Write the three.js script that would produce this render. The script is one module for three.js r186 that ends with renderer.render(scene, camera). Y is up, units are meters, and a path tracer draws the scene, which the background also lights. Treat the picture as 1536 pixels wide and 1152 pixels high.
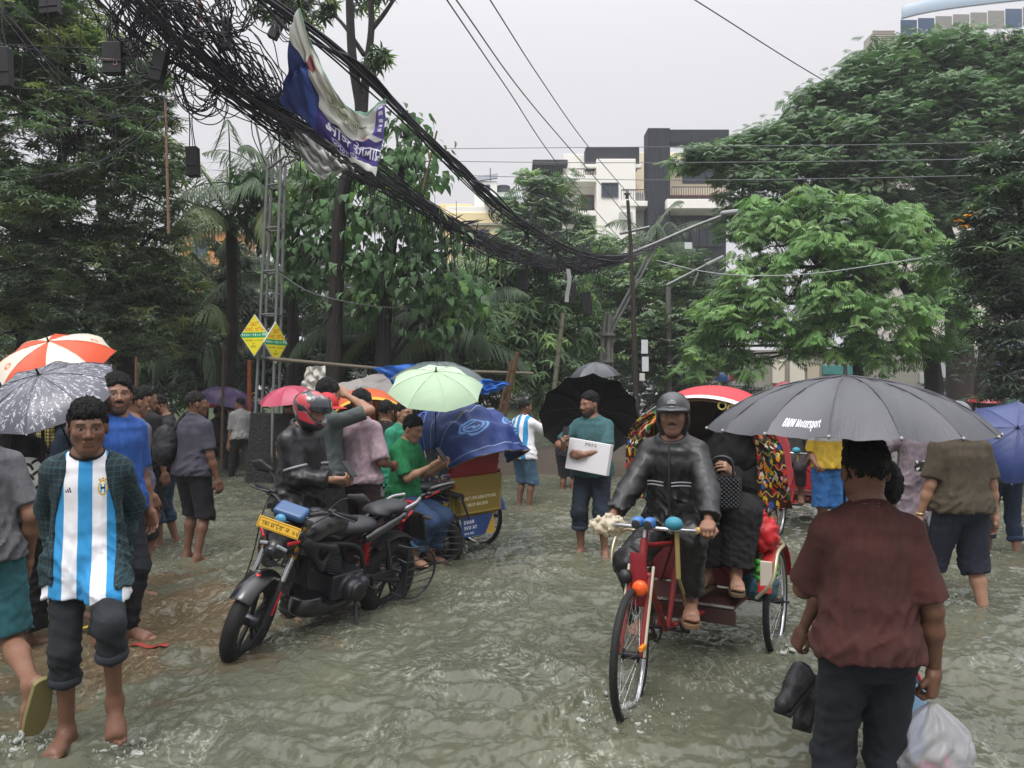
import * as THREE from 'three';
import { RoundedBoxGeometry } from 'three/addons/geometries/RoundedBoxGeometry.js';
import { createNoise2D, createNoise3D } from 'simplex-noise';

// ---------------------------------------------------------------- camera, sky, light
const F = 1150, CX = 768, HY = 588, CH = 1.7;
const scene = new THREE.Scene();
const camera = new THREE.PerspectiveCamera(2 * Math.atan(576 / F) * 180 / Math.PI, 4 / 3, 0.05, 1500);
camera.position.set(0, CH, 0);
camera.rotation.x = Math.atan((HY - 576) / F);
{
  const w = 64, h = 256, data = new Float32Array(w * h * 4);
  for (let y = 0; y < h; y++) {
    const e = Math.max(0, Math.sin((y + 0.5) / h * Math.PI - Math.PI / 2));   // overcast: brighter overhead
    const L = 0.50 + 0.06 * e + 2.1 * Math.pow(e, 4);
    for (let x = 0; x < w; x++) data.set([L * 0.985, L * 0.975, L * 1.02, 1], (y * w + x) * 4);
  }
  const sky = new THREE.DataTexture(data, w, h, THREE.RGBAFormat, THREE.FloatType);
  sky.mapping = THREE.EquirectangularReflectionMapping; sky.magFilter = THREE.LinearFilter; sky.needsUpdate = true;
  scene.background = sky; scene.environment = sky;
}
const sun = new THREE.DirectionalLight(new THREE.Color(1, 0.98, 0.94), 1.5);
sun.position.set(-6, 30, 9); sun.target.position.set(0, 0, -8);
sun.castShadow = true; sun.shadow.radius = 45; sun.shadow.mapSize.set(2048, 2048);
Object.assign(sun.shadow.camera, { left: -30, right: 30, top: 40, bottom: -40, near: 1, far: 120 });
scene.add(sun, sun.target);
const renderer = new THREE.WebGLRenderer();
renderer.toneMapping = THREE.LinearToneMapping;
renderer.toneMappingExposure = 1.5;
renderer.shadowMap.enabled = true;
scene.fog = new THREE.FogExp2(new THREE.Color(0.86, 0.88, 0.92), 0.0014);
// ---------------------------------------------------------------- helpers
const V = (x, y, z) => new THREE.Vector3(x, y, z);
const at = (px, py, d) => V((px - CX) * d / F, CH - (py - HY) * d / F, -d);      // a sight line and a distance give a place
function rng(seed) { let s = seed | 0; return () => { s = (s + 0x6d2b79f5) | 0; let t = Math.imul(s ^ (s >>> 15), 1 | s); t = (t + Math.imul(t ^ (t >>> 7), 61 | t)) ^ t; return ((t ^ (t >>> 14)) >>> 0) / 4294967296; }; }
const n2 = createNoise2D(rng(11)), n3 = createNoise3D(rng(23));
const lerp = (a, b, t) => a + (b - a) * t, clamp = (x, a = 0, b = 1) => Math.min(b, Math.max(a, x));
const sst = (a, b, x) => { const t = clamp((x - a) / (b - a)); return t * t * (3 - 2 * t); };
const lin = (hex) => new THREE.Color(hex);
const taken = new Map();
const numbered = (name) => { const k = taken.get(name) ?? 0; taken.set(name, k + 1); return k ? name + '_' + String(k).padStart(3, '0') : name; };
function thing(name, label, category, pos = [0, 0, 0], turn = 0, group) {
  const o = new THREE.Group(); o.name = numbered(name); scene.add(o);
  o.position.set(...(pos.isVector3 ? pos.toArray() : pos)); o.rotation.y = turn;
  o.userData = { label, category }; if (group) o.userData.group = group;
  return o;
}
function mesh(name, geo, mat, parent) {
  const o = new THREE.Mesh(geo, mat); o.name = name; o.castShadow = o.receiveShadow = true; parent.add(o); return o;
}
function solo(name, geo, mat, label, category, group) {     // a thing that is one mesh
  const o = mesh(numbered(name), geo, mat, scene); o.userData = { label, category }; if (group) o.userData.group = group; return o;
}
function struct(name, geo, mat) { const o = mesh(numbered(name), geo, mat, scene); o.userData = { kind: 'structure', label: name.replace(/_/g, ' ') }; return o; }
function copyOf(root, pos, turn, label) {
  const r = root.clone(); r.name = numbered(root.name.replace(/_\d{3}$/, '')); scene.add(r);
  r.position.copy(pos); r.rotation.y = turn; r.userData = { ...root.userData, label: label ?? root.userData.label }; return r;
}
const mats = new Map();
function M(color, roughness = 0.8, extra = {}) {            // plain material, cached
  const key = JSON.stringify([color, roughness, Object.keys(extra).map((k) => [k, extra[k]?.uuid ?? extra[k]])]);
  if (!mats.has(key)) {
    const phys = ['clearcoat', 'transmission', 'sheen', 'ior', 'specularIntensity'].some((k) => k in extra);
    const m = new (phys ? THREE.MeshPhysicalMaterial : THREE.MeshStandardMaterial)({ roughness, ...extra });
    if (Array.isArray(color)) m.color.setRGB(...color); else m.color.set(color);
    m.side = THREE.DoubleSide; mats.set(key, m);
  }
  return mats.get(key);
}
function merge(list) {                                      // geometries into one (position, normal, uv, colour if all have it)
  list = list.filter(Boolean);
  let nv = 0, ni = 0; const withColor = list.every((g) => g.attributes.color);
  for (const g of list) { nv += g.attributes.position.count; ni += g.index ? g.index.count : g.attributes.position.count; if (!g.attributes.normal) g.computeVertexNormals(); }
  const p = new Float32Array(nv * 3), n = new Float32Array(nv * 3), uv = new Float32Array(nv * 2), c = withColor ? new Float32Array(nv * 3) : null, ix = new Uint32Array(ni);
  let v = 0, i = 0;
  for (const g of list) {
    const k = g.attributes.position.count; p.set(g.attributes.position.array.subarray(0, k * 3), v * 3); n.set(g.attributes.normal.array.subarray(0, k * 3), v * 3);
    if (g.attributes.uv) uv.set(g.attributes.uv.array.subarray(0, k * 2), v * 2);
    if (c) c.set(g.attributes.color.array.subarray(0, k * 3), v * 3);
    if (g.index) for (let q = 0; q < g.index.count; q++) ix[i++] = g.index.array[q] + v; else for (let q = 0; q < k; q++) ix[i++] = q + v;
    v += k;
  }
  const o = new THREE.BufferGeometry();
  o.setAttribute('position', new THREE.BufferAttribute(p, 3)); o.setAttribute('normal', new THREE.BufferAttribute(n, 3)); o.setAttribute('uv', new THREE.BufferAttribute(uv, 2));
  if (c) o.setAttribute('color', new THREE.BufferAttribute(c, 3));
  o.setIndex(new THREE.BufferAttribute(ix, 1)); return o;
}
const box = (x, y, z, w, h, d, r = 0) => (r ? new RoundedBoxGeometry(w, h, d, 2, Math.min(r, w / 2.01, h / 2.01, d / 2.01)) : new THREE.BoxGeometry(w, h, d)).translate(x, y, z);
const UPV = V(0, 1, 0);
function cyl(a, b, r1, r2 = r1, n = 8, open = false) {
  a = a.isVector3 ? a : V(...a); b = b.isVector3 ? b : V(...b);
  const dir = b.clone().sub(a), L = dir.length(), g = new THREE.CylinderGeometry(r2, r1, L, n, 1, open);
  g.applyQuaternion(new THREE.Quaternion().setFromUnitVectors(UPV, dir.normalize())); g.translate((a.x + b.x) / 2, (a.y + b.y) / 2, (a.z + b.z) / 2); return g;
}
function tube(pts, r, seg = 0, rad = 6, closed = false, tension = 0.5) {
  pts = pts.map((p) => (p.isVector3 ? p : V(...p)));
  const c = new THREE.CatmullRomCurve3(pts, closed, 'catmullrom', tension);
  return new THREE.TubeGeometry(c, seg || Math.max(4, pts.length * 4), r, rad, closed);
}
function limb(pts, radii, rad = 8, per = 3) {               // tapered tube through points, pointed or capped ends
  pts = pts.map((p) => (p.isVector3 ? p : V(...p)));
  const c = new THREE.CatmullRomCurve3(pts), seg = (pts.length - 1) * per, g = new THREE.TubeGeometry(c, seg, 1, rad, false), P = g.attributes.position, q = V();
  for (let i = 0; i <= seg; i++) {
    const t = i / seg, ctr = c.getPoint(t), f = t * (radii.length - 1), k = Math.min(radii.length - 2, Math.floor(f)), r = lerp(radii[k], radii[k + 1], f - k);
    const at0 = c.getPointAt(t);
    for (let j = 0; j <= rad; j++) { const w = i * (rad + 1) + j; q.fromBufferAttribute(P, w).sub(at0).multiplyScalar(r).add(at0); P.setXYZ(w, q.x, q.y, q.z); }
  }
  g.computeVertexNormals(); return g;
}
const lathe = (prof, n = 24) => new THREE.LatheGeometry(prof.map(([r, y]) => new THREE.Vector2(r, y)), n);
const put = (g, x = 0, y = 0, z = 0, rx = 0, ry = 0, rz = 0) => g.applyMatrix4(new THREE.Matrix4().compose(V(x, y, z), new THREE.Quaternion().setFromEuler(new THREE.Euler(rx, ry, rz)), V(1, 1, 1)));
function sheet(nu, nv, fn, uvs) {                            // parametric surface: fn(u,v) -> [x,y,z]
  const g = new THREE.BufferGeometry(), p = [], uv = [], ix = [];
  for (let j = 0; j <= nv; j++) for (let i = 0; i <= nu; i++) { const u = i / nu, v = j / nv; p.push(...fn(u, v)); uv.push(...(uvs ? uvs(u, v) : [u, v])); }
  for (let j = 0; j < nv; j++) for (let i = 0; i < nu; i++) { const a = j * (nu + 1) + i; ix.push(a, a + 1, a + nu + 2, a, a + nu + 2, a + nu + 1); }
  g.setAttribute('position', new THREE.Float32BufferAttribute(p, 3)); g.setAttribute('uv', new THREE.Float32BufferAttribute(uv, 2)); g.setIndex(ix); g.computeVertexNormals(); return g;
}
function thick(g, t) {                                       // gives a sheet a back and rims
  const P = g.attributes.position, N = g.attributes.normal, n = P.count, pos = [], uv = [], ix = [], U = g.attributes.uv;
  for (let s = 0; s < 2; s++) for (let i = 0; i < n; i++) { const k = s ? -t : 0; pos.push(P.getX(i) + N.getX(i) * k, P.getY(i) + N.getY(i) * k, P.getZ(i) + N.getZ(i) * k); uv.push(U.getX(i), U.getY(i)); }
  const I = g.index.array, edge = new Map();
  for (let i = 0; i < I.length; i += 3) {
    ix.push(I[i], I[i + 1], I[i + 2], I[i] + n, I[i + 2] + n, I[i + 1] + n);
    for (let e = 0; e < 3; e++) { const a = I[i + e], b = I[i + (e + 1) % 3]; if (edge.has(b + '_' + a)) edge.delete(b + '_' + a); else edge.set(a + '_' + b, [a, b]); }
  }
  for (const [a, b] of edge.values()) ix.push(a, a + n, b, b, a + n, b + n);
  const o = new THREE.BufferGeometry(); o.setAttribute('position', new THREE.Float32BufferAttribute(pos, 3)); o.setAttribute('uv', new THREE.Float32BufferAttribute(uv, 2)); o.setIndex(ix); o.computeVertexNormals(); return o;
}
function tex(w, h, fn, srgb = true, rx = 1, ry = rx) {       // fn(u,v) -> [r,g,b] 0..1 (display values for colour maps) or a number
  const d = new Uint8Array(w * h * 4);
  for (let y = 0; y < h; y++) for (let x = 0; x < w; x++) { const c = fn(x / w, y / h), a = typeof c === 'number' ? [c, c, c] : c; for (let k = 0; k < 3; k++) d[(y * w + x) * 4 + k] = clamp(a[k]) * 255; d[(y * w + x) * 4 + 3] = 255; }
  const t = new THREE.DataTexture(d, w, h); t.wrapS = t.wrapT = THREE.RepeatWrapping; t.magFilter = THREE.LinearFilter; t.minFilter = THREE.LinearMipmapLinearFilter; t.repeat.set(rx, ry);
  if (srgb) t.colorSpace = THREE.SRGBColorSpace; t.needsUpdate = true; return t;
}
function canvasTex(w, h, draw, transparent) {
  const c = document.createElement('canvas'); c.width = w; c.height = h; draw(c.getContext('2d'), w, h);
  const t = new THREE.CanvasTexture(c); t.colorSpace = THREE.SRGBColorSpace; t.magFilter = THREE.LinearFilter; return t;
}
const tn = (u, v, f, o = 0) => {                             // tileable noise from a torus
  const a = u * 2 * Math.PI, b = v * 2 * Math.PI, r = f / (2 * Math.PI);
  return 0.5 * (n3(Math.cos(a) * r + o, Math.sin(a) * r, Math.cos(b) * r) + n3(Math.sin(b) * r + o * 1.7, Math.cos(a) * r + 9, Math.sin(a) * r));
};
const weave = tex(64, 64, (u, v) => 0.5 + 0.25 * Math.sin(u * 64) * Math.sin(v * 64) + 0.25 * tn(u, v, 8), false, 45);
const grain = tex(256, 256, (u, v) => { const k = 0.84 + 0.1 * tn(u, v, 6) + 0.08 * tn(u, v, 22, 3) + 0.06 * tn(u, v, 60, 7); return [k, k, k]; });
const roughBump = tex(256, 256, (u, v) => 0.5 + 0.3 * tn(u, v, 18) + 0.25 * tn(u, v, 50, 5), false);

// surface nets: mesh of the zero level of a distance field
function sdfMesh(f, lo, hi, c, colorFn, uvFn) {
  const nx = Math.ceil((hi[0] - lo[0]) / c) + 2, ny = Math.ceil((hi[1] - lo[1]) / c) + 2, nz = Math.ceil((hi[2] - lo[2]) / c) + 2;
  const S = new Float32Array(nx * ny * nz), B = 4, R = B * c * 0.87 * 1.08 + 0.007;
  const ox = lo[0] - c / 2, oy = lo[1] - c / 2, oz = lo[2] - c / 2;
  for (let bz = 0; bz < nz; bz += B) for (let by = 0; by < ny; by += B) for (let bx = 0; bx < nx; bx += B) {
    const m = f(ox + (bx + B / 2 - 0.5) * c, oy + (by + B / 2 - 0.5) * c, oz + (bz + B / 2 - 0.5) * c), far = Math.abs(m) > R;
    for (let k = bz; k < Math.min(bz + B, nz); k++) for (let j = by; j < Math.min(by + B, ny); j++) for (let i = bx; i < Math.min(bx + B, nx); i++)
      S[(k * ny + j) * nx + i] = far ? m : f(ox + i * c, oy + j * c, oz + k * c);
  }
  const vid = new Int32Array(nx * ny * nz).fill(-1), P = [], ix = [], sx = 1, sy = nx, sz = nx * ny;
  const E = [[0, 1], [2, 3], [4, 5], [6, 7], [0, 2], [1, 3], [4, 6], [5, 7], [0, 4], [1, 5], [2, 6], [3, 7]];
  const val = new Float32Array(8);
  for (let k = 0; k < nz - 1; k++) for (let j = 0; j < ny - 1; j++) for (let i = 0; i < nx - 1; i++) {
    const b = (k * ny + j) * nx + i; let mask = 0;
    for (let q = 0; q < 8; q++) { val[q] = S[b + (q & 1) * sx + ((q >> 1) & 1) * sy + (q >> 2) * sz]; if (val[q] < 0) mask |= 1 << q; }
    if (mask === 0 || mask === 255) continue;
    let x = 0, y = 0, z = 0, n = 0;
    for (const [p, q] of E) {
      if ((val[p] < 0) === (val[q] < 0)) continue;
      const t = val[p] / (val[p] - val[q]);
      x += lerp(p & 1, q & 1, t); y += lerp((p >> 1) & 1, (q >> 1) & 1, t); z += lerp(p >> 2, q >> 2, t); n++;
    }
    vid[b] = P.length / 3; P.push(ox + (i + x / n) * c, oy + (j + y / n) * c, oz + (k + z / n) * c);
  }
  const quad = (a, b, cc, d, flip) => { if (a < 0 || b < 0 || cc < 0 || d < 0) return; if (flip) ix.push(a, cc, b, a, d, cc); else ix.push(a, b, cc, a, cc, d); };
  for (let k = 1; k < nz - 1; k++) for (let j = 1; j < ny - 1; j++) for (let i = 1; i < nx - 1; i++) {
    const b = (k * ny + j) * nx + i, s = S[b] < 0;
    if (s !== (S[b + sx] < 0)) quad(vid[b], vid[b - sy], vid[b - sy - sz], vid[b - sz], s);
    if (s !== (S[b + sy] < 0)) quad(vid[b], vid[b - sz], vid[b - sx - sz], vid[b - sx], s);
    if (s !== (S[b + sz] < 0)) quad(vid[b], vid[b - sx], vid[b - sx - sy], vid[b - sy], s);
  }
  const g = new THREE.BufferGeometry(), pos = new Float32Array(P), nv = pos.length / 3;
  g.setAttribute('position', new THREE.BufferAttribute(pos, 3)); g.setIndex(new THREE.BufferAttribute(new Uint32Array(ix), 1));
  const uv = new Float32Array(nv * 2), col = colorFn ? new Float32Array(nv * 3) : null;
  for (let i = 0; i < nv; i++) {
    const x = pos[i * 3], y = pos[i * 3 + 1], z = pos[i * 3 + 2];
    if (uvFn) { const q = uvFn(x, y, z); uv[i * 2] = q[0]; uv[i * 2 + 1] = q[1]; } else { uv[i * 2] = x + z; uv[i * 2 + 1] = y; }
    if (col) { const q = colorFn(x, y, z); col[i * 3] = q[0]; col[i * 3 + 1] = q[1]; col[i * 3 + 2] = q[2]; }
  }
  g.setAttribute('uv', new THREE.BufferAttribute(uv, 2)); if (col) g.setAttribute('color', new THREE.BufferAttribute(col, 3));
  g.computeVertexNormals(); return g;
}
// distance primitives
function seg(a, b, r1, r2 = r1) {
  const ax = a[0], ay = a[1], az = a[2], dx = b[0] - ax, dy = b[1] - ay, dz = b[2] - az, L = 1 / Math.max(1e-9, dx * dx + dy * dy + dz * dz);
  return (x, y, z) => { const px = x - ax, py = y - ay, pz = z - az; let h = (px * dx + py * dy + pz * dz) * L; h = h < 0 ? 0 : h > 1 ? 1 : h; const qx = px - dx * h, qy = py - dy * h, qz = pz - dz * h; return Math.sqrt(qx * qx + qy * qy + qz * qz) - (r1 + (r2 - r1) * h); };
}
function ell(c, r) {
  return (x, y, z) => { const px = x - c[0], py = y - c[1], pz = z - c[2], ux = px / r[0], uy = py / r[1], uz = pz / r[2], k0 = Math.sqrt(ux * ux + uy * uy + uz * uz), wx = ux / r[0], wy = uy / r[1], wz = uz / r[2], k1 = Math.sqrt(wx * wx + wy * wy + wz * wz); return k1 < 1e-6 ? -Math.min(...r) : k0 * (k0 - 1) / k1; };
}
const smin = (a, b, k) => { const h = Math.max(k - Math.abs(a - b), 0) / k; return Math.min(a, b) - h * h * k * 0.25; };
const smax = (a, b, k) => -smin(-a, -b, k);
const union = (list, k) => (x, y, z) => { let d = list[0](x, y, z); for (let i = 1; i < list.length; i++) d = smin(d, list[i](x, y, z), k); return d; };
// ---------------------------------------------------------------- flood water, ground, bank
{
  const R = rng(5), W = [];
  for (let i = 0; i < 34; i++) {
    const lam = 0.10 * Math.pow(9, i / 33), th = (R() - 0.5) * 1.9 + (R() < 0.25 ? 1.2 : 0) + 1.5;
    W.push([Math.cos(th) * 2 * Math.PI / lam, Math.sin(th) * 2 * Math.PI / lam, R() * 6.28, 0.0092 * Math.pow(lam / 0.3, 0.78) * 0.34 * (0.5 + R())]);
  }
  // ripples spread from each wading leg and wheel: [x, z, height]
  const LEGS = [[-2.15, -3.7, 0.009], [-1.98, -3.55, 0.008], [-2.6, -3.7, 0.01], [-1.77, -5.0, 0.007], [-1.0, -6.2, 0.006], [0.62, -4.1, 0.014], [1.78, -5.17, 0.010], [0.95, -5.6, 0.008], [0.75, -8.1, 0.008], [0.97, -8.1, 0.008], [3.4, -6.1, 0.009], [3.68, -6.3, 0.009], [-3.2, -7.8, 0.008], [-3.35, -7.8, 0.008], [-0.85, -7.8, 0.008], [-0.4, -8.5, 0.006], [1.3, -2.95, 0.008], [1.5, -2.95, 0.008], [1.6, -3.5, 0.007], [5.2, -8.2, 0.007]];
  const wave = (x, z) => {
    const wx = x + 0.22 * n2(x * 0.9, z * 0.9) + 0.07 * n2(x * 3.1 + 7, z * 3.1), wz = z + 0.22 * n2(x * 0.9 + 31, z * 0.9 + 5) + 0.07 * n2(x * 3.1, z * 3.1 + 17);
    let h = 0; for (const [kx, kz, ph, a] of W) { const s = Math.sin(kx * wx + kz * wz + ph); h += a * (s + 0.35 * s * s); }
    const calm = 0.45 + 0.75 * (0.5 + 0.5 * n2(x * 0.35 + 3, z * 0.35));
    let rings = 0; for (const [px, pz, a] of LEGS) { const r = Math.hypot(x - px, z - pz); if (r < 0.85) rings += a * Math.cos(r * 42 - 2.2 * n2(x * 3, z * 3)) * Math.exp(-r * 4.2) * sst(0.02, 0.1, r); }
    return h * calm + rings + 0.004 * n2(x * 9, z * 9);
  };
  const nr = 820, na = 400, pos = new Float32Array((nr + 1) * (na + 1) * 3), uv = new Float32Array((nr + 1) * (na + 1) * 2), col = new Float32Array((nr + 1) * (na + 1) * 3), ix = [], r0 = 0.9, r1 = 95;
  for (let i = 0; i <= nr; i++) for (let j = 0; j <= na; j++) {
    const r = r0 * Math.pow(r1 / r0, i / nr), a = lerp(-0.86, 0.86, j / na), x = Math.sin(a) * r, z = -Math.cos(a) * r, k = i * (na + 1) + j;
    pos[k * 3] = x; pos[k * 3 + 1] = wave(x, z) * (1 - sst(30, 80, r)); pos[k * 3 + 2] = z; uv[k * 2] = x; uv[k * 2 + 1] = z;
    const mudn = sst(-0.15, 0.35, 0.9 - Math.hypot((x + 2.9) / 1.5, (z + 5.5) / 1.6) + 0.45 * n2(x * 1.3, z * 1.3) + 0.2 * n2(x * 4, z * 4)), silt = 1 + 0.12 * n2(x * 0.5 + 9, z * 0.5);   // shallow muddy roadway shows brown at the edge
    col[k * 3] = silt * lerp(1, 1.05, mudn); col[k * 3 + 1] = silt * lerp(1, 0.78, mudn); col[k * 3 + 2] = silt * lerp(1, 0.66, mudn);
    if (i < nr && j < na) ix.push(k, k + 1, k + na + 2, k, k + na + 2, k + na + 1);
  }
  const g = new THREE.BufferGeometry(); g.setAttribute('position', new THREE.BufferAttribute(pos, 3)); g.setAttribute('uv', new THREE.BufferAttribute(uv, 2)); g.setAttribute('color', new THREE.BufferAttribute(col, 3)); g.setIndex(ix); g.computeVertexNormals();
  const bump = tex(768, 768, (u, v) => {
    const a = u + 0.03 * tn(u, v, 4), b = v + 0.03 * tn(u, v, 4, 4);
    return 0.5 + 0.34 * tn(a, b, 12, 1) + 0.19 * tn(a, b, 27, 2);
  }, false, 0.62);
  // silt, with drifting foam flecks: matter of its own
  const foam = tex(896, 896, (u, v) => {
    const a = u + 0.05 * tn(u, v, 5), b = v + 0.05 * tn(u, v, 5, 8);
    const big = sst(0.0, 0.45, tn(a, b, 4, 2) + 0.35 * tn(a, b, 11, 3));
    const thread = sst(0.80, 1, 1 - Math.abs(tn(a, b, 26, 5) + 0.3 * tn(a, b, 70, 6)) * 1.6), dot = sst(0.34, 0.55, tn(a, b, 120, 9));
    const f = clamp(thread * big * 0.55 + dot * (0.12 + 0.75 * big)) * 0.55, s = tn(a, b, 3, 12);
    return [0.345 + 0.03 * s, 0.352 + 0.025 * s, 0.295 + 0.015 * s].map((c, i) => lerp(c, [0.70, 0.72, 0.67][i], f));
  }, true, 0.27);
  const m = new THREE.MeshPhysicalMaterial({ map: foam, roughness: 0.03, ior: 1.34, vertexColors: true, bumpMap: bump, bumpScale: 0.026, specularIntensity: 1.0 });
  struct('flood_water', g, m);
  // wide calm water and terrain to the horizon
  const far = new THREE.MeshPhysicalMaterial({ color: lin('#5f624a'), roughness: 0.2, ior: 1.33 });
  struct('water', merge([box(-78, -0.06, -30, 40, 0.04, 90), box(78, -0.06, -30, 40, 0.04, 90), box(0, -0.06, 6, 196, 0.04, 8)]), far);
  struct('ground', box(0, -0.5, 0, 1400, 0.3, 1400), M([0.06, 0.06, 0.04], 1));
  // earth bank along the canal, behind the crowd
  const bank = (x0, x1, z, w, h) => sheet(90, 14, (u, v) => {
    const x = lerp(x0, x1, u), t = v * 2 - 1; return [x, -0.12 + h * (1 - Math.pow(Math.abs(t), 2.2)) + 0.10 * n2(x * 0.9, v * 3) + 0.05 * n2(x * 3, v * 9), z - t * w / 2 + 0.5 * n2(x * 0.25, 4)];
  });
  const mud = M([0.055, 0.043, 0.03], 0.95, { bumpMap: roughBump, bumpScale: 0.03 });
  struct('canal_bank', bank(-22, -4.2, -17.6, 2.6, 0.42), mud);
  struct('earth_bank', bank(-4.6, 4.2, -17.2, 4.5, 0.55), mud);
  struct('far_bank', bank(-60, 6, -44, 8, 1.1), M([0.05, 0.07, 0.03], 1));
  struct('roadside_verge', bank(3, 40, -30, 8, 0.5), M([0.05, 0.05, 0.035], 1));
}
// ---------------------------------------------------------------- buildings and fence beyond the trees
{
  const plaster = (hex) => M(hex, 0.9, { bumpMap: roughBump, bumpScale: 0.01 });
  const white = plaster('#f4f1ea'), cream = plaster('#e6d8c0'), yellow = plaster('#ecd9ab'), stone = M('#3c3f47', 0.85, { bumpMap: roughBump, bumpScale: 0.05, map: grain }), dark = plaster('#35373d');
  const glass = M('#3d4854', 0.12, { ior: 1.5 }), rust = M('#7a3b26', 0.6), metal = M('#55585c', 0.5, { metalness: 0.6 });
  const D = 46, k = D / F, X = (px) => (px - CX) * k, Y = (py) => CH + (HY - py) * k;
  const block = (o, name, m, x0, x1, y0, y1, front, deep) => { const w = X(x1) - X(x0), h = Y(y0) - Y(y1); return mesh(name, box((X(x0) + X(x1)) / 2, (Y(y0) + Y(y1)) / 2, -front - deep / 2, w, h, deep, 0.04), m, o); };
  const win = (o, x0, x1, y0, y1, front, panes, frameM, glassM = glass) => {
    const w = X(x1) - X(x0), h = Y(y0) - Y(y1), cx = (X(x0) + X(x1)) / 2, cy = (Y(y0) + Y(y1)) / 2, t = 0.07;
    const f = mesh('window', merge([box(cx, cy + h / 2 - t / 2, -front + 0.03, w, t, 0.12), box(cx, cy - h / 2 + t / 2, -front + 0.03, w, t, 0.12), ...Array.from({ length: panes + 1 }, (_, i) => box(cx - w / 2 + t / 2 + (w - t) * i / panes, cy, -front + 0.025, t, h - 2 * t, 0.11))]), frameM, o);
    for (let i = 0; i < panes; i++) mesh('pane', box(cx - w / 2 + (w - t) * (i + 0.5) / panes + t / 2, cy, -front + 0.005, (w - t) / panes - t, h - 2 * t, 0.02), glassM, f);
  };
  const railing = (o, x0, x1, y0, y1, front) => { const g = [], a = X(x0), b = X(x1), n = Math.max(3, Math.round((b - a) / 0.14)); for (let i = 0; i <= n; i++) g.push(box(lerp(a, b, i / n), (Y(y0) + Y(y1)) / 2, -front, 0.025, Y(y0) - Y(y1), 0.025)); g.push(box((a + b) / 2, Y(y0), -front, b - a, 0.05, 0.05)); return mesh('railing', merge(g), metal, o); };
  const b1 = thing('modern_villa', 'white villa with a tall dark stone portal frame and stacked balconies', 'building');
  block(b1, 'wall', white, 846, 897, 225, 560, 46.6, 8); block(b1, 'wall', white, 893, 951, 243, 560, 45.2, 8); block(b1, 'wall', white, 945, 984, 285, 560, 46.4, 7); block(b1, 'wall', cream, 948, 1096, 207, 300, 48.6, 7);
  block(b1, 'wall', cream, 1001, 1102, 228, 320, 47, 6); block(b1, 'wall', M('#2f333a', 0.6), 1001, 1092, 320, 560, 46.3, 6); block(b1, 'wall', dark, 806, 850, 258, 560, 47.5, 6);
  block(b1, 'roof', M('#33353a', 0.7), 799, 852, 238, 247, 46, 8).rotation.z = 0.0; block(b1, 'roof', dark, 878, 958, 222, 252, 45.6, 7); block(b1, 'roof_trim', white, 876, 960, 250, 256, 45.3, 0.3);
  block(b1, 'stone_pier', stone, 968, 1001, 199, 395, 45.0, 1.4); block(b1, 'stone_beam', stone, 1001.2, 1088, 201, 221, 45.02, 0.9); block(b1, 'chimney', dark, 904, 913, 214, 224, 47, 0.5);
  for (const [x0, x1, y0, y1, f] of [[845, 896, 266, 276, 45.4], [928, 970, 306, 314, 45.1], [993, 1088, 307, 321, 44.5], [845, 895, 318, 326, 45.5], [1001, 1090, 238, 242, 46.2]]) block(b1, 'balcony_slab', white, x0, x1, y0, y1, f, 2.5);
  win(b1, 900, 925, 279, 300, 45.2, 2, metal); win(b1, 872, 894, 288, 318, 46.6, 2, rust); win(b1, 1006, 1080, 286, 308, 47, 6, rust); win(b1, 880, 895, 338, 356, 46.6, 2, rust); win(b1, 1006, 1028, 326, 362, 46.3, 2, metal); win(b1, 1040, 1088, 340, 368, 46.3, 4, metal);
  win(b1, 812, 842, 262, 284, 47.5, 3, metal); win(b1, 1030, 1084, 247, 268, 47, 3, metal);
  railing(b1, 864, 895, 256, 267, 45.5); railing(b1, 930, 968, 289, 307, 45.2); railing(b1, 1001, 1084, 289, 308, 44.6); railing(b1, 846, 872, 304, 319, 45.6); railing(b1, 803, 848, 247, 258, 46.1);
  for (const [x, y, f] of [[960, 296, 46.3], [858, 300, 46.5], [935, 330, 45.1]]) mesh('air_conditioner', box(X(x), Y(y), -f + 0.15, 0.75, 0.5, 0.3, 0.03), M('#b9b9b4', 0.6), b1);
  const b2 = thing('apartment_block', 'cream apartment block with rooftop garden and a tilted solar panel', 'building');
  block(b2, 'wall', yellow, 655, 772, 283, 560, 52, 9); block(b2, 'wall', yellow, 640, 700, 262, 300, 53, 7); block(b2, 'wall', white, 703, 742, 222, 272, 53, 5); block(b2, 'wall', white, 742, 764, 238, 272, 53.5, 4);
  for (const y of [301, 345, 378]) block(b2, 'ledge', M('#a8a591', 0.9), 652, 774, y, y + 5, 51.8, 0.5);
  win(b2, 691, 730, 312, 336, 52, 4, metal); win(b2, 668, 682, 314, 336, 52, 1, metal); win(b2, 745, 765, 314, 336, 52, 2, metal); win(b2, 722, 730, 229, 240, 53, 1, metal); win(b2, 707, 713, 232, 246, 53, 1, metal); win(b2, 700, 735, 352, 372, 52, 3, metal);
  mesh('water_tank', cyl([X(752), Y(238), -54.5], [X(752), Y(222), -54.5], 0.55, 0.5, 16), M('#33363a', 0.6), b2); for (const [x, y] of [[735, 340], [684, 342]]) mesh('air_conditioner', box(X(x), Y(y), -51.85, 0.8, 0.5, 0.3, 0.03), M('#c4c2b8', 0.6), b2);
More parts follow.
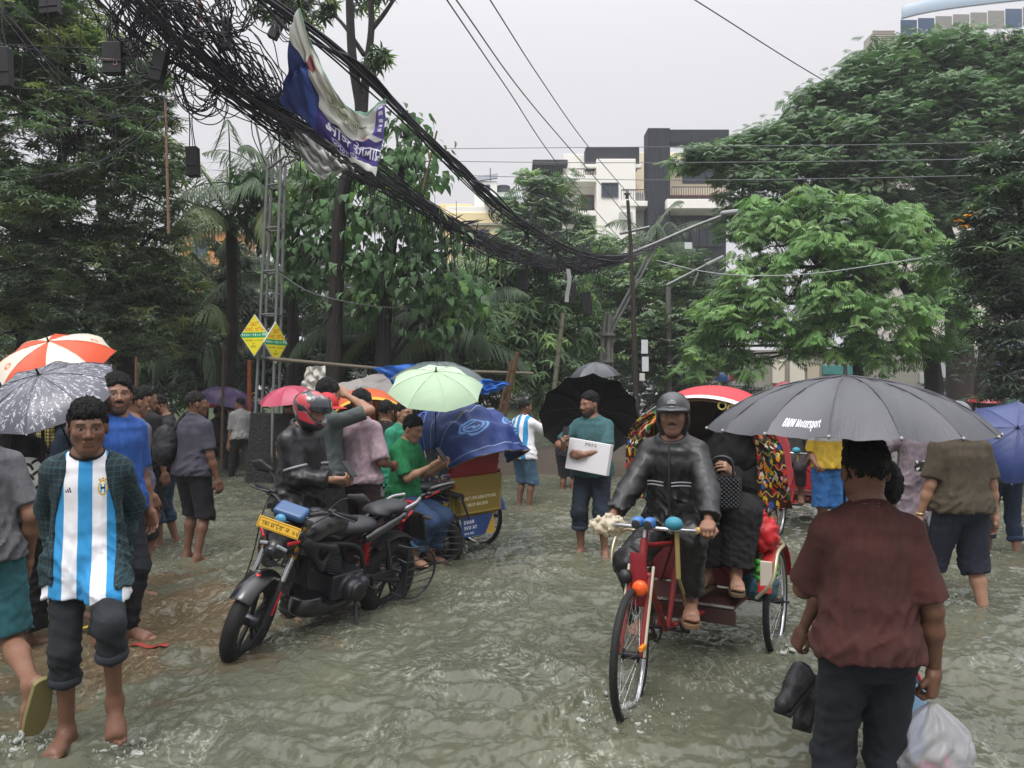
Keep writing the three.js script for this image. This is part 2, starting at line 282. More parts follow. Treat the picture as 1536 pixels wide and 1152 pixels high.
  mesh('solar_panel', put(box(0, 0, 0, 1.6, 0.06, 1.4), X(723), Y(213), -53.5, 0.5, 0, 0.15), glass, b2); mesh('mast', cyl([X(730), Y(222), -53.5], [X(730), Y(196), -53.5], 0.03), metal, b2); railing(b2, 742, 768, 234, 240, 53.4); block(b2, 'parapet', white, 655, 772, 272, 283, 52.1, 0.4);
  mesh('roof_shade', box(X(748), Y(262), -52.2, 2.2, 0.1, 2), M('#5d8f80', 0.8), b2);
  const b3 = thing('office_block', 'tall office block with a curved pale blue fascia above the rain tree', 'building');
  { const d = 66, q = d / F, x = (px) => (px - CX) * q, y = (py) => CH + (HY - py) * q;
    const fas = sheet(30, 1, (u, v) => [lerp(x(1362), x(1640), u), lerp(y(2), y(20), v) + 1.3 * Math.pow(u, 0.8), -d + 1.2 * u + 0.8 * Math.pow(1 - u, 8) * -1]);
    mesh('fascia', thick(fas, 0.3), M('#aebfd0', 0.4), b3); mesh('wall', box((x(1362) + x(1640)) / 2 + 0.5, y(300) , -d - 4.6, x(1640) - x(1362), 2 * (y(36) - y(300)), 6), plaster('#cfcac0'), b3);
    for (let i = 0; i < 9; i++) mesh('window', box(x(1380 + i * 27), y(26) + 0.14 * i, -d - 1.55, 1.42, 1.35 + 0.05 * i, 0.1), i < 2 || i === 6 ? M('#4d5f78', 0.15) : M('#8e8c86', 0.3), b3);
    for (let i = 0; i < 7; i++) mesh('louvre_slat', box(x(1345), y(49) + i * 0.2, -d - 2, x(1362) - x(1328), 0.09, 0.25), M('#b3aca2', 0.8), b3);
    mesh('louvre_wall', box(x(1346), y(120), -d - 3, x(1364) - x(1328), 2 * (y(30) - y(120)), 1.5), plaster('#a9a29a'), b3);
  }
  const b4 = thing('orange_house', 'orange washed house glimpsed between the palm fronds', 'building');
  { const d = 48, q = d / F, x = (px) => (px - CX) * q, y = (py) => CH + (HY - py) * q; mesh('wall', box(x(310), y(470), -d - 2, x(350) - x(270), 2 * (y(345) - y(470)), 4), plaster('#c98a52'), b4); mesh('roof', box(x(310), y(343), -d - 2, x(354) - x(266), 0.25, 4.4), plaster('#b9b0a2'), b4); mesh('window', box(x(300), y(372), -d - 0.0, 0.9, 1.1, 0.1), glass, b4); }
  const b5 = thing('low_building', 'low pale roadside building with shuttered fronts behind the iron fence', 'building');
  { const d = 37, q = d / F, x = (px) => (px - CX) * q, y = (py) => CH + (HY - py) * q;
    mesh('wall', box(x(1340), (y(525) + 0) / 2, -d - 2, x(1600) - x(1080), y(525), 4), plaster('#8d8a80'), b5);
    for (const [a, b, c, e, hex] of [[1158, 1176, 540, 575, '#d6cfbd'], [1184, 1206, 540, 575, '#d8d2c2'], [1210, 1228, 545, 578, '#b8ad98'], [1233, 1288, 548, 562, '#3e7f7a'], [1378, 1396, 560, 610, '#9fa2a3'], [1410, 1440, 545, 620, '#a7abac'], [1474, 1508, 505, 552, '#2f74c4'], [1512, 1560, 512, 560, '#9fb2c2']]) mesh('shutter', box((x(a) + x(b)) / 2, (y(c) + y(e)) / 2, -d + 0.06, x(b) - x(a), y(c) - y(e), 0.12, 0.02), M(hex, 0.6), b5);
  }
  const fence = thing('iron_fence', 'dark iron railing fence along the roadside under the trees', 'fence');
  { const bars = [], z = -31; for (let x = 7; x < 22; x += 0.14) bars.push(cyl([x, 0, z], [x, 1.9, z], 0.014, 0.014, 5)); const b = mesh('bars', merge(bars), M('#17181a', 0.6), fence); b.userData.kind = 'stuff';
    for (const y of [0.25, 1.0, 1.75]) mesh('rail', box(14.5, y, z, 15, 0.05, 0.04), M('#17181a', 0.6), fence);
    for (let x = 7; x <= 22; x += 2.5) mesh('post', box(x, 1.05, z, 0.14, 2.2, 0.14, 0.02), M('#26272a', 0.7), fence); }
}
// ---------------------------------------------------------------- trees
const leafMat = new THREE.MeshPhysicalMaterial({ roughness: 1, transmission: 0.42, side: THREE.DoubleSide, clearcoat: 0.25, clearcoatRoughness: 0.35, vertexColors: false });
const bark = M('#3b332c', 0.9, { map: grain, bumpMap: roughBump, bumpScale: 0.03 }), wetBark = M('#2a2420', 0.7, { map: grain, bumpMap: roughBump, bumpScale: 0.03 });
function blade(L, w, bend, fold = 0.25, n = 3, heart = 0) {     // one leaf along +z, slightly folded and bent
  const p = [], ix = [];
  for (let i = 0; i <= n; i++) {
    const t = i / n, ww = heart ? w * Math.pow(Math.sin(Math.PI * Math.pow(t * 0.97 + 0.03, 0.45)), 0.8) : w * Math.sin(Math.PI * (0.06 + 0.94 * Math.pow(t, 0.8))), y = -bend * t * t * L;
    p.push(-ww / 2, y + fold * ww / 2, t * L, 0, y, t * L, ww / 2, y + fold * ww / 2, t * L);
    if (i < n) { const a = i * 3; ix.push(a, a + 1, a + 4, a, a + 4, a + 3, a + 1, a + 2, a + 5, a + 1, a + 5, a + 4); }
  }
  const g = new THREE.BufferGeometry(); g.setAttribute('position', new THREE.Float32BufferAttribute(p, 3)); g.setIndex(ix); g.computeVertexNormals(); return g;
}
function spray(kind, seed) {                                    // a twig's worth of leaves, about 0.3 m
  const R = rng(seed), g = [];
  if (kind === 'whorl') for (let i = 0; i < 9; i++) g.push(put(blade(0.16 + 0.07 * R(), 0.042, 0.35), 0, 0.03 * R(), 0, -0.5 + 0.9 * R(), i * 0.7 + R() * 0.4, 0));
  if (kind === 'small') for (let i = 0; i < 11; i++) { const t = i / 11; g.push(put(blade(0.10 + 0.04 * R(), 0.04, 0.3, 0.25, 2), 0, 0.02, t * 0.24 - 0.1, 0.2 - 0.6 * R(), (i % 2 ? 1 : -1) * (0.7 + 0.5 * R()), 0)); }
  if (kind === 'fern') for (let i = 0; i < 10; i++) { const t = (i >> 1) / 5; g.push(put(blade(0.17 * (1 - 0.35 * t), 0.045, 0.45, 0.2, 2), 0, -0.06 * t, t * 0.26 - 0.1, 0.12, (i % 2 ? 1 : -1) * (0.95 - 0.25 * t), 0)); }
  if (kind === 'heart') g.push(put(blade(0.25, 0.22, 0.45, 0.2, 5, 1), 0, 0, 0, 0.75, 0, 0));
  if (kind === 'drop') for (let i = 0; i < 7; i++) g.push(put(blade(0.2 + 0.06 * R(), 0.055, 0.5, 0.3, 3), 0, 0, 0, 0.45 + 0.5 * R(), i * 0.9 + R() * 0.5, 0));
  return merge(g);
}
const sprays = {}; for (const k of ['whorl', 'small', 'fern', 'heart', 'drop']) sprays[k] = spray(k, 3);
const dummy = new THREE.Object3D(), tint = new THREE.Color();
function crown(parent, name, kind, clumps, seed, pal, opts = {}) {      // leaves gathered on twig ends in rounded clumps
  const R = rng(seed), pts = [], sc = opts.scale ?? 1;
  for (const [cx, cy, cz, rx, ry, rz, n] of clumps) {
    const tufts = Math.max(5, Math.round(n / (opts.per ?? 12)));
    for (let t = 0; t < tufts; t++) {
      let a = R() * 6.283, u = R() * 2 - 1; if (u < -0.3 && R() < 0.6) u = -u; const q = Math.sqrt(1 - u * u), rr = (0.62 + 0.38 * Math.pow(R(), 0.6)) * (1 + 0.22 * n3(Math.cos(a) * q * 1.6 + cx, u * 1.6 + cy, Math.sin(a) * q * 1.6 + cz));
      const tx = cx + Math.cos(a) * q * rx * rr, ty = cy + u * ry * rr, tz = cz + Math.sin(a) * q * rz * rr, ts = (opts.tuft ?? 0.34) * (0.6 + 0.8 * R()), shade = 0.7 + 0.6 * R(), young = R() < (opts.young ?? 0.12);
      for (let i = 0; i < (opts.per ?? 12); i++) {
        const b = R() * 6.283, v = R() * 2 - 1, s = Math.cbrt(R()) * ts, w = Math.sqrt(1 - v * v);
        pts.push([tx + Math.cos(b) * w * s * 1.25, ty + v * s * 0.6, tz + Math.sin(b) * w * s * 1.25, b, v, shade * (0.85 + 0.3 * R()), young]);
      }
    }
  }
  const im = new THREE.InstancedMesh(opts.geo ?? sprays[kind], leafMat, pts.length); im.name = name; im.castShadow = im.receiveShadow = true; im.userData.kind = 'stuff';
  pts.forEach(([x, y, z, b, v, k, young], i) => {
    dummy.position.set(x, y, z); dummy.rotation.set((R() - 0.5) * 0.9 + (opts.pitch ?? 0), Math.PI / 2 - b + (R() - 0.5) * 1.2, (R() - 0.5) * 0.8, 'YXZ'); dummy.scale.setScalar(sc * (0.7 + 0.6 * R())); dummy.updateMatrix(); im.setMatrixAt(i, dummy.matrix);
    const c = young ? pal[1] : pal[0]; im.setColorAt(i, tint.setRGB(c[0] * k, c[1] * k, c[2] * k));
  });
  parent.add(im); return im;
}
function tree(name, label, base, trunks, clumps, kind, seed, pal, opts = {}) {
  const o = thing(name, label, 'tree', [0, 0, 0], 0, opts.group), R = rng(seed + 77), bm = opts.bark ?? bark, nodes = [], br = [];
  trunks.forEach(([pts, r0, r1], i) => { const g = limb(pts, pts.map((_, j) => lerp(r0, r1, j / (pts.length - 1))), 9, 5); mesh('trunk', g, bm, o); pts.forEach((p, j) => { if (j) nodes.push([V(...p), lerp(r0, r1, j / (pts.length - 1))]); }); });
  for (const [cx, cy, cz, rx, ry, rz] of clumps) {
    const c = V(cx, cy, cz); let best = nodes[0], bd = 1e9; for (const n of nodes) { const d = n[0].distanceTo(c) + Math.max(0, n[0].y - cy) * 0.8; if (d < bd) { bd = d; best = n; } }
    const mid = best[0].clone().lerp(c, 0.55).add(V((R() - 0.5) * 0.5, 0.15 + 0.2 * R(), (R() - 0.5) * 0.5)), r = Math.min(best[1] * 0.75, 0.035 + 0.03 * rx);
    br.push(limb([best[0], mid, c], [r, r * 0.7, r * 0.4], 6, 3));
    for (let k = 0; k < (opts.twigs ?? 5); k++) { const e = c.clone().add(V((R() * 2 - 1) * rx * 0.8, (R() * 1.4 - 0.5) * ry * 0.8, (R() * 2 - 1) * rz * 0.8)); br.push(limb([mid.clone().lerp(c, R()), c.clone().lerp(e, 0.5).add(V(0, 0.08, 0)), e], [r * 0.45, r * 0.3, 0.008], 5, 2)); }
  }
  if (br.length) mesh('branches', merge(br), bm, o).userData.kind = 'stuff';
  crown(o, 'crown', kind, clumps, seed, pal, opts); return o;
}
// place by sight line: [px, py, depth, rx, ry, rz, leaves]
const cl = (list) => list.map(([px, py, d, rx, ry, rz, n]) => { const p = at(px, py, d); return [p.x, p.y, p.z, rx, ry ?? rx * 0.8, rz ?? rx, n ?? Math.round(rx * rx * 520)]; });
const pt = (px, py, d) => at(px, py, d).toArray();
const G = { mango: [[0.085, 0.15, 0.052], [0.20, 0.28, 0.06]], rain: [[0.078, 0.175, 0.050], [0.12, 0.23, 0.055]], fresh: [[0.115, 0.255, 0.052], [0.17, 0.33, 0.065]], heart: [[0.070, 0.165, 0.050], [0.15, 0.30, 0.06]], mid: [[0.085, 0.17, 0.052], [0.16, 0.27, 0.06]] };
tree('mango_tree', 'dense dark green roadside tree hung with cables beside the palms', 0,
  [[[pt(25, 700, 15), pt(35, 520, 15), pt(62, 380, 14.5), pt(85, 270, 14), pt(100, 150, 13.5), pt(90, 40, 13)], 0.17, 0.05], [[pt(195, 690, 16), pt(190, 560, 15.6), pt(170, 420, 15), pt(150, 300, 14.5), pt(140, 200, 14)], 0.26, 0.05]],
  cl([[60, 60, 13, 0.95], [150, 120, 13.4, 1.0], [40, 170, 13.2, 0.9], [120, 210, 13, 1.05], [190, 190, 13.6, 0.85], [30, 290, 13.5, 0.9], [100, 320, 13, 1.0], [185, 290, 13.4, 1.0], [215, 250, 14, 0.7], [60, 410, 14, 0.95], [150, 400, 13.6, 1.0], [210, 370, 14, 0.8], [30, 500, 14.4, 0.9], [120, 480, 14, 0.9], [210, 470, 14.4, 0.9], [250, 520, 15, 0.7], [90, 545, 14.6, 0.7], [-30, 120, 13, 1.2], [-40, 330, 13.4, 1.2], [-20, 460, 14, 1.1], [10, 20, 12.8, 0.9], [110, 10, 13.4, 0.6], [235, 430, 14.6, 0.7]]), 'whorl', 101, G.mango, { per: 12, young: 0.18, scale: 0.80, tuft: 0.27 });
tree('forked_tree', 'bare forked tree rising behind the torn banner', 0,
  [[[pt(497, 700, 15), pt(500, 560, 15), pt(505, 420, 15), pt(512, 300, 14.8), pt(540, 180, 14.6), pt(528, 90, 14.4), pt(522, -30, 14.2)], 0.19, 0.07], [[pt(542, 190, 14.6), pt(548, 110, 14.5), pt(556, 40, 14.4), pt(554, -30, 14.3)], 0.1, 0.045], [[pt(556, 42, 14.4), pt(575, 18, 14.4), pt(600, -20, 14.4)], 0.05, 0.03], [[pt(545, 80, 14.5), pt(510, 30, 14.7), pt(480, 5, 14.9)], 0.05, 0.02]],
  cl([[568, 92, 14.3, 0.22, 0.2, 0.22, 26], [405, 2, 14.5, 0.5, 0.28, 0.4, 70], [470, 8, 14.8, 0.45, 0.3, 0.4, 60], [548, -8, 14.5, 0.4, 0.2, 0.4, 40]]), 'drop', 102, [[0.05, 0.10, 0.03], [0.16, 0.26, 0.04]], { per: 6, scale: 0.8, young: 0.35, tuft: 0.16, twigs: 2, bark: wetBark });
tree('creeper_tree', 'trees overgrown by heart leaved creeper under the cable bundle', 0,
  [[[pt(572, 700, 15.5), pt(574, 560, 15.5), pt(580, 430, 15.4), pt(590, 330, 15.2), pt(600, 250, 15)], 0.2, 0.1], [[pt(430, 690, 17), pt(436, 520, 17), pt(440, 400, 16.8), pt(445, 300, 16.6)], 0.12, 0.06]],
  cl([[600, 205, 15.2, 0.55], [620, 255, 15.2, 0.6], [590, 290, 15, 0.7], [545, 330, 15.3, 0.6], [600, 350, 14.9, 0.7], [640, 375, 15.2, 0.65], [560, 410, 15.2, 0.6], [620, 420, 14.9, 0.75], [675, 440, 15.4, 0.65], [470, 290, 16, 0.7], [445, 350, 16.4, 0.6], [480, 390, 16, 0.65], [455, 430, 16.2, 0.5], [540, 460, 15.4, 0.5], [640, 480, 15.3, 0.6], [700, 480, 16, 0.6], [390, 290, 17, 0.6], [395, 340, 17.2, 0.6], [500, 330, 15.8, 0.5], [480, 200, 16, 0.5], [530, 250, 15.6, 0.5]]), 'heart', 103, G.heart, { per: 14, scale: 0.68, tuft: 0.36, young: 0.16, bark: wetBark });
tree('rain_tree', 'huge spreading rain tree with layered feathery crown', 0,
  [[[pt(1445, 640, 25), pt(1440, 520, 25), pt(1430, 400, 25), pt(1400, 300, 25), pt(1370, 220, 25)], 0.5, 0.2], [[pt(1430, 400, 25), pt(1330, 300, 24.5), pt(1220, 260, 24), pt(1130, 250, 23.5), pt(1060, 240, 23)], 0.24, 0.06], [[pt(1400, 300, 25), pt(1420, 180, 25.5), pt(1440, 100, 26)], 0.22, 0.08], [[pt(1370, 260, 25), pt(1290, 190, 25), pt(1240, 150, 25)], 0.18, 0.06], [[pt(1420, 330, 25), pt(1490, 240, 25), pt(1540, 180, 25)], 0.2, 0.08]],
  cl([[1440, 84, 26, 1.5, 0.8], [1370, 100, 25.5, 1.5, 0.8], [1310, 115, 25, 1.5, 0.75], [1250, 160, 25, 1.4, 0.7], [1200, 200, 24.4, 1.3, 0.6], [1150, 225, 24, 1.1, 0.55], [1095, 240, 23.4, 1.0, 0.45], [1055, 240, 23, 0.75, 0.35], [1490, 122, 26, 1.6, 0.9], [1535, 92, 26, 1.3, 0.7], [1400, 150, 24.4, 1.5, 0.7], [1330, 180, 24.2, 1.5, 0.7], [1270, 220, 23.8, 1.4, 0.6], [1200, 260, 23.4, 1.3, 0.55], [1130, 280, 23.2, 1.0, 0.5], [1450, 190, 24.4, 1.5, 0.8], [1520, 180, 24.6, 1.6, 0.9], [1390, 230, 24, 1.4, 0.6], [1320, 260, 23.6, 1.3, 0.6], [1480, 270, 24.4, 1.5, 0.8], [1420, 300, 24.6, 1.3, 0.7], [1250, 300, 23.6, 1.2, 0.55], [1180, 330, 23.8, 1.1, 0.6], [1120, 330, 24, 0.9, 0.5], [1540, 300, 25, 1.5, 0.9], [1360, 330, 24.6, 1.4, 0.8], [1460, 390, 25, 1.4, 0.8], [1300, 370, 25, 1.3, 0.8], [1530, 420, 25.5, 1.5, 1]].map((c) => [...c.slice(0, 5), c[3], Math.round(c[3] * c[3] * 480)])), 'fern', 104, G.rain, { per: 13, scale: 1.05, tuft: 0.46, young: 0.2, twigs: 6 });
tree('flame_tree', 'bright green feathery tree with drooping tufts under the rain tree', 0,
  [[[pt(1400, 640, 19.5), pt(1400, 560, 19.5), pt(1380, 470, 19.4), pt(1340, 400, 19)], 0.26, 0.1], [[pt(1290, 630, 20), pt(1286, 540, 20), pt(1270, 460, 19.6), pt(1230, 400, 19)], 0.16, 0.07], [[pt(1476, 640, 19.5), pt(1480, 560, 19.5), pt(1490, 470, 19.6), pt(1500, 400, 20)], 0.3, 0.12]],
  cl([[1260, 330, 18.4, 0.9], [1210, 320, 18.6, 0.8], [1310, 350, 18.2, 0.9], [1170, 370, 18.8, 0.85], [1230, 390, 18, 0.95], [1300, 420, 17.9, 0.95], [1360, 400, 18.4, 0.9], [1130, 420, 19, 0.85], [1190, 450, 18.2, 0.95], [1260, 470, 17.8, 0.95], [1330, 480, 17.9, 0.95], [1400, 470, 18.4, 0.85], [1100, 470, 19.2, 0.85], [1150, 510, 18.6, 0.85], [1230, 520, 18, 0.7], [1080, 520, 19.4, 0.75], [1300, 530, 18.2, 0.65], [1360, 520, 18.4, 0.6], [1060, 545, 19.6, 0.55], [1410, 520, 18.8, 0.5], [1120, 545, 19, 0.5], [1350, 340, 18.8, 0.7], [1420, 430, 19, 0.7], [1145, 330, 19.4, 0.6]].map((c) => [...c, c[3] * 0.7, c[3], Math.round(c[3] * c[3] * 420)])), 'fern', 105, G.fresh, { per: 15, scale: 0.95, tuft: 0.33, young: 0.35, pitch: 0.35 });
tree('flowering_tree', 'glossy dark leaved tree with orange yellow flower heads', 0,
  [[[pt(1575, 660, 13), pt(1570, 520, 13), pt(1550, 400, 13), pt(1530, 300, 13)], 0.14, 0.05]],
  cl([[1530, 240, 13, 0.5], [1480, 260, 13.2, 0.35], [1520, 310, 12.8, 0.6], [1470, 340, 13, 0.4], [1530, 390, 12.8, 0.65], [1470, 400, 13.2, 0.45], [1490, 450, 13.2, 0.5], [1540, 470, 13, 0.6], [1500, 520, 13.4, 0.5], [1545, 560, 13.4, 0.6], [1500, 580, 13.6, 0.4], [1440, 380, 13.4, 0.3]]), 'whorl', 106, [[0.05, 0.10, 0.044], [0.09, 0.18, 0.045]], { per: 10, scale: 0.95, tuft: 0.26 });
{ const fl = thing('flower_cluster', 'orange yellow flower heads on the glossy dark leaved tree', 'flowers'), R = rng(9); for (const [px, py] of [[1440, 330], [1455, 322], [1470, 318], [1448, 338]]) { const g = []; for (let i = 0; i < 14; i++) g.push(put(blade(0.09, 0.05, 0.2), 0, 0, 0, -0.4 + R(), R() * 6.28, 0)); const m = mesh('flower_head', merge(g), M([0.75, 0.36, 0.02], 0.7), fl); m.position.copy(at(px, py, 12.7)); } }
// nearer and farther greenery behind the crowd
const back = [
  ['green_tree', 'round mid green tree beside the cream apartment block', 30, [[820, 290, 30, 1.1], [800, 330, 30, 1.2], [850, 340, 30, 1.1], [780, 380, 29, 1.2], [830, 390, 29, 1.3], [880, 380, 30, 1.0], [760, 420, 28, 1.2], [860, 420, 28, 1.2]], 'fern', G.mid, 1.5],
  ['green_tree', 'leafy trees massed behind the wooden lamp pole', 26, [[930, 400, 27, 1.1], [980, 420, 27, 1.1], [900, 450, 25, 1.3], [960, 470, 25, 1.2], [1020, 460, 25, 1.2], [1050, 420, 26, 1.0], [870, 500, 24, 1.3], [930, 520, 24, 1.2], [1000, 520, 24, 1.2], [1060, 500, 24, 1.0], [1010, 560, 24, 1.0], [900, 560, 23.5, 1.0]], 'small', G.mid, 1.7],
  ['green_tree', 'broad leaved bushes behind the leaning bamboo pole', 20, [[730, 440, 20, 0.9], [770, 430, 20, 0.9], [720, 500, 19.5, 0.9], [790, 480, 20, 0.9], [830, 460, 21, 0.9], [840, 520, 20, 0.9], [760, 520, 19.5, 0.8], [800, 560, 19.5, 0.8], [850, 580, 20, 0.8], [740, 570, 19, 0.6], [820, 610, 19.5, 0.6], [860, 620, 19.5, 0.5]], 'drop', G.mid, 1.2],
  ['hedge_shrub', 'low dark shrubs behind the stall tarpaulins', 19, [[470, 560, 19, 0.8], [520, 540, 19, 0.9], [600, 540, 19, 0.9], [660, 550, 19, 0.8], [700, 590, 18.8, 0.7], [640, 610, 18.6, 0.7], [560, 610, 18.6, 0.7], [480, 620, 18.6, 0.7], [430, 560, 19.4, 0.7], [540, 480, 19.5, 0.8], [640, 520, 19.4, 0.7]], 'drop', [[0.04, 0.08, 0.036], [0.08, 0.15, 0.04]], 1.2],
  ['hedge_shrub', 'dark understorey shrubs on the bank behind the wading crowd', 18.6, [[20, 560, 19, 0.9], [90, 590, 19, 0.8], [160, 560, 19, 0.9], [230, 590, 19, 0.8], [300, 560, 19.4, 0.9], [370, 590, 19.4, 0.7], [440, 480, 19.6, 0.9], [370, 470, 19.8, 0.8], [260, 480, 20, 0.9], [150, 500, 20, 0.9], [60, 480, 20, 0.9], [330, 400, 20, 0.9], [-40, 560, 19, 1.0]], 'drop', [[0.045, 0.085, 0.042], [0.09, 0.16, 0.045]], 1.1],
  ['hedge_shrub', 'dark shrubs along the verge behind the red hooded rickshaw', 27, [[960, 590, 27, 0.9], [1010, 600, 27, 0.8], [1060, 580, 28, 0.8], [1110, 580, 32.5, 0.9], [1420, 600, 28, 0.8], [1510, 600, 27, 1.0], [1540, 560, 27, 1.2], [1460, 610, 29, 0.7]], 'small', [[0.05, 0.10, 0.044], [0.09, 0.17, 0.045]], 1.6],
];
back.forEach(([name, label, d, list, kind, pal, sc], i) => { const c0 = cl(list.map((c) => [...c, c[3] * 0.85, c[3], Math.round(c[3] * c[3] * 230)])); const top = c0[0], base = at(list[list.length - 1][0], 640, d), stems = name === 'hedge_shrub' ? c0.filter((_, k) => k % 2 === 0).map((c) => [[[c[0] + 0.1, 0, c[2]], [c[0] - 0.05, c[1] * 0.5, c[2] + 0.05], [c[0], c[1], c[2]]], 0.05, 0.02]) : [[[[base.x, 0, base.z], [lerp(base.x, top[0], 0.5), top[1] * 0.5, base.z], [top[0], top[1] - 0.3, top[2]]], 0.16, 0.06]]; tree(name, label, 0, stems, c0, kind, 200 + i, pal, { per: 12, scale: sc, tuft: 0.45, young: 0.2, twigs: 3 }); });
{ // the wood on the far side of the canal reads as one mass
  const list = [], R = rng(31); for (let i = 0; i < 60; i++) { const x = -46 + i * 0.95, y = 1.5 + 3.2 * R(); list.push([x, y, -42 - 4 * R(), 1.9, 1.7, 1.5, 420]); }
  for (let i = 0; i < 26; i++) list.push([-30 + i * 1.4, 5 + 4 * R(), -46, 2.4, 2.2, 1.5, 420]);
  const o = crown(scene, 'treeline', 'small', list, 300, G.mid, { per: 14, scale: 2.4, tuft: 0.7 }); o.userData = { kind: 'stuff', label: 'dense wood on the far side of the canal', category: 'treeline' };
}
// palms: each frond is a part
function palm(label, base, top, fronds, seed, L = 3.4) {
  const o = thing('coconut_palm', label, 'palm', [0, 0, 0], 0, 'palms along the canal'), R = rng(seed);
  mesh('trunk', limb([base, V(...base).lerp(V(...top), 0.5).add(V(0.15, 0, 0)).toArray(), top], [0.16, 0.13, 0.11], 9, 6), bark, o);
  const fm = new THREE.MeshPhysicalMaterial({ roughness: 1, transmission: 0.25, side: THREE.DoubleSide, clearcoat: 0.3, clearcoatRoughness: 0.3 }); fm.color.setRGB(0.075, 0.12, 0.06);
  const fm2 = fm.clone(); fm2.color.setRGB(0.15, 0.20, 0.07);
  for (const [az, el, len] of fronds) {
    const g = [], l = L * len, dir = V(Math.sin(az), 0, Math.cos(az)), n = 46, spine = [];
    for (let i = 0; i <= n; i++) { const t = i / n, a = el - t * t * (1.5 + 0.25 * Math.sin(az * 3)) , pr = spine[i - 1]; spine.push(pr ? pr.clone().addScaledVector(dir, Math.cos(a) * l / n).add(V(0, Math.sin(a) * l / n, 0)) : V(...top)); }
    g.push(limb([spine[0], spine[12], spine[24], spine[36], spine[n]], [0.03, 0.025, 0.018, 0.012, 0.004], 5, 4));
    for (let i = 4; i < n; i++) for (const s of [-1, 1]) {
      const t = i / n, ll = (0.62 * Math.sin(Math.PI * Math.min(1, 0.16 + t * 0.86)) + 0.08) * (0.85 + 0.3 * R()), tang = spine[Math.min(n, i + 1)].clone().sub(spine[i]).normalize(), side = V(dir.z, 0, -dir.x).multiplyScalar(s);
      const d = side.multiplyScalar(0.72).addScaledVector(tang, 0.62).add(V(0, -0.25 - 0.35 * R() - 0.3 * t, 0)).normalize();
      const q = new THREE.Quaternion().setFromUnitVectors(V(0, 0, 1), d); g.push(blade(ll, 0.042, 0.25 + 0.4 * R(), 0.2, 3).applyQuaternion(q).translate(spine[i].x, spine[i].y, spine[i].z));
    }
    mesh('frond', merge(g), R() < 0.3 ? fm2 : fm, o);
  }
  return o;
}
const ring = (n, el0, el1, seed, l0 = 0.8) => { const R = rng(seed); return Array.from({ length: n }, (_, i) => [i * 2.4 + R() * 0.5, lerp(el0, el1, (i + 0.5) / n), l0 + 0.3 * R()]); };
palm('coconut palm with long fronds behind the lattice pole', pt(330, 690, 17.5), pt(345, 330, 17.5), ring(20, 1.35, -0.5, 1), 401, 3.6);
palm('coconut palm with low drooping fronds beside the purple umbrella', pt(300, 690, 18.8), pt(290, 480, 18.8), ring(18, 1.2, -0.6, 2), 402, 3.0);
palm('low coconut palm behind the stall and creeper covered trunks', pt(560, 680, 18.2), pt(590, 480, 18), ring(16, 1.1, -0.5, 3), 403, 3.0);
palm('coconut palm with fan of fronds behind the blue tarpaulin', pt(690, 680, 18.6), pt(670, 500, 18.4), ring(14, 1.2, -0.4, 4), 404, 2.6);
palm('small palm beside the wooden lamp pole', pt(990, 640, 30), pt(985, 368, 30), ring(14, 1.2, -0.5, 5), 405, 2.6);
palm('tall palm behind the torn banner', pt(440, 690, 17.8), pt(420, 300, 17.6), ring(14, 1.3, -0.2, 6, 0.7), 406, 3.0);
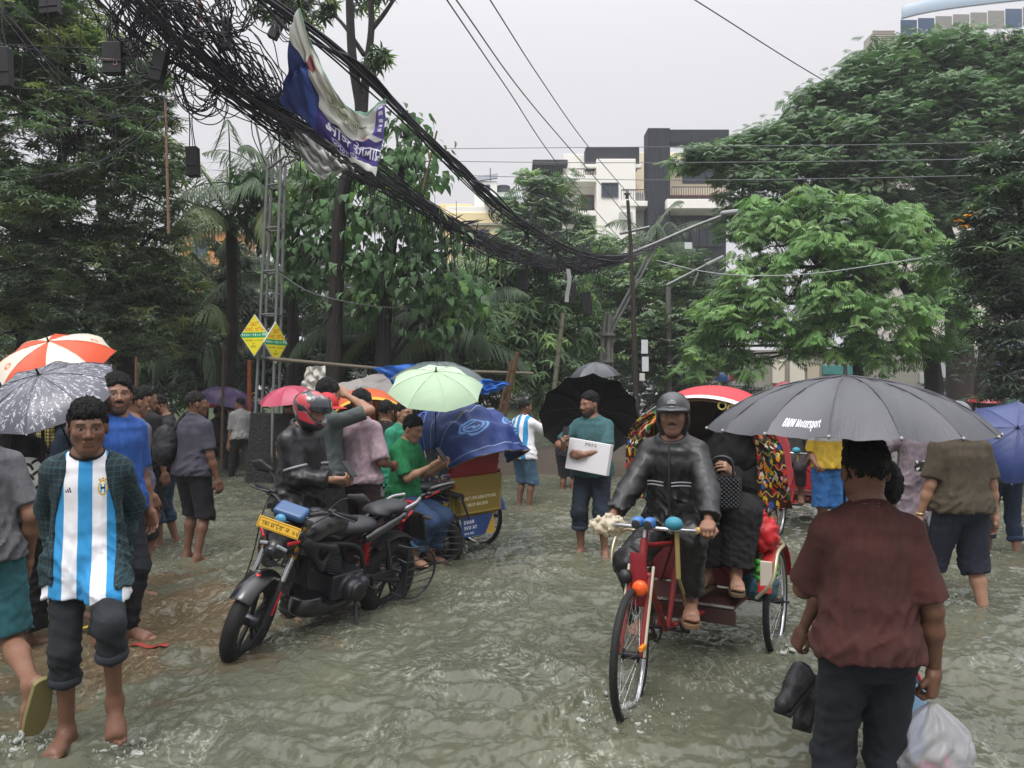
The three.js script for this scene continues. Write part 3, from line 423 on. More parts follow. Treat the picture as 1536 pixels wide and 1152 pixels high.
// ---------------------------------------------------------------- Bengali lettering drawn with strokes
const GL = {   // strokes on a 10 x 10 cell, the head line runs along y = 0
  'ম': [[1, 0, 1, 5, 3, 7, 1, 8.5, 0.5, 7], [1, 5, 6, 5], [6, 0, 6, 9]], 'া': [[2, 0, 2, 9]], 'ন': [[1, 3, 3.5, 3, 4.5, 5, 2, 7, 1, 6], [4.5, 4.5, 6.5, 4], [6.5, 0, 6.5, 9]], 'ই': [[2, 0, 5, 2.5, 1, 4.5, 5, 6, 6, 8, 3, 9.5], [4, 0, 6, -2.5, 3, -3.5]],
  'স': [[1, 0, 1, 4, 3, 6, 1, 8], [1, 4, 6, 4], [6, 0, 6, 9], [3, 4, 3, 1.5]], 'ল': [[1, 7, 2, 3.5, 3.5, 6, 5, 3.5, 6, 6], [6.5, 0, 6.5, 9]], 'জ': [[1, 2, 4, 4, 5, 8, 2, 9, 1, 7], [5, 5, 7, 3, 7, 9]], 'প': [[1, 0, 1, 5, 4, 7, 6, 4], [6, 0, 6, 9]], 'ট': [[1.5, 0, 1.5, 6, 3, 9, 6, 8, 5.5, 5], [2, -1, 5, -3.5]],
  'ব': [[6, 0, 1, 4.5, 6, 9, 6, 0]], 'ক': [[3.5, 0, 1, 4.5, 4, 8.5, 4, 0], [4, 3.5, 7, 4, 7, 7]], 'র': [[6, 0, 1, 4.5, 6, 8, 6, 0], [4, 9.5, 4.4, 9.9]], 'ি': [[2, 0, 2, 9], [2, 0, 4, -4, 8, 0]], 'য': [[1, 1, 3, 4, 1, 6, 5.5, 6.5], [5.5, 0, 5.5, 9], [3, 9.4, 3.4, 9.8]], 'ত': [[2, 2, 5, 3, 5.5, 7, 2.5, 9, 1, 7, 3, 5]], 'দ': [[2, 0, 2, 4, 5, 5, 6, 9]], 'শ': [[1, 4, 3, 2, 4, 6, 2, 8], [6.5, 0, 6.5, 9], [4, 5, 6.5, 4]], 'হ': [[2, 0, 5, 2, 2, 4.5, 6, 6, 5, 9]], 'গ': [[1, 2, 4, 1, 4, 6], [6.5, 0, 6.5, 9]], 'এ': [[2, 1, 5, 3, 2, 6, 6, 9], [5, 0, 5, 5]],
  '১': [[3, 3, 5, 5, 3, 6, 2, 4, 4, 1, 6, 5, 5, 9]], '৪': [[2, 1, 5, 4.5, 2, 8, 5, 8, 2, 4.5, 5, 1, 2, 1]], '২': [[2, 2, 4, 4, 2, 5, 3, 8, 6, 8]], '০': [[3.5, 2, 6, 5, 3.5, 8, 1, 5, 3.5, 2]], '৩': [[1, 2, 3, 6, 5, 3, 6, 7, 4, 9]], '-': [[1, 5, 5, 5]], '৫': [[1, 1, 2, 5, 5, 3, 6, 7, 3, 9, 1, 7]], '৭': [[2, 3, 4, 2, 4, 5, 2, 5], [4, 2, 6, 5, 5, 9]],
};
function bangla(c, text, x, y, size, color, weight = 0.13) {
  c.strokeStyle = color; c.lineWidth = size * weight; c.lineCap = c.lineJoin = 'round';
  const s = size / 10; let cx = x;
  for (const word of text.split(' ')) {
    const x0 = cx; let head = false;
    for (const ch of word) { const g = GL[ch]; if (!g) { cx += size * 0.4; continue; } for (const st of g) { c.beginPath(); for (let i = 0; i < st.length; i += 2) { const px = cx + st[i] * s, py = y + st[i + 1] * s; i ? c.lineTo(px, py) : c.moveTo(px, py); } c.stroke(); } head = head || !/[০-৯-]/.test(ch); cx += size * (ch === 'া' ? 0.42 : 0.78); }
    if (head) { c.beginPath(); c.moveTo(x0, y); c.lineTo(cx, y); c.stroke(); }
    cx += size * 0.45;
  }
  return cx - x;
}
// ---------------------------------------------------------------- poles, lamps, signs
const galv = M('#8d8f8e', 0.45, { metalness: 0.35, map: grain }), blackPlastic = M('#0b0b0e', 0.55), cableMat = [M('#121217', 0.55), M('#1d1d24', 0.6), M('#0d0d10', 0.45), M('#2a2433', 0.6)], bambooM = M('#6e5236', 0.75, { map: grain }), bambooOld = M('#7c7464', 0.85, { map: grain });
const lattice = thing('lattice_pole', 'grey steel lattice pole carrying the two yellow diamond signs', 'pole');
{ const b = at(397, 700, 14.5), t = at(414, 240, 14.5), w0 = 0.19, w1 = 0.14; b.y = -0.1;
  const corner = (f, sx, sz) => { const p = b.clone().lerp(t, f), w = lerp(w0, w1, f); return p.add(V(sx * w, 0, sz * w + 0.06 * sx)); };
  for (const sx of [-1, 1]) for (const sz of [-1, 1]) mesh('leg', cyl(corner(0, sx, sz), corner(1, sx, sz), 0.03, 0.03, 6), galv, lattice);
  for (let i = 1; i < 8; i++) { const f = i / 7.6; mesh('rung', merge([[-1, -1, 1, -1], [1, -1, 1, 1], [1, 1, -1, 1], [-1, 1, -1, -1]].map(([a, c, d, e]) => cyl(corner(f, a, c), corner(f, d, e), 0.02, 0.02, 5))), galv, lattice); }
  mesh('bracket', merge([cyl(corner(0.97, -1, 1), at(427, 233, 14.2), 0.025), cyl(corner(0.97, 1, 1), at(447, 235, 14.2), 0.025), cyl(at(427, 233, 14.2), at(447, 235, 14.2), 0.02)]), galv, lattice);
  for (const [x0, x1] of [[371, 400], [384, 418]]) mesh('stay_rod', cyl(at(x0, 135, 14.3), at(x1, 262, 14.5), 0.02, 0.02, 5), galv, lattice);
  mesh('footing', cyl([b.x, -0.1, b.z], [b.x + 0.05, 1.3, b.z], 0.36, 0.3, 10), M('#1d1c1b', 0.8, { bumpMap: roughBump, bumpScale: 0.03 }), lattice);
}
const signTex = canvasTex(256, 384, (c, w, h) => {
  c.fillStyle = '#e9dc20'; c.fillRect(0, 0, w, h); c.fillStyle = '#1c9a63'; c.fillRect(0, 165, w, 48);
  bangla(c, 'জমি', 92, 75, 34, '#e0702a'); bangla(c, 'পলট বিকরয', 44, 126, 32, '#dd6a28'); bangla(c, '১৪৪০-১৪২০ সকযার', 14, 175, 25, '#f4fbf4', 0.12); bangla(c, '০১৭৪৫-২৩০১২৪', 46, 228, 19, '#5d5a1e'); bangla(c, 'এ', 118, 262, 15, '#4a481c'); bangla(c, 'নগদ', 100, 288, 20, '#55521d');
});
function diamond(px, py, d, w, h, yaw, label) {
  const o = thing('diamond_sign', label, 'sign', at(px, py, d), yaw, 'yellow diamond signs'), sh = new THREE.Shape([[0, h / 2], [w / 2, 0], [0, -h / 2], [-w / 2, 0]].map((p) => new THREE.Vector2(...p)));
  const g = new THREE.ExtrudeGeometry(sh, { depth: 0.025, bevelEnabled: false }); mesh('backing', g.translate(0, 0, -0.03), M('#c9c9c4', 0.5), o);
  const f = new THREE.ShapeGeometry(new THREE.Shape([[0, h / 2 - 0.015], [w / 2 - 0.015, 0], [0, -h / 2 + 0.015], [-w / 2 + 0.015, 0]].map((p) => new THREE.Vector2(...p)))), uv = f.attributes.uv, p = f.attributes.position; for (let i = 0; i < p.count; i++) uv.setXY(i, p.getX(i) / w + 0.5, p.getY(i) / h + 0.5);
  mesh('face', f, M('#ffffff', 0.5, { map: signTex }), o);
}
diamond(381, 503, 14.2, 0.6, 0.78, -0.25, 'yellow diamond land sale sign facing the road on the lattice pole'); diamond(414, 514, 14.2, 0.6, 0.78, 1.1, 'yellow diamond land sale sign turned edgewise on the lattice pole');
{ const o = thing('lamp_pole', 'concrete finned street lamp pole with a long angled arm', 'street lamp'), D = 21;
  const base = at(906, 600, D); for (const [a, c] of [[-9, -1], [-3, 1], [4, -1], [10, 1]]) mesh('leg', cyl(at(905 + a * 1.3, 625, D + c * 0.12), at(912 + a * 0.45, 470, D + c * 0.06), 0.07, 0.05, 6), M('#8f8d86', 0.8, { map: grain }), o);
  for (const y of [500, 540, 580]) mesh('collar', cyl(at(912 - (y - 470) * 0.06, y, D), at(912 - (y - 470) * 0.06, y + 4, D), 0.24, 0.24, 12), M('#77756f', 0.8), o);
  for (const q of [-3, 3]) mesh('strut', cyl(at(911 + q, 505, D), at(984 + q, 366, D), 0.045, 0.04, 6), galv, o);
  mesh('arm', tube([at(928, 388, D), at(960, 374, D), at(985, 364, D), at(1040, 340, D), at(1090, 321, D)], 0.05, 20, 7), galv, o);
  mesh('lamp_head', put(new RoundedBoxGeometry(0.62, 0.12, 0.24, 3, 0.05), ...at(1098, 318, D).toArray(), 0, 0, 0.12), M('#9da0a2', 0.4), o); }
{ const o = thing('street_lamp', 'second lamp arm low beside the flame tree', 'street lamp'), D = 23; mesh('arm', cyl(at(1000, 428, D), at(1062, 396, D), 0.045, 0.045, 7), galv, o); mesh('brace', cyl(at(1048, 408, D), at(1040, 428, D), 0.03), galv, o); mesh('lamp_head', put(new RoundedBoxGeometry(0.6, 0.1, 0.22, 3, 0.04), ...at(1072, 391, D).toArray(), 0, 0, 0.45), M('#9da0a2', 0.4), o); mesh('pole', cyl(at(1003, 430, D), [at(1003, 430, D).x, -0.2, -D], 0.08, 0.1, 8), M('#5d5a55', 0.8), o); }
{ const o = thing('utility_pole', 'dark wooden utility pole with insulator and paper notices', 'pole'), D = 20; mesh('post', limb([at(956, 690, D), at(951, 500, D), at(947, 380, D), at(942, 300, D)], [0.085, 0.075, 0.062, 0.045], 9, 4), M('#41392f', 0.85, { map: grain, bumpMap: roughBump, bumpScale: 0.03 }), o);
  mesh('insulator', put(lathe([[0, 0], [0.05, 0.02], [0.04, 0.1], [0.1, 0.14], [0.03, 0.18], [0.06, 0.24], [0, 0.28]], 12), ...at(941, 298, D).toArray()), M('#55504c', 0.4), o);
  for (const [x, y, h] of [[967, 520, 0.36], [968, 546, 0.38]]) mesh('notice', box(...at(x, y, D - 0.15).toArray(), 0.17, h, 0.01), M('#c9cbd0', 0.7), o); mesh('meter_box', box(...at(963, 566, D - 0.15).toArray(), 0.14, 0.2, 0.1, 0.02), M('#c0c0bc', 0.6), o); mesh('crossarm', cyl(at(930, 350, D), at(975, 340, D), 0.04), galv, o); }
{ const o = thing('concrete_post', 'slim dark post with looped cable behind the red hood', 'pole'), D = 25; mesh('post', cyl(at(1014, 480, D), at(1012, 640, D), 0.09, 0.12, 8), M('#4a4846', 0.8, { map: grain }), o); mesh('cable_loop', tube([at(1012, 500, D), at(1026, 530, D - 0.1), at(1024, 570, D), at(1006, 590, D)], 0.03, 20, 6), blackPlastic, o); }
// bamboo
const bamboo = (label, a, b, r, m = bambooM) => { const o = thing('bamboo_pole', label, 'bamboo pole', [0, 0, 0], 0, 'bamboo poles'); const n = Math.max(3, Math.round(a.distanceTo(b) / 0.32)); mesh('culm', cyl(a, b, r, r * 0.8, 9), m, o); const k = []; for (let i = 1; i < n; i++) { const p = a.clone().lerp(b, i / n), q = a.clone().lerp(b, i / n + 0.008); k.push(cyl(p, q, r * 1.14, r * 1.14, 9)); } mesh('joints', merge(k), m, o).userData.kind = 'stuff'; };
bamboo('long horizontal bamboo pole from the lattice pole to the blue tarpaulin', at(405, 538, 14), at(572, 553, 13.4), 0.035, bambooOld);
bamboo('horizontal bamboo pole between the blue tarpaulin and the leaning poles', at(690, 557, 13.4), at(800, 560, 13.6), 0.03, bambooOld);
bamboo('brown bamboo pole leaning beside the man photographing in striped jersey', at(742, 694, 13.2), at(776, 528, 13), 0.05);
bamboo('thin bamboo pole leaning behind the blue tarpaulin end', at(732, 690, 13.6), at(768, 540, 13.5), 0.035);
bamboo('pale slim pole standing behind the black umbrella', at(828, 610, 18), at(845, 470, 18), 0.06, M('#6b6a58', 0.8)); 
bamboo('upright bamboo pole beside the purple umbrella', at(333, 700, 15), at(335, 512, 15), 0.03, M('#4a3c2c', 0.8)); bamboo('orange bamboo pole behind the yellow diamond sign', at(374, 680, 15.2), at(374, 540, 15.2), 0.05, M('#8a4a22', 0.75));
bamboo('short bamboo pole behind the man in the blue polo shirt', at(206, 690, 13), at(204, 535, 13), 0.03); bamboo('bamboo pole behind the orange and white umbrella', at(150, 690, 8.6), at(149, 548, 8.6), 0.025, M('#7d5c3a', 0.7));
bamboo('thin bamboo stick hanging upright beside the dark tree', at(252, 350, 11), at(246, 150, 11), 0.02, M('#7d6450', 0.85)); bamboo('thin bamboo stick tied into the cable bundle', at(292, 112, 8), at(297, -20, 8), 0.02, M('#8a6a58', 0.8));
bamboo('thin stick tied across the upper cables above the creeper', at(634, 285, 13), at(655, 195, 13), 0.02, M('#5a4a38', 0.8));
// tarpaulins
const cloth = (name, label, cat, corners, m, seed, sag = 0.12, n = 24) => { const [a, b, c, d] = corners; const g = thick(sheet(n, n, (u, v) => { const p = a.clone().lerp(b, u).lerp(d.clone().lerp(c, u), v), s = Math.sin(Math.PI * u) * Math.sin(Math.PI * v); return [p.x + 0.015 * n2(u * 3 + seed, v * 3), p.y - sag * s + 0.025 * n2(u * 3 + seed, v * 2), p.z + 0.06 * n2(u * 2, v * 3 + seed) + 0.02 * n2(u * 7, v * 2 + seed)]; }), 0.006); return solo(name, g, m, label, cat); };
cloth('blue_tarpaulin', 'bright blue tarpaulin strung over the stall behind the pale green umbrella', 'tarpaulin', [at(560, 550, 13.4), at(640, 545, 12.6), at(640, 596, 12.4), at(600, 590, 13.2)], M('#1560b8', 0.4), 1, 0.05);
cloth('blue_tarpaulin', 'blue tarpaulin corner tied to the leaning bamboo pole', 'tarpaulin', [at(700, 566, 12.6), at(766, 574, 13), at(745, 588, 13), at(708, 594, 12.6)], M('#1663bd', 0.4), 2, 0.03);
cloth('grey_tarpaulin', 'sagging grey tarpaulin roof of the stall beside the blue one', 'tarpaulin', [at(498, 578, 13.4), at(574, 560, 13.4), at(600, 588, 12.6), at(500, 592, 12.6)], M('#8e8a86', 0.8), 3, 0.08);
cloth('white_cloth', 'white sheet hung from the horizontal bamboo pole', 'cloth', [at(460, 550, 13.7), at(489, 550, 13.6), at(488, 590, 13.6), at(450, 588, 13.7)], M('#b9b8b0', 0.8), 4, 0.02);
// ---------------------------------------------------------------- overhead cables
function route(pts) { return new THREE.CatmullRomCurve3(pts.map(([x, y, d]) => at(x, y, d)), false, 'catmullrom', 0.5); }
function bundle(name, label, pts, n, spread, seed, r0 = 0.008, r1 = 0.016, loose = 0.15) {
  const o = thing(name, label, 'cables'), R = rng(seed), base = route(pts), N = 14;
  for (let i = 0; i < n; i++) {
    const ox = (R() - 0.5), oy = (R() - 0.5), sag = R() < loose ? R() * 0.5 : 0, P = [];
    for (let j = 0; j <= N; j++) { const t = j / N, p = base.getPoint(t), sp = spread(t), tight = 0.55 + 0.45 * Math.abs(Math.sin(t * 9 + seed)); P.push(p.add(V((ox + 0.25 * (R() - 0.5)) * sp * tight, (oy + 0.35 * (R() - 0.5)) * sp * tight - sag * Math.pow(Math.sin(Math.PI * ((t * 3) % 1)), 2) * 0.5, (ox - oy) * sp * 0.5))); }
    mesh('cable', tube(P, lerp(r0, r1, R() * R()), 44, 5), cableMat[Math.floor(R() * 4)], o);
  }
  return [o, base];
}
const RL = [[150, -60, 7], [240, 30, 7.4], [320, 105, 8], [400, 165, 9], [470, 205, 10], [540, 245, 11.4], [610, 290, 13], [690, 345, 15.4], [760, 378, 17.6], [830, 394, 19.5], [900, 392, 20.4], [950, 384, 21]];
const RU = [[330, -50, 7], [400, -5, 7.8], [480, 55, 8.8], [545, 110, 9.8], [610, 175, 11], [680, 245, 12.8], [740, 300, 14.6], [800, 345, 16.8], [870, 380, 19], [930, 388, 20.6]];
const [lowB, lowC] = bundle('cable_bundle', 'thick sagging bundle of black cables below the torn banner', RL, 60, (t) => lerp(0.58, 0.34, t), 1, 0.006, 0.013);
const [upB, upC] = bundle('cable_bundle', 'taut upper strand of black cables running down past the banner', RU, 16, (t) => 0.13 + 0.12 * t, 2, 0.01, 0.02, 0.1);
const [fanB, fanC] = bundle('cable_bundle', 'fan of loose cables between the two thick bundles at the banner', [[215, -50, 7], [300, 15, 7.5], [370, 90, 8.4], [430, 160, 9.4], [500, 215, 10.6]], 46, (t) => lerp(1.0, 0.3, t), 3, 0.006, 0.011, 0.2);
const [, leadC] = bundle('cable_bundle', 'grey cables looping from the bundle to the lamp arm', [[840, 392, 19.6], [890, 402, 20.2], [930, 388, 20.6], [960, 372, 21], [985, 364, 21]], 9, () => 0.35, 4, 0.012, 0.02, 0.3);
{ // tails and rags hanging from the bundles
  const R = rng(8), g = [], rag = []; const hang = (p, L, r) => { const q = p.clone(); g.push(tube([q, q.clone().add(V((R() - 0.5) * 0.15, -L * 0.5, (R() - 0.5) * 0.1)), q.clone().add(V((R() - 0.5) * 0.3, -L, (R() - 0.5) * 0.2))], r, 8, 4)); };
  for (let i = 0; i < 90; i++) hang(lowC.getPoint(0.45 + 0.5 * R()).add(V((R() - 0.5) * 0.3, -0.1, (R() - 0.5) * 0.2)), 0.2 + 0.9 * R(), 0.007);
  for (let i = 0; i < 30; i++) hang(lowC.getPoint(0.2 + 0.4 * R()), 0.3 + 0.5 * R(), 0.006);
  for (let i = 0; i < 14; i++) { const p = at(560 + R() * 130, 280 + R() * 60, 13 + R()); g.push(tube([p, p.clone().add(V(0.03, -1.2, 0)), p.clone().add(V(0.06 * R(), -2.2 - R(), 0))], 0.005, 8, 4)); }
  for (let i = 0; i < 190; i++) { const c = R() < 0.55 ? upC.getPoint(0.74 + 0.2 * R()) : lowC.getPoint(0.62 + 0.3 * R()); const L = 0.25 + 0.4 * R(); rag.push(put(blade(L, 0.038, 0.1, 0.3, 3), c.x + (R() - 0.5) * 0.35, c.y + (R() - 0.6) * 0.3, c.z + (R() - 0.5) * 0.3, 1.5 + 0.3 * (R() - 0.5), R() * 6.28, 0)); }
  const t = thing('cable_tails', 'loose cable ends and withered black creeper hanging from the bundle', 'cables'); mesh('loose_ends', merge(g), cableMat[1], t).userData.kind = 'stuff'; mesh('withered_creeper', merge(rag), M('#17191c', 0.85), t).userData.kind = 'stuff';
}
function coil(label, px, py, d, r, turns, seed, tilt = 0) { const R = rng(seed), P = [], c = at(px, py, d), N = turns * 14; let rr = r, ox = 0, oy = 0; for (let i = 0; i <= N; i++) { if (i % 7 === 0) { rr = r * (0.55 + 0.55 * R()); ox = (R() - 0.5) * r * 0.5; oy = (R() - 0.5) * r * 0.5; } const a = i / 14 * 6.283; P.push(V(c.x + ox + Math.cos(a) * rr * 0.8, c.y + oy + Math.sin(a) * rr * 1.1, c.z + (R() - 0.5) * 0.12 + tilt * Math.cos(a) * rr)); } solo('cable_coil', tube(P, 0.006, N * 3, 5), cableMat[seed % 4], label, 'cable coil', 'coils of spare cable'); }
coil('large tangled cable coil hanging under the bamboo stick', 300, 125, 8, 0.3, 14, 1); coil('tangled cable coil around the black tapered cable box', 225, 60, 7.6, 0.33, 14, 2, 0.3); coil('cable coil beside the numbered black cable box', 190, 35, 7.4, 0.3, 12, 3, 0.4); coil('small cable coil hanging before the cream apartment block', 744, 320, 14.8, 0.16, 8, 4); coil('cable coil at the top of the dark tree', 350, 10, 7.6, 0.22, 9, 5); coil('loose coil bunched at the top of the torn banner', 440, 25, 8.6, 0.2, 9, 6);
function cbox(label, px, py, d, w, h, dep, tiltZ, lines = 1) { const o = thing('cable_box', label, 'cable box', at(px, py, d), 0, 'black splitter boxes on the cables'); o.rotation.z = tiltZ; mesh('body', new RoundedBoxGeometry(w, h, dep, 2, 0.012), blackPlastic, o); mesh('lid_rim', box(0, -h * 0.12, dep / 2 + 0.004, w * 1.03, 0.014, 0.014), M('#24242a', 0.5), o); for (const s of [-1, 1]) mesh('cable_tail', tube([[s * w * 0.25, h / 2, 0], [s * w * 0.1, h / 2 + 0.25, 0.02], [s * 0.03, h / 2 + 0.5, 0]], 0.006, 8, 5), cableMat[0], o); return o; }
const nb = cbox('wide black cable box with pinkish digits painted on', 168, 86, 7.4, 0.19, 0.31, 0.09, 0.02);
{ const p = M('#b08a86', 0.8), pa = [[-0.02, -0.015, 0.01, -0.015], [0.03, -0.07, 0.03, -0.02], [0.03, -0.02, 0.062, -0.02], [0.062, -0.02, 0.062, -0.07], [0.062, -0.07, 0.03, -0.07], [0.03, -0.07, 0.03, -0.01]]; mesh('painted_digits', merge(pa.map(([a, b, c, d]) => cyl([a - 0.01, b - 0.01, 0.047], [c - 0.01, d - 0.01, 0.047], 0.005, 0.005, 4)).concat([cyl([-0.075, -0.02, 0.047], [-0.03, -0.02, 0.047], 0.005, 0.005, 4)])), p, nb); }
cbox('tapered black cable box tilted among the coils', 236, 98, 7.4, 0.13, 0.3, 0.1, -0.22); cbox('slim black cable box hanging low on two wires', 288, 242, 8.2, 0.125, 0.32, 0.1, 0.04); cbox('narrow black cable box close to the cable fan', 338, 48, 7.6, 0.08, 0.32, 0.08, 0); cbox('black cable box tilted beside the banner top', 416, 34, 8.8, 0.11, 0.36, 0.09, -0.45); cbox('black cable box at the top of the dark tree', 72, 5, 8.4, 0.2, 0.22, 0.1, 0.1); cbox('black cable box half behind the dark tree edge', 2, 100, 8, 0.16, 0.42, 0.1, 0.05); cbox('black cable box hanging from the lower bundle near the lamp pole', 783, 420, 18.4, 0.26, 0.5, 0.15, 0.06); cbox('long black cable box among the withered creeper', 880, 455, 20, 0.26, 0.6, 0.15, 0.1); cbox('black cable sleeve hanging above the wooden pole', 858, 440, 19.6, 0.18, 0.55, 0.12, -0.1);
solo('white_ribbon', thick(sheet(4, 12, (u, v) => { const p = at(852 + 6 * (u - 0.5) + 2 * Math.sin(v * 5), 403 + 50 * v, 18.8 + 0.1 * u); return p.toArray(); }), 0.004), M('#bdbdbb', 0.7), 'white plastic strip hanging under the cable bundle', 'plastic strip');
solo('white_tag', box(...at(1033, 368, 20).toArray(), 0.19, 0.17, 0.02), M('#c9cdd0', 0.6), 'small white plate hanging beside the long lamp arm', 'plate');
const wire = (label, pts, r, m = cableMat[1]) => solo('overhead_wire', tube(pts.map((p) => at(...p)), r, 40, 5), m, label, 'wire', 'single wires overhead');
wire('single black wire crossing the sky to the rain tree', [[1030, -12, 7], [1240, 120, 9], [1400, 205, 11], [1560, 275, 13.5]], 0.006, M('#4a4a50', 0.6)); wire('pale cable strung across the flame tree', [[985, 390, 21], [1050, 406, 19], [1120, 413, 17.5], [1210, 411, 16.5], [1310, 398, 15.5], [1440, 378, 14.6]], 0.011, M('#9da1a1', 0.6));
for (const [label, p] of [['thin wire sloping down to the dark villa roof', [[668, -6, 9], [760, 130, 13], [850, 262, 18], [1000, 440, 24]]], ['thin wire sloping down before the villa windows', [[682, -6, 9], [790, 145, 13], [905, 280, 18], [960, 350, 21]]], ['thin wire sloping down beside the villa chimney', [[732, -8, 10], [810, 115, 14], [880, 215, 18], [960, 310, 22]]], ['uppermost level wire across the sky and rain tree', [[640, 222, 24], [1000, 219, 22], [1300, 216, 20], [1560, 210, 18]]], ['middle level wire across the sky and rain tree', [[600, 240, 24], [900, 243, 22], [1250, 241, 20], [1560, 236, 18]]], ['lowest level wire across the villa and rain tree', [[690, 262, 24], [960, 269, 22], [1250, 267, 20], [1560, 260, 18]]], ['drooping wire from the lattice pole to the creeper trunk', [[416, 408, 14.3], [470, 440, 14.5], [560, 459, 14.8], [620, 459, 15], [690, 445, 16]]]]) wire(label, p, 0.010, M('#6d6e73', 0.6));
{ const R = rng(44), labels = ['thin slack wire crossing the dark tree', 'thin slack wire crossing the dark tree']; for (let i = 0; i < 12; i++) { const y0 = -20 + R() * 300, x0 = -20, y1 = 20 + R() * 330; wire('thin slack wire crossing the dark roadside tree', [[x0, y0, 8.5], [110 + 60 * R(), (y0 + y1) / 2 + 30 * R(), 8.7], [260 + 70 * R(), y1 * 0.5 + 30, 9.4]], 0.004, cableMat[3]); } for (let i = 0; i < 8; i++) { const x = 20 + i * 30 + R() * 15; wire('thin wire dangling down before the dark roadside tree', [[x, -20, 8], [x - 8 + 16 * R(), 90, 8.2], [x - 10 + 20 * R(), 160 + R() * 140, 8.3]], 0.004, cableMat[3]); } }
wire('thin wire dangling to the slim hanging box', [[282, 170, 8.1], [286, 200, 8.15], [288, 222, 8.2]], 0.004);
// ---------------------------------------------------------------- torn banner
{
  const bt = canvasTex(1024, 768, (c, w, h) => {
    c.fillStyle = '#d9d9d2'; c.fillRect(0, 0, w, h); const g = (col, p) => { c.fillStyle = col; c.beginPath(); p.forEach(([x, y], i) => (i ? c.lineTo(x, y) : c.moveTo(x, y))); c.fill(); };
    g('#23356f', [[0, 330], [150, 300], [330, 420], [380, 768], [0, 768]]); g('#34509c', [[150, 300], [215, 250], [420, 768], [330, 768]]); g('#3a2f78', [[330, 540], [1024, 430], [1024, 690], [360, 768]]);
    g('#8fb8a2', [[0, 0], [1024, 0], [1024, 36], [0, 36]]); g('#c9cdb8', [[420, 60], [760, 120], [700, 360], [400, 330]]); g('#9d5a5c', [[190, 180], [270, 150], [300, 280], [230, 330]]); g('#caa98c', [[210, 110], [260, 100], [275, 160], [205, 175]]);
    bangla(c, 'মান ইসলাম', 420, 545, 105, '#f2f1f6', 0.14); bangla(c, 'জনতার পাশে', 470, 690, 48, '#d9d8ea', 0.12); bangla(c, 'সমমান জানাই', 420, 230, 58, '#4a4a44', 0.12); bangla(c, 'শহর নগর', 480, 340, 44, '#5b5a52', 0.12); bangla(c, 'এলাকা', 720, 430, 48, '#c77c74', 0.12);
    g('#5d4fa0', [[940, 60], [1024, 60], [1024, 430], [900, 400]]); c.fillStyle = '#e4e4ea'; for (let i = 0; i < 5; i++) c.fillRect(960, 90 + i * 60, 40, 34);
  });
  const E = (pts) => route(pts), top = E([[447, 6, 7.7], [470, 72, 8.1], [505, 140, 8.5], [540, 168, 8.9], [578, 145, 9.3]]), bot = E([[416, 152, 8.1], [452, 178, 8.4], [505, 224, 8.8], [535, 245, 9.0], [562, 262, 9.2]]), lef = E([[447, 6, 7.7], [432, 70, 7.8], [416, 152, 8.1]]), rig = E([[578, 145, 9.3], [574, 200, 9.4], [562, 262, 9.2]]);
  const g = sheet(60, 40, (u, v) => { const a = top.getPoint(u).lerp(bot.getPoint(u), v), b = lef.getPoint(v).lerp(rig.getPoint(v), u), c = top.getPoint(0).lerp(top.getPoint(1), u).lerp(bot.getPoint(0).lerp(bot.getPoint(1), u), v), p = a.add(b).sub(c); const f = 0.10 * Math.sin((u * 5 + v * 1.5) * 4) * (1 - u * 0.5) * Math.sin(Math.PI * v * 0.9 + 0.2) + 0.06 * n2(u * 5, v * 4); return [p.x, p.y + 0.02 * n2(u * 7, v * 7), p.z + f]; }, (u, v) => [u, 1 - v]);
  const o = thing('banner', 'torn blue and white cloth banner with Bengali lettering hanging from the cables', 'banner'); mesh('printed_sheet', thick(g, 0.004), M('#ffffff', 0.7, { map: bt }), o);
  const pouch = sheet(30, 14, (u, v) => { const p = at(lerp(405, 520, u), lerp(152 + 95 * u, 152 + 85 * u + 55 * Math.sin(Math.PI * Math.min(1, u * 1.05)), v), 9.0 + 0.3 * u); return [p.x, p.y + 0.03 * n2(u * 6, v * 3), p.z - 0.35 + 0.1 * n2(u * 5, v * 5)]; }); mesh('folded_end', thick(pouch, 0.004), M('#b9bbb8', 0.75), o);
  mesh('tie_rope', tube([at(447, 8, 7.7), at(446, -20, 7.6)], 0.012, 4, 5), cableMat[0], o);
}
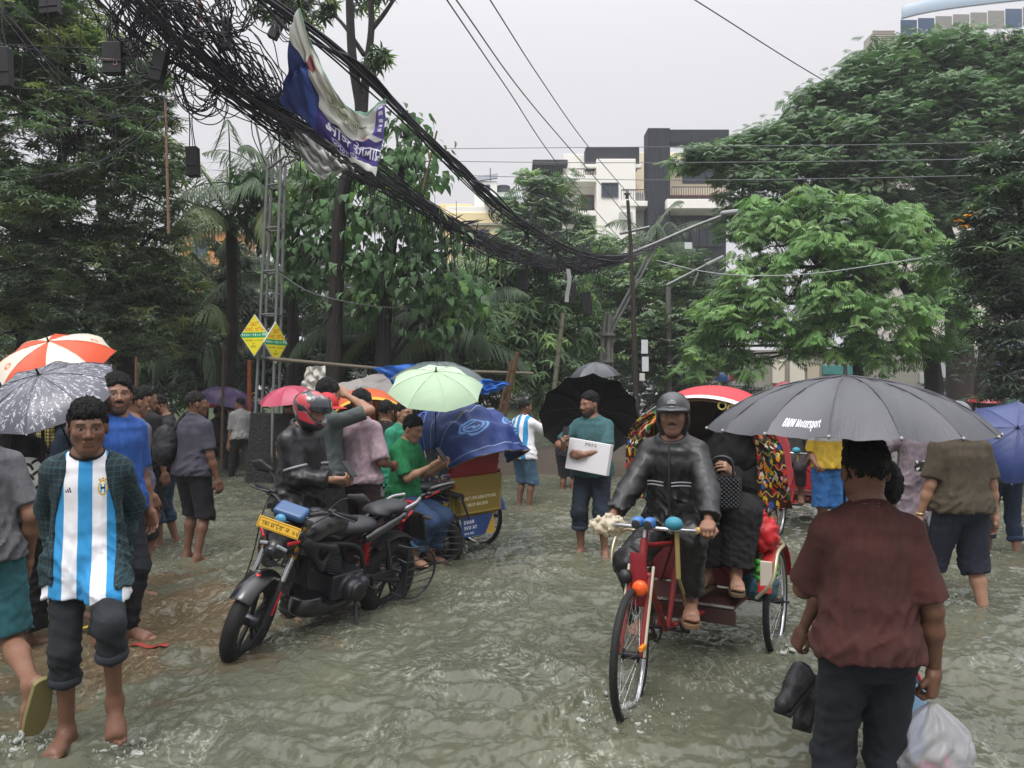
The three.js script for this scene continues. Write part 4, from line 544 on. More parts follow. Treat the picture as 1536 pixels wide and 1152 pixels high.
// ---------------------------------------------------------------- people
const SKIN = { dark: [0.15, 0.072, 0.044], brown: [0.225, 0.115, 0.072], tan: [0.30, 0.165, 0.105], fair: [0.42, 0.25, 0.17] };
const skinMat = new THREE.MeshPhysicalMaterial({ vertexColors: true, roughness: 0.5, specularIntensity: 0.8 });
const A = (v) => [v.x, v.y, v.z];
function ik(S, T, l1, l2, pole) {
  const d = T.clone().sub(S); let L = d.length(); const m = (l1 + l2) * 0.995; if (L > m) { T = S.clone().addScaledVector(d, m / L); L = m; } d.copy(T).sub(S).normalize();
  const a = (l1 * l1 - l2 * l2 + L * L) / (2 * L), h = Math.sqrt(Math.max(0, l1 * l1 - a * a)), p = pole.clone().addScaledVector(d, -pole.dot(d)).normalize();
  return [S.clone().addScaledVector(d, a).addScaledVector(p, h), T];
}
function headField(o = {}) {                                // head at the origin, face towards +z, crown at y = .13
  const j = o.jaw ?? 1, parts = [[ell([0, 0.03, -0.014], [0.077, 0.096, 0.094]), 0.0], [ell([0, -0.03, 0.026], [0.061 * j, 0.080, 0.068]), 0.035], [seg([-0.012, -0.098, 0.062], [0.012, -0.098, 0.062], 0.020), 0.035], [seg([-0.046 * j, -0.055, 0.005], [-0.014, -0.1, 0.05], 0.021), 0.03], [seg([0.046 * j, -0.055, 0.005], [0.014, -0.1, 0.05], 0.021), 0.03],
    [seg([-0.036, 0.022, 0.071], [0.036, 0.022, 0.071], 0.014), 0.02], [ell([-0.040, -0.022, 0.058], [0.024, 0.022, 0.024]), 0.02], [ell([0.040, -0.022, 0.058], [0.024, 0.022, 0.024]), 0.02],
    [seg([0, 0.012, 0.088], [0, -0.028, 0.106], 0.0075, 0.0125), 0.012], [seg([-0.013, -0.034, 0.093], [0.013, -0.034, 0.093], 0.0095), 0.008], [seg([-0.017, -0.0615, 0.086], [0.017, -0.0615, 0.086], 0.0075), 0.006], [seg([-0.014, -0.0725, 0.084], [0.014, -0.0725, 0.084], 0.0085), 0.006],
    [ell([-0.079, -0.006, -0.012], [0.010, 0.033, 0.020]), 0.008], [ell([0.079, -0.006, -0.012], [0.010, 0.033, 0.020]), 0.008], [seg([0, -0.06, -0.02], [0, -0.16, -0.035], 0.056), 0.03]];
  const sockL = ell([0.031, 0.004, 0.104], [0.021, 0.013, 0.021]), sockR = ell([-0.031, 0.004, 0.104], [0.021, 0.013, 0.021]), eL = ell([0.031, 0.003, 0.0735], [0.014, 0.0118, 0.0135]), eR = ell([-0.031, 0.003, 0.0735], [0.014, 0.0118, 0.0135]), mouth = seg([-0.02, -0.067, 0.094], [0.02, -0.067, 0.094], 0.0022), nk = [seg([-0.006, -0.042, 0.101], [-0.006, -0.040, 0.090], 0.0035), seg([0.006, -0.042, 0.101], [0.006, -0.040, 0.090], 0.0035)];
  return (x, y, z) => { let d = parts[0][0](x, y, z); for (let i = 1; i < parts.length; i++) d = smin(d, parts[i][0](x, y, z), parts[i][1]); d = smax(d, -sockL(x, y, z), 0.012); d = smax(d, -sockR(x, y, z), 0.012); d = smax(d, -mouth(x, y, z), 0.004); d = smax(d, -nk[0](x, y, z), 0.003); d = smax(d, -nk[1](x, y, z), 0.003); return Math.min(d, eL(x, y, z), eR(x, y, z)); };
}
function faceColor(skin, o = {}) {                          // pigment: eyes, brows, lips, beard
  const hair = o.hairColor ?? [0.012, 0.010, 0.009], gaze = o.gaze ?? 0;
  return (x, y, z) => {
    let c = skin; const ex = Math.abs(x) - 0.031, ey = y - 0.003;
    const v = 1 + 0.06 * n3(x * 60, y * 60, z * 60) + 0.05 * n3(x * 16, y * 16, z * 16); c = c.map((q) => q * v);
    if (z > 0.05 && o.beard) { const b = Math.max(sst(-0.052, -0.07, y) * (1 - sst(0.012, 0.007, Math.abs(y + 0.067)) * sst(0.024, 0.018, Math.abs(x))), sst(0.006, 0.002, Math.abs(y + 0.050) - 0.003) * sst(0.03, 0.022, Math.abs(x))) * o.beard; c = c.map((q, i) => lerp(q, hair[i], clamp(b))); }
    if (z <= 0.05 && o.beard && y < -0.02 && z > -0.02 && y > -0.13) { const b = sst(-0.02, -0.05, y) * sst(-0.02, 0.01, z) * o.beard; c = c.map((q, i) => lerp(q, hair[i], b * 0.9)); }
    if (z > 0.07 && o.moustache) { const b = sst(0.0045, 0.001, Math.abs(y + 0.050 + 0.12 * Math.abs(x)) - 0.003) * sst(0.032, 0.024, Math.abs(x)); c = c.map((q, i) => lerp(q, hair[i], b)); }
    if (z > 0.075 && Math.abs(y + 0.067) < 0.013 && Math.abs(x) < 0.024 && !(z > 0.06 && o.noLips)) { const b = sst(0.013, 0.008, Math.abs(y + 0.067)) * sst(0.024, 0.018, Math.abs(x)); c = c.map((q, i) => lerp(q, skin[i] * [0.85, 0.7, 0.72][i], b * 0.7)); }
    if (z > 0.055 && Math.abs(ex) < 0.021) { const by = y - 0.026 + 18 * (ex + 0.002) * (ex + 0.002) * 0.35 ; const b = sst(0.0058, 0.0025, Math.abs(by)) * sst(0.021, 0.016, Math.abs(ex)); c = c.map((q, i) => lerp(q, hair[i], b * 0.92)); }
    if (z > 0.072 && (ex * ex) / (0.0135 * 0.0135) + (ey * ey) / (0.0054 * 0.0054) < 1) { const gx = (x > 0 ? x - 0.031 : x + 0.031) - gaze; c = gx * gx + ey * ey < 0.0058 * 0.0058 ? [0.012, 0.008, 0.006] : [0.24, 0.21, 0.19]; if (ey > 0.0030) c = [0.015, 0.012, 0.01]; }
    return c;
  };
}
function handGeo(cell, wrist, dir, palm, curl, skin, side, spread = 0.12) {   // palm and five fingers; dir: wrist to knuckles, palm: palm normal, side: +1 left hand
  const d = dir.clone().normalize(), n = palm.clone().addScaledVector(d, -palm.dot(d)).normalize(), s = d.clone().cross(n).multiplyScalar(side);   // s points to the thumb
  const W = (a, b, c) => A(wrist.clone().addScaledVector(s, a).addScaledVector(d, b).addScaledVector(n, c)), P = [], k = [];
  P.push(seg(W(0.026, 0.02, 0), W(0.03, 0.085, 0), 0.017, 0.0145), seg(W(0.008, 0.015, 0), W(0.010, 0.09, 0), 0.018, 0.015), seg(W(-0.010, 0.015, 0), W(-0.011, 0.088, 0), 0.018, 0.015), seg(W(-0.024, 0.02, 0), W(-0.030, 0.08, 0), 0.016, 0.0135), seg(W(0, -0.03, 0), W(0, 0.02, 0), 0.025, 0.024));
  const f = union(P, 0.02), F = [], lens = [[0.031, 0.086, 0.072, 0.0092], [0.010, 0.092, 0.080, 0.0096], [-0.011, 0.089, 0.074, 0.0092], [-0.030, 0.080, 0.058, 0.0082]];
  lens.forEach(([a, b, L, r], i) => { let p = V(...W(a, b, 0)), ang = 0.12 + curl * 0.9; const fan = (1.5 - i) * spread * (1 - curl); const seglen = [0.46, 0.30, 0.24]; for (let q = 0; q < 3; q++) { const e = p.clone().addScaledVector(d, Math.cos(ang) * Math.cos(fan) * L * seglen[q]).addScaledVector(n, Math.sin(ang) * L * seglen[q]).addScaledVector(s, Math.sin(fan) * L * seglen[q]); F.push(seg(A(p), A(e), r * (1 - 0.08 * q), r * (1 - 0.08 * (q + 1)))); p = e; ang += 0.15 + curl * 1.05; } });
  { const p0 = V(...W(0.026, 0.024, 0.006)), p1 = V(...W(0.050, 0.052, 0.012 + 0.016 * curl)), p2 = V(...W(0.050 - 0.018 * curl, 0.082, 0.018 + 0.028 * curl)); F.push(seg(A(p0), A(p1), 0.0145, 0.0115), seg(A(p1), A(p2), 0.011, 0.0085)); }
  const g = (x, y, z) => { let q = f(x, y, z); for (let i = 0; i < F.length; i++) q = smin(q, F[i](x, y, z), 0.006); return q; };
  const c = wrist.clone().addScaledVector(d, 0.075).addScaledVector(n, 0.02), R = 0.135;
  return sdfMesh(g, [c.x - R, c.y - R, c.z - R], [c.x + R, c.y + R, c.z + R], cell, (x, y, z) => skin.map((q) => q * (1 + 0.08 * n3(x * 40, y * 40, z * 40))));
}
function footField(ank, fwd, up, toes = true) {
  const s = up.clone().cross(fwd).normalize(), W = (a, b, c) => A(ank.clone().addScaledVector(s, a).addScaledVector(up, b).addScaledVector(fwd, c)), P = [seg(W(0, 0, 0), W(0, -0.045, -0.035), 0.038, 0.032), seg(W(0, -0.015, 0.02), W(0.004, -0.045, 0.13), 0.036, 0.026), seg(W(-0.022, -0.052, 0.1), W(-0.026, -0.056, 0.14), 0.022, 0.018), seg(W(0.022, -0.05, 0.1), W(0.024, -0.054, 0.145), 0.022, 0.018), seg(W(0, -0.055, -0.03), W(0, -0.056, 0.12), 0.024)];
  const f = union(P, 0.03); if (!toes) return f; const T = [-0.036, -0.019, -0.002, 0.014, 0.032].map((a, i) => seg(W(a, -0.058, 0.14), W(a * 1.05, -0.064, 0.185 - 0.012 * Math.abs(i - 3)), 0.0105 + (i === 4 ? 0.004 : 0), 0.009 + (i === 4 ? 0.003 : 0)));
  return (x, y, z) => { let d = f(x, y, z); for (const t of T) d = smin(d, t(x, y, z), 0.006); return d; };
}
const clothMats = new Map();
function clothMat(color, o = {}) {
  const key = JSON.stringify([color, o.rough, o.tex?.uuid, o.coat]); if (!clothMats.has(key)) { const m = new THREE.MeshPhysicalMaterial({ roughness: o.rough ?? 0.85, bumpMap: weave, bumpScale: 0.0012, side: THREE.DoubleSide, sheen: o.rough < 0.6 ? 0 : 0.25 }); if (o.tex) m.map = o.tex; else { m.color.set(color); m.map = grain; } if (o.coat) { m.clearcoat = o.coat; m.clearcoatRoughness = 0.25; m.bumpScale = 0.0006; } clothMats.set(key, m); } return clothMats.get(key);
}
const TT = [[-0.20, 0.10, 0.085], [-0.10, 0.158, 0.108], [0.02, 0.166, 0.116], [0.25, 0.150, 0.106], [0.5, 0.160, 0.116], [0.70, 0.170, 0.120], [0.86, 0.150, 0.102], [0.96, 0.095, 0.075], [1.06, 0.06, 0.05]];
/* person: local units for a 1.70 m body, facing +z, +x is the person's left. pose: pelvis, chest lean/side/twist, hands, feet */
function person(o) {
  const po0 = o.pose ?? {};
  const root = thing('person', o.label, 'person', o.pos, o.turn ?? 0, o.group), sink = o.sink ?? (po0.pelvis ? 0 : 0.06), s = ((o.h ?? 1.7) + sink) / 1.7; root.scale.setScalar(s); root.position.y -= sink;
  const near = o.near ?? 0, cBody = [0.020, 0.015, 0.012][near], cCloth = [0.018, 0.0125, 0.0095][near], cHead = [0.009, 0.0062, 0.0034][near], cHand = [0.011, 0.0062, 0.0042][near], skin = SKIN[o.skin ?? 'brown'], po = o.pose ?? {}, fat = o.fat ?? 1;
  const P = V(...(po.pelvis ?? [0, 0.93, 0])), up = V(Math.sin(po.side ?? 0), 1, 0).normalize(); up.z = Math.tan(po.lean ?? 0.03); up.normalize();
  const tw = po.twist ?? 0, X = V(Math.cos(tw), 0, -Math.sin(tw)); X.addScaledVector(up, -X.dot(up)).normalize(); const Z = X.clone().cross(up).normalize(), LT = 0.52;
  const T = (u, v, w) => P.clone().addScaledVector(X, u).addScaledVector(up, v).addScaledVector(Z, w), neck = T(0, LT * 0.98, -0.005);
  const sh = 0.152 * (o.broad ?? 1), S = { L: T(sh, LT * 0.83 + (po.shrugL ?? 0), -0.005), R: T(-sh, LT * 0.83 + (po.shrugR ?? 0), -0.005) };
  const hp = { L: P.clone().addScaledVector(X, 0.086 * (o.fat ?? 1)).add(V(0, -0.03, 0)), R: P.clone().addScaledVector(X, -0.086 * (o.fat ?? 1)).add(V(0, -0.03, 0)) };
  const hand = { L: V(...(po.handL ?? [0.225, 0.80, 0.06])), R: V(...(po.handR ?? [-0.225, 0.80, 0.06])) }, poleE = { L: V(...(po.elbowL ?? [0.3, -0.2, -1])), R: V(...(po.elbowR ?? [-0.3, -0.2, -1])) };
  const foot = { L: V(...(po.footL ?? [0.10, 0.085, 0])), R: V(...(po.footR ?? [-0.10, 0.085, 0])) }, poleK = { L: V(...(po.kneeL ?? [0.1, 0, 1])), R: V(...(po.kneeR ?? [-0.1, 0, 1])) };
  const E = {}, Wr = {}, K = {}, An = {};
  for (const q of ['L', 'R']) { [E[q], Wr[q]] = ik(S[q], hand[q], 0.285, 0.26, poleE[q]); [K[q], An[q]] = ik(hp[q], foot[q], 0.42, 0.415, poleK[q]); }
  const hq = new THREE.Quaternion().setFromEuler(new THREE.Euler(-(po.headPitch ?? 0), po.headYaw ?? 0, po.headRoll ?? 0, 'YXZ')), hc = neck.clone().add(V(0, 0.145, 0.02).applyQuaternion(hq)).addScaledVector(Z, 0.01), hs = o.headScale ?? 1.0;
  const tl = (x, y, z) => { const a = x - P.x, b = y - P.y, c = z - P.z; return [a * X.x + b * X.y + c * X.z, (a * up.x + b * up.y + c * up.z) / LT, a * Z.x + b * Z.y + c * Z.z]; };
  const torso = (inf, belly = 0, table = TT) => (x, y, z) => {
    const A_ = x - P.x, B_ = y - P.y, C_ = z - P.z, u = A_ * X.x + B_ * X.y + C_ * X.z, v = (A_ * up.x + B_ * up.y + C_ * up.z) / LT, w0 = A_ * Z.x + B_ * Z.y + C_ * Z.z; if (u * u + w0 * w0 > 0.16) return Math.sqrt(u * u + w0 * w0) - 0.25; const vv = clamp(v, table[0][0], table[table.length - 1][0]); let i = 0; while (i < table.length - 2 && vv > table[i + 1][0]) i++; const t = (vv - table[i][0]) / (table[i + 1][0] - table[i][0]), sm = t * t * (3 - 2 * t), bel = belly * Math.exp(-Math.pow((v - 0.22) / 0.24, 2));
    const a = lerp(table[i][1], table[i + 1][1], sm) * fat + inf + bel * 0.5, b = lerp(table[i][2], table[i + 1][2], sm) * fat + inf + bel * 0.6, w = w0 - bel * 0.5, p = u / a, q = w / b, k0 = Math.sqrt(p * p + q * q), k1 = Math.sqrt(p * p / (a * a) + q * q / (b * b)), d = k1 < 1e-5 ? -b : k0 * (k0 - 1) / k1, dv = Math.max(table[0][0] - v, v - table[table.length - 1][0]) * LT;
    return dv > 0 ? Math.sqrt(Math.max(d, 0) ** 2 + dv * dv) : d;
  };
  const mid = (a, b, t) => a.clone().lerp(b, t);
  // skin
  const arm = (q, i) => [seg(A(S[q]), A(E[q]), 0.047 + i, 0.038 + i), seg(A(E[q]), A(mid(E[q], Wr[q], 0.35)), 0.037 + i, 0.037 + i), seg(A(mid(E[q], Wr[q], 0.35)), A(Wr[q]), 0.037 + i, 0.024 + i)];
  const leg = (q, i) => [seg(A(hp[q]), A(K[q]), 0.080 * fat + i, 0.053 * fat + i), seg(A(K[q]), A(mid(K[q], An[q], 0.3)).map((v, k) => v - A(Z)[k] * 0.012), 0.051 * fat + i, 0.051 * fat + i), seg(A(mid(K[q], An[q], 0.3)).map((v, k) => v - A(Z)[k] * 0.012), A(An[q]), 0.051 * fat + i, 0.033 + i)];
  const fdir = (q) => { const y = po['toe' + q] ?? [q === 'L' ? 0.25 : -0.25, 0]; return [V(Math.sin(y[0]) * Math.cos(y[1]), Math.sin(y[1]), Math.cos(y[0]) * Math.cos(y[1])), V(-Math.sin(y[0]) * Math.sin(y[1]), Math.cos(y[1]), -Math.cos(y[0]) * Math.sin(y[1]))]; };
  const bare = [torso(0, (o.belly ?? 0) * 0.8), seg(A(T(0, LT * 0.95, -0.01)), A(S.L), 0.062, 0.05), seg(A(T(0, LT * 0.95, -0.01)), A(S.R), 0.062, 0.05), seg(A(neck.clone().addScaledVector(up, -0.05)), A(hc.clone().add(V(0, -0.05, -0.02).applyQuaternion(hq))), 0.062, 0.054), ...arm('L', 0), ...arm('R', 0), ...leg('L', 0), ...leg('R', 0)];
  const fine = [];
  for (const q of ['L', 'R']) { const [f, u] = fdir(q); bare.push(footField(An[q], f, u, near === 1)); if (near === 2) { const c = An[q].clone().addScaledVector(f, 0.06).addScaledVector(u, -0.03); fine.push([footField(An[q], f, u, true), c]); } }
  const all = [P, neck, ...Object.values(S), ...Object.values(E), ...Object.values(Wr), ...Object.values(K), ...Object.values(An)], lo = [1e9, 1e9, 1e9], hi = [-1e9, -1e9, -1e9]; for (const v of all) A(v).forEach((c, i) => { lo[i] = Math.min(lo[i], c); hi[i] = Math.max(hi[i], c); });
  const L = lo.map((c, i) => c - [0.26, 0.14, 0.26][i]), H = hi.map((c, i) => c + [0.26, 0.16, 0.26][i]);
  const tone = (x, y, z) => skin.map((q) => q * (1 + 0.07 * n3(x * 9, y * 9, z * 9) + 0.05 * n3(x * 50, y * 50, z * 50)));
  const skinG = [sdfMesh(union(bare, 0.03), L, H, cBody, tone)];
  for (const [f, c] of fine) skinG.push(sdfMesh((x, y, z) => f(x, y, z) - 0.0015, [c.x - 0.16, c.y - 0.16, c.z - 0.16], [c.x + 0.16, c.y + 0.16, c.z + 0.16], 0.0052, tone));
  const grip = {};
  for (const q of ['L', 'R']) { const dir = po['dir' + q] ? V(...po['dir' + q]) : Wr[q].clone().sub(E[q]).normalize(), side = q === 'L' ? 1 : -1, pn = po['palm' + q] ? V(...po['palm' + q]) : V(-side, 0, 0.15).addScaledVector(Z, 0.2); grip[q] = Wr[q].clone().addScaledVector(dir, 0.085).addScaledVector(pn.clone().normalize(), 0.028); skinG.push(handGeo(cHand, Wr[q], dir, pn, po['curl' + q] ?? 0.3, skin, side)); }
  if (!o.noHead) { const hg = sdfMesh(headField(o.face), [-0.1, -0.17, -0.13], [0.1, 0.14, 0.13], cHead, faceColor(skin, o.face)); hg.scale(hs, hs, hs).applyQuaternion(hq).translate(hc.x, hc.y, hc.z); skinG.push(hg); }
  mesh('body', merge(skinG), skinMat, root);
  const inHead = (g) => g.scale(hs, hs, hs).applyQuaternion(hq).translate(hc.x, hc.y, hc.z);
  // hair
  if (o.hair !== null && !o.noHead) {
    const h = { len: 0.008, front: 0.071, nape: -0.05, col: '#0d0b0a', messy: 0.007, ...o.hair }, e = ell([0, 0.041, -0.017], [0.0775 + h.len * 0.45, 0.086 + h.len * 1.1, 0.093 + h.len * 0.6]), t = V(0, h.nape - h.front, -0.155).normalize(), n = V(0, t.z, -t.y);
    const f = (x, y, z) => { const m = h.messy * (0.8 * n3(x * 26, y * 14, z * 26) + 0.9 * n3(x * 110, y * 40, z * 110)) + (h.fringe ?? 0) * sst(0.03, 0.09, z) * sst(0.03, 0.08, y); return smax(e(x, y, z) - m, (y - h.front - (h.fringe ? 0.015 * n3(x * 40, 1, 1) - 0.012 : 0)) * n.y + (z - 0.085) * n.z - 0.007 * n3(x * 70, y * 30, z * 70) - 0.006 * n3(x * 25, 3, z * 25), 0.010); };
    const hm = new THREE.MeshPhysicalMaterial({ roughness: 0.62, bumpMap: roughBump, bumpScale: 0.006, specularIntensity: 0.6 }); hm.color.set(h.col);
    mesh('hair', inHead(sdfMesh(f, [-0.115, -0.1, -0.15], [0.115, 0.165, 0.125], Math.max(0.0045, cHead * 1.15), null, (x, y, z) => [Math.atan2(x, z) * 2.5, y * 1.2])), hm, root);
  }
  const rdg = (n) => { const r = 1 - Math.abs(n); return r * r * r; };
  const wrk = (amp, sx, sy, sd) => (x, y, z) => { const a = Math.atan2(x - P.x, z - P.z + 1e-4), c = Math.cos(a), q = Math.sin(a), w = sst(P.y + 0.30, P.y + 0.02, y); return amp * (0.75 * rdg(n3(c * 1.9 + sd + 0.5 * y, y * 1.7, q * 1.9)) + (0.35 + 0.75 * w) * rdg(n3(c * 0.9 + sd, y * 9 + 1.5 * q, q * 0.9)) + 0.25 * n3(x * 16, y * 16, z * 16 + sd) - 0.4); };
  const wrkLeg = (amp, sd) => (x, y, z) => amp * (0.5 * rdg(n3(x * 9 + sd, y * 2.2, z * 9)) + (0.5 + 0.6 * sst(P.y - 0.25, P.y - 0.55, y)) * rdg(n3(x * 4 + sd, y * 13 + 6 * x, z * 4)) + 0.2 * n3(x * 18, y * 18, z * 18 + sd) - 0.35);
  const seedN = (o.seed ?? 1) * 7.3;
  // trousers, shorts or skirt
  if (o.bottom) {
    const b = { len: 1, loose: 0.012, color: '#20242e', waist: 0.08, fold: 0.009, name: 'trousers', ...o.bottom }, pr = [], cuts = [];
    for (const q of ['L', 'R']) {
      const ll = 0.835, cut = b['len' + q] ?? b.len, seg1 = 0.42 / ll, i = b.loose;
      const sg = [seg(A(hp[q]), A(K[q]), 0.085 * fat + i, 0.060 * fat + i * 1.15)]; if (cut > seg1) { sg.push(seg(A(K[q]), A(mid(K[q], An[q], 0.3)).map((v, k) => v - A(Z)[k] * 0.012), 0.060 * fat + i * 1.15, 0.056 * fat + i), seg(A(mid(K[q], An[q], 0.3)).map((v, k) => v - A(Z)[k] * 0.012), A(An[q]), 0.056 * fat + i, b.taper ? 0.04 + i * 0.6 : 0.05 + i)); }
      const [a, c, t] = cut <= seg1 ? [hp[q], K[q], cut / seg1] : [K[q], An[q], (cut - seg1) / (1 - seg1)], pnt = mid(a, c, t), dn = c.clone().sub(a).normalize(); cuts.push([pnt, dn, K[q], An[q], cut <= seg1, q]); const un = union(sg, 0.03); pr.push((x, y, z) => smax(un(x, y, z), cut <= seg1 || (x - a.x) * dn.x + (y - a.y) * dn.y + (z - a.z) * dn.z > 0 ? (x - pnt.x) * dn.x + (y - pnt.y) * dn.y + (z - pnt.z) * dn.z : -1, 0.006));
    }
    const tors0 = torso(0.012 + b.loose * 0.3, (o.belly ?? 0) * 0.7), tors = (x, y, z) => smax(tors0(x, y, z), (tl(x, y, z)[1] - b.waist) * LT, 0.008), w = wrkLeg(b.fold, seedN), body = union([tors, ...pr], 0.035);
    const f = (x, y, z) => { const d = body(x, y, z); return Math.abs(d) < 0.05 ? d - w(x, y, z) : d; };
    const tm = clothMat(b.color, b), g = sdfMesh(f, L, [H[0], P.y + 0.25, H[2]], cCloth, null, (x, y, z) => [Math.atan2(x, z + 0.001) * 0.3, y]); const tr = mesh(b.name, g, tm, root);
    if (b.cuff) for (const [p, n, k, an, , q] of cuts) { const c = p.clone().addScaledVector(n, -0.03), cw = [], r = 0.058 * fat + b.loose; cw.push(put(new THREE.TorusGeometry(r * 0.97, 0.016, 7, 18).scale(1, 1, 1.5), 0, 0, 0, Math.PI / 2, 0, 0).applyQuaternion(new THREE.Quaternion().setFromUnitVectors(V(0, 1, 0), n.clone().negate())).translate(c.x, c.y, c.z)); mesh('cuff', merge(cw), clothMat(b.cuff, b), tr); }
    if (b.stripe) for (const q of ['L', 'R']) { const sd = q === 'L' ? 1 : -1, k = X.clone().multiplyScalar(sd * (0.088 * fat + b.loose + 0.004)); mesh('side_stripe', limb([hp[q].clone().add(k).add(V(0, 0.05, 0)), mid(hp[q], K[q], 0.5).addScaledVector(X, sd * (0.078 * fat + b.loose)), mid(hp[q], K[q], 0.95).addScaledVector(X, sd * (0.064 + b.loose))], [0.011, 0.011, 0.011], 6, 3), clothMat(b.stripe, b), tr); }
  }
  if (o.skirt) {
    const k = { hem: 0.1, w0: 0.15, w1: 0.24, color: '#111', fold: 0.012, top: 1.02, ...o.skirt }, w = wrk(k.fold, 13, 2.4, seedN), g = sdfMesh((x, y, z) => { const t = clamp((k.top - y) / (k.top - k.hem)), c = mid(P, mid(An.L, An.R, 0.5), t), a = lerp(k.w0, k.w1, Math.pow(t, 0.8)), b = lerp(k.w0 * 0.72, k.w1 * 0.8, t), p = (x - c.x) / a, q = (z - c.z) / b, r = Math.sqrt(p * p + q * q); return Math.max((r - 1) * b * 0.9 - w(x, y, z), y - k.top, k.hem - y); }, [lo[0] - 0.35, k.hem - 0.03, lo[2] - 0.35], [hi[0] + 0.35, k.top + 0.03, hi[2] + 0.35], cCloth, null, (x, y, z) => [Math.atan2(x, z) * 0.3, y]);
    mesh(k.name ?? 'skirt', g, clothMat(k.color, k), root);
  }
  // shirts, jackets
  const top = (tp, inf0, name) => {
    const t = { sleeve: 0.55, hem: -0.06, loose: 0.010, fold: 0.012, color: '#888', neck: 0.067, ...tp }; if (!t.collar && !t.tex && !t.paint && !t.bare) { t.collar = t.color; t.ring = 0.007; } const pr = [], cuts = [], i = t.loose + inf0, total = 0.545;
    for (const q of ['L', 'R']) {
      const cut = t['sleeve' + q] ?? t.sleeve; if (cut <= 0) continue; const s1 = 0.285 / total, flare = t.flare ?? 0.012, sl = [seg(A(S[q]), A(E[q]), 0.050 + i, 0.042 + i + flare)]; if (cut > s1) sl.push(seg(A(E[q]), A(Wr[q]), 0.042 + i + flare * 0.6, 0.030 + i + flare * 0.4));
      const [a, c, tt] = cut <= s1 ? [S[q], E[q], cut / s1] : [E[q], Wr[q], (cut - s1) / (1 - s1)], p = mid(a, c, tt), n = c.clone().sub(a).normalize(), un = union(sl, 0.03); pr.push((x, y, z) => smax(un(x, y, z), cut <= s1 || (x - a.x) * n.x + (y - a.y) * n.y + (z - a.z) * n.z > 0 ? (x - p.x) * n.x + (y - p.y) * n.y + (z - p.z) * n.z : -1, 0.006));
    }
    const tab = TT.map(([v, a, b]) => [v, Math.max(a, v < 0.15 ? 0.198 : v < 0.5 ? 0.168 : 0), Math.max(b, v < 0.15 ? 0.152 : v < 0.5 ? 0.124 : 0)]); tab[0] = [-0.9, 0.204 + (t.aline ?? 0), 0.158 + (t.aline ?? 0) * 0.8];
    if (t.hem < -0.15) for (const q of ['L', 'R']) pr.push(seg(A(hp[q]), A(mid(hp[q], K[q], 0.55)), 0.085 * fat + i + 0.026, 0.075 * fat + i + 0.03));
    const tors = torso(i * 0.9, o.belly ?? 0, tab), w = wrk(t.fold, 6.5, 9, seedN + 3), body = union([tors, seg(A(T(0, LT * 0.94, -0.01)), A(S.L), 0.068 + i * 0.8, 0.052 + i * 0.9), seg(A(T(0, LT * 0.94, -0.01)), A(S.R), 0.068 + i * 0.8, 0.052 + i * 0.9), ...pr], 0.028), nd = up.clone().multiplyScalar(0.9).addScaledVector(Z, 0.42).normalize(), nb = neck.clone().addScaledVector(up, 0.006).addScaledVector(Z, t.neckZ ?? 0.0);
    const hole = seg(A(nb.clone().addScaledVector(nd, -0.03)), A(nb.clone().addScaledVector(nd, 0.2)), t.neck - 0.006, t.neck + 0.03);
    const f = (x, y, z) => { let d = body(x, y, z); if (d > 0.06) return d; const [u, v, ww] = tl(x, y, z); d -= w(x, y, z) * (0.55 + 0.75 * sst(0.7, 0.0, v)); d = smax(d, (t.hem - v) * LT + 0.012 * n2(u * 9 + seedN, ww * 9), 0.006); if (t.open) { const gap = t.open * (1 + 0.6 * sst(0.9, 0.3, v)); if (ww > 0) d = smax(d, gap - Math.abs(u), 0.02); } return smax(d, -hole(x, y, z), 0.008); };
    const g = sdfMesh(f, L, H, cCloth, t.paint ? (x, y, z) => t.paint(...tl(x, y, z)) : null, t.planar ? (x, y, z) => { const [u, v, ww] = tl(x, y, z); const ang = Math.atan2(u, ww >= 0 ? Math.abs(ww) + 0.12 : Math.abs(ww) + 0.12); return [0.5 + (u * 0.8 + ang * 0.05) / 0.5, (v + 0.15) / 1.25]; } : (x, y, z) => [x * 1.7 + z * 0.9, y * 1.7 + z * 0.4]);
    let m = clothMat(t.color, t); if (t.paint) { m = m.clone(); m.vertexColors = true; m.color.set('#ffffff'); }
    const sm = mesh(name, g, m, root);
    if (t.collar) { const c = nb.clone().addScaledVector(nd, 0.012); mesh('collar', new THREE.TorusGeometry(t.neck + 0.004, t.ring ?? 0.016, 8, 26).scale(1, 1, t.ring ? 1 : 1.3).applyQuaternion(new THREE.Quaternion().setFromUnitVectors(V(0, 0, 1), nd)).translate(c.x, c.y, c.z), clothMat(t.collar, { rough: t.rough, coat: t.coat }), sm); }
    return sm;
  };
  if (o.top) top(o.top, 0, o.top.name ?? 'shirt'); if (o.over) top(o.over, 0.012, o.over.name ?? 'jacket');
  if (o.armband) for (const q of ['L', 'R']) { const p = mid(S[q], E[q], 0.72), n = E[q].clone().sub(S[q]).normalize(); mesh('reflective_band', new THREE.TorusGeometry(o.armR ?? 0.078, 0.006, 6, 24).scale(1, 1, 1.6).applyQuaternion(new THREE.Quaternion().setFromUnitVectors(V(0, 0, 1), n)).translate(p.x, p.y, p.z), M('#8b8d90', 0.5), root); }
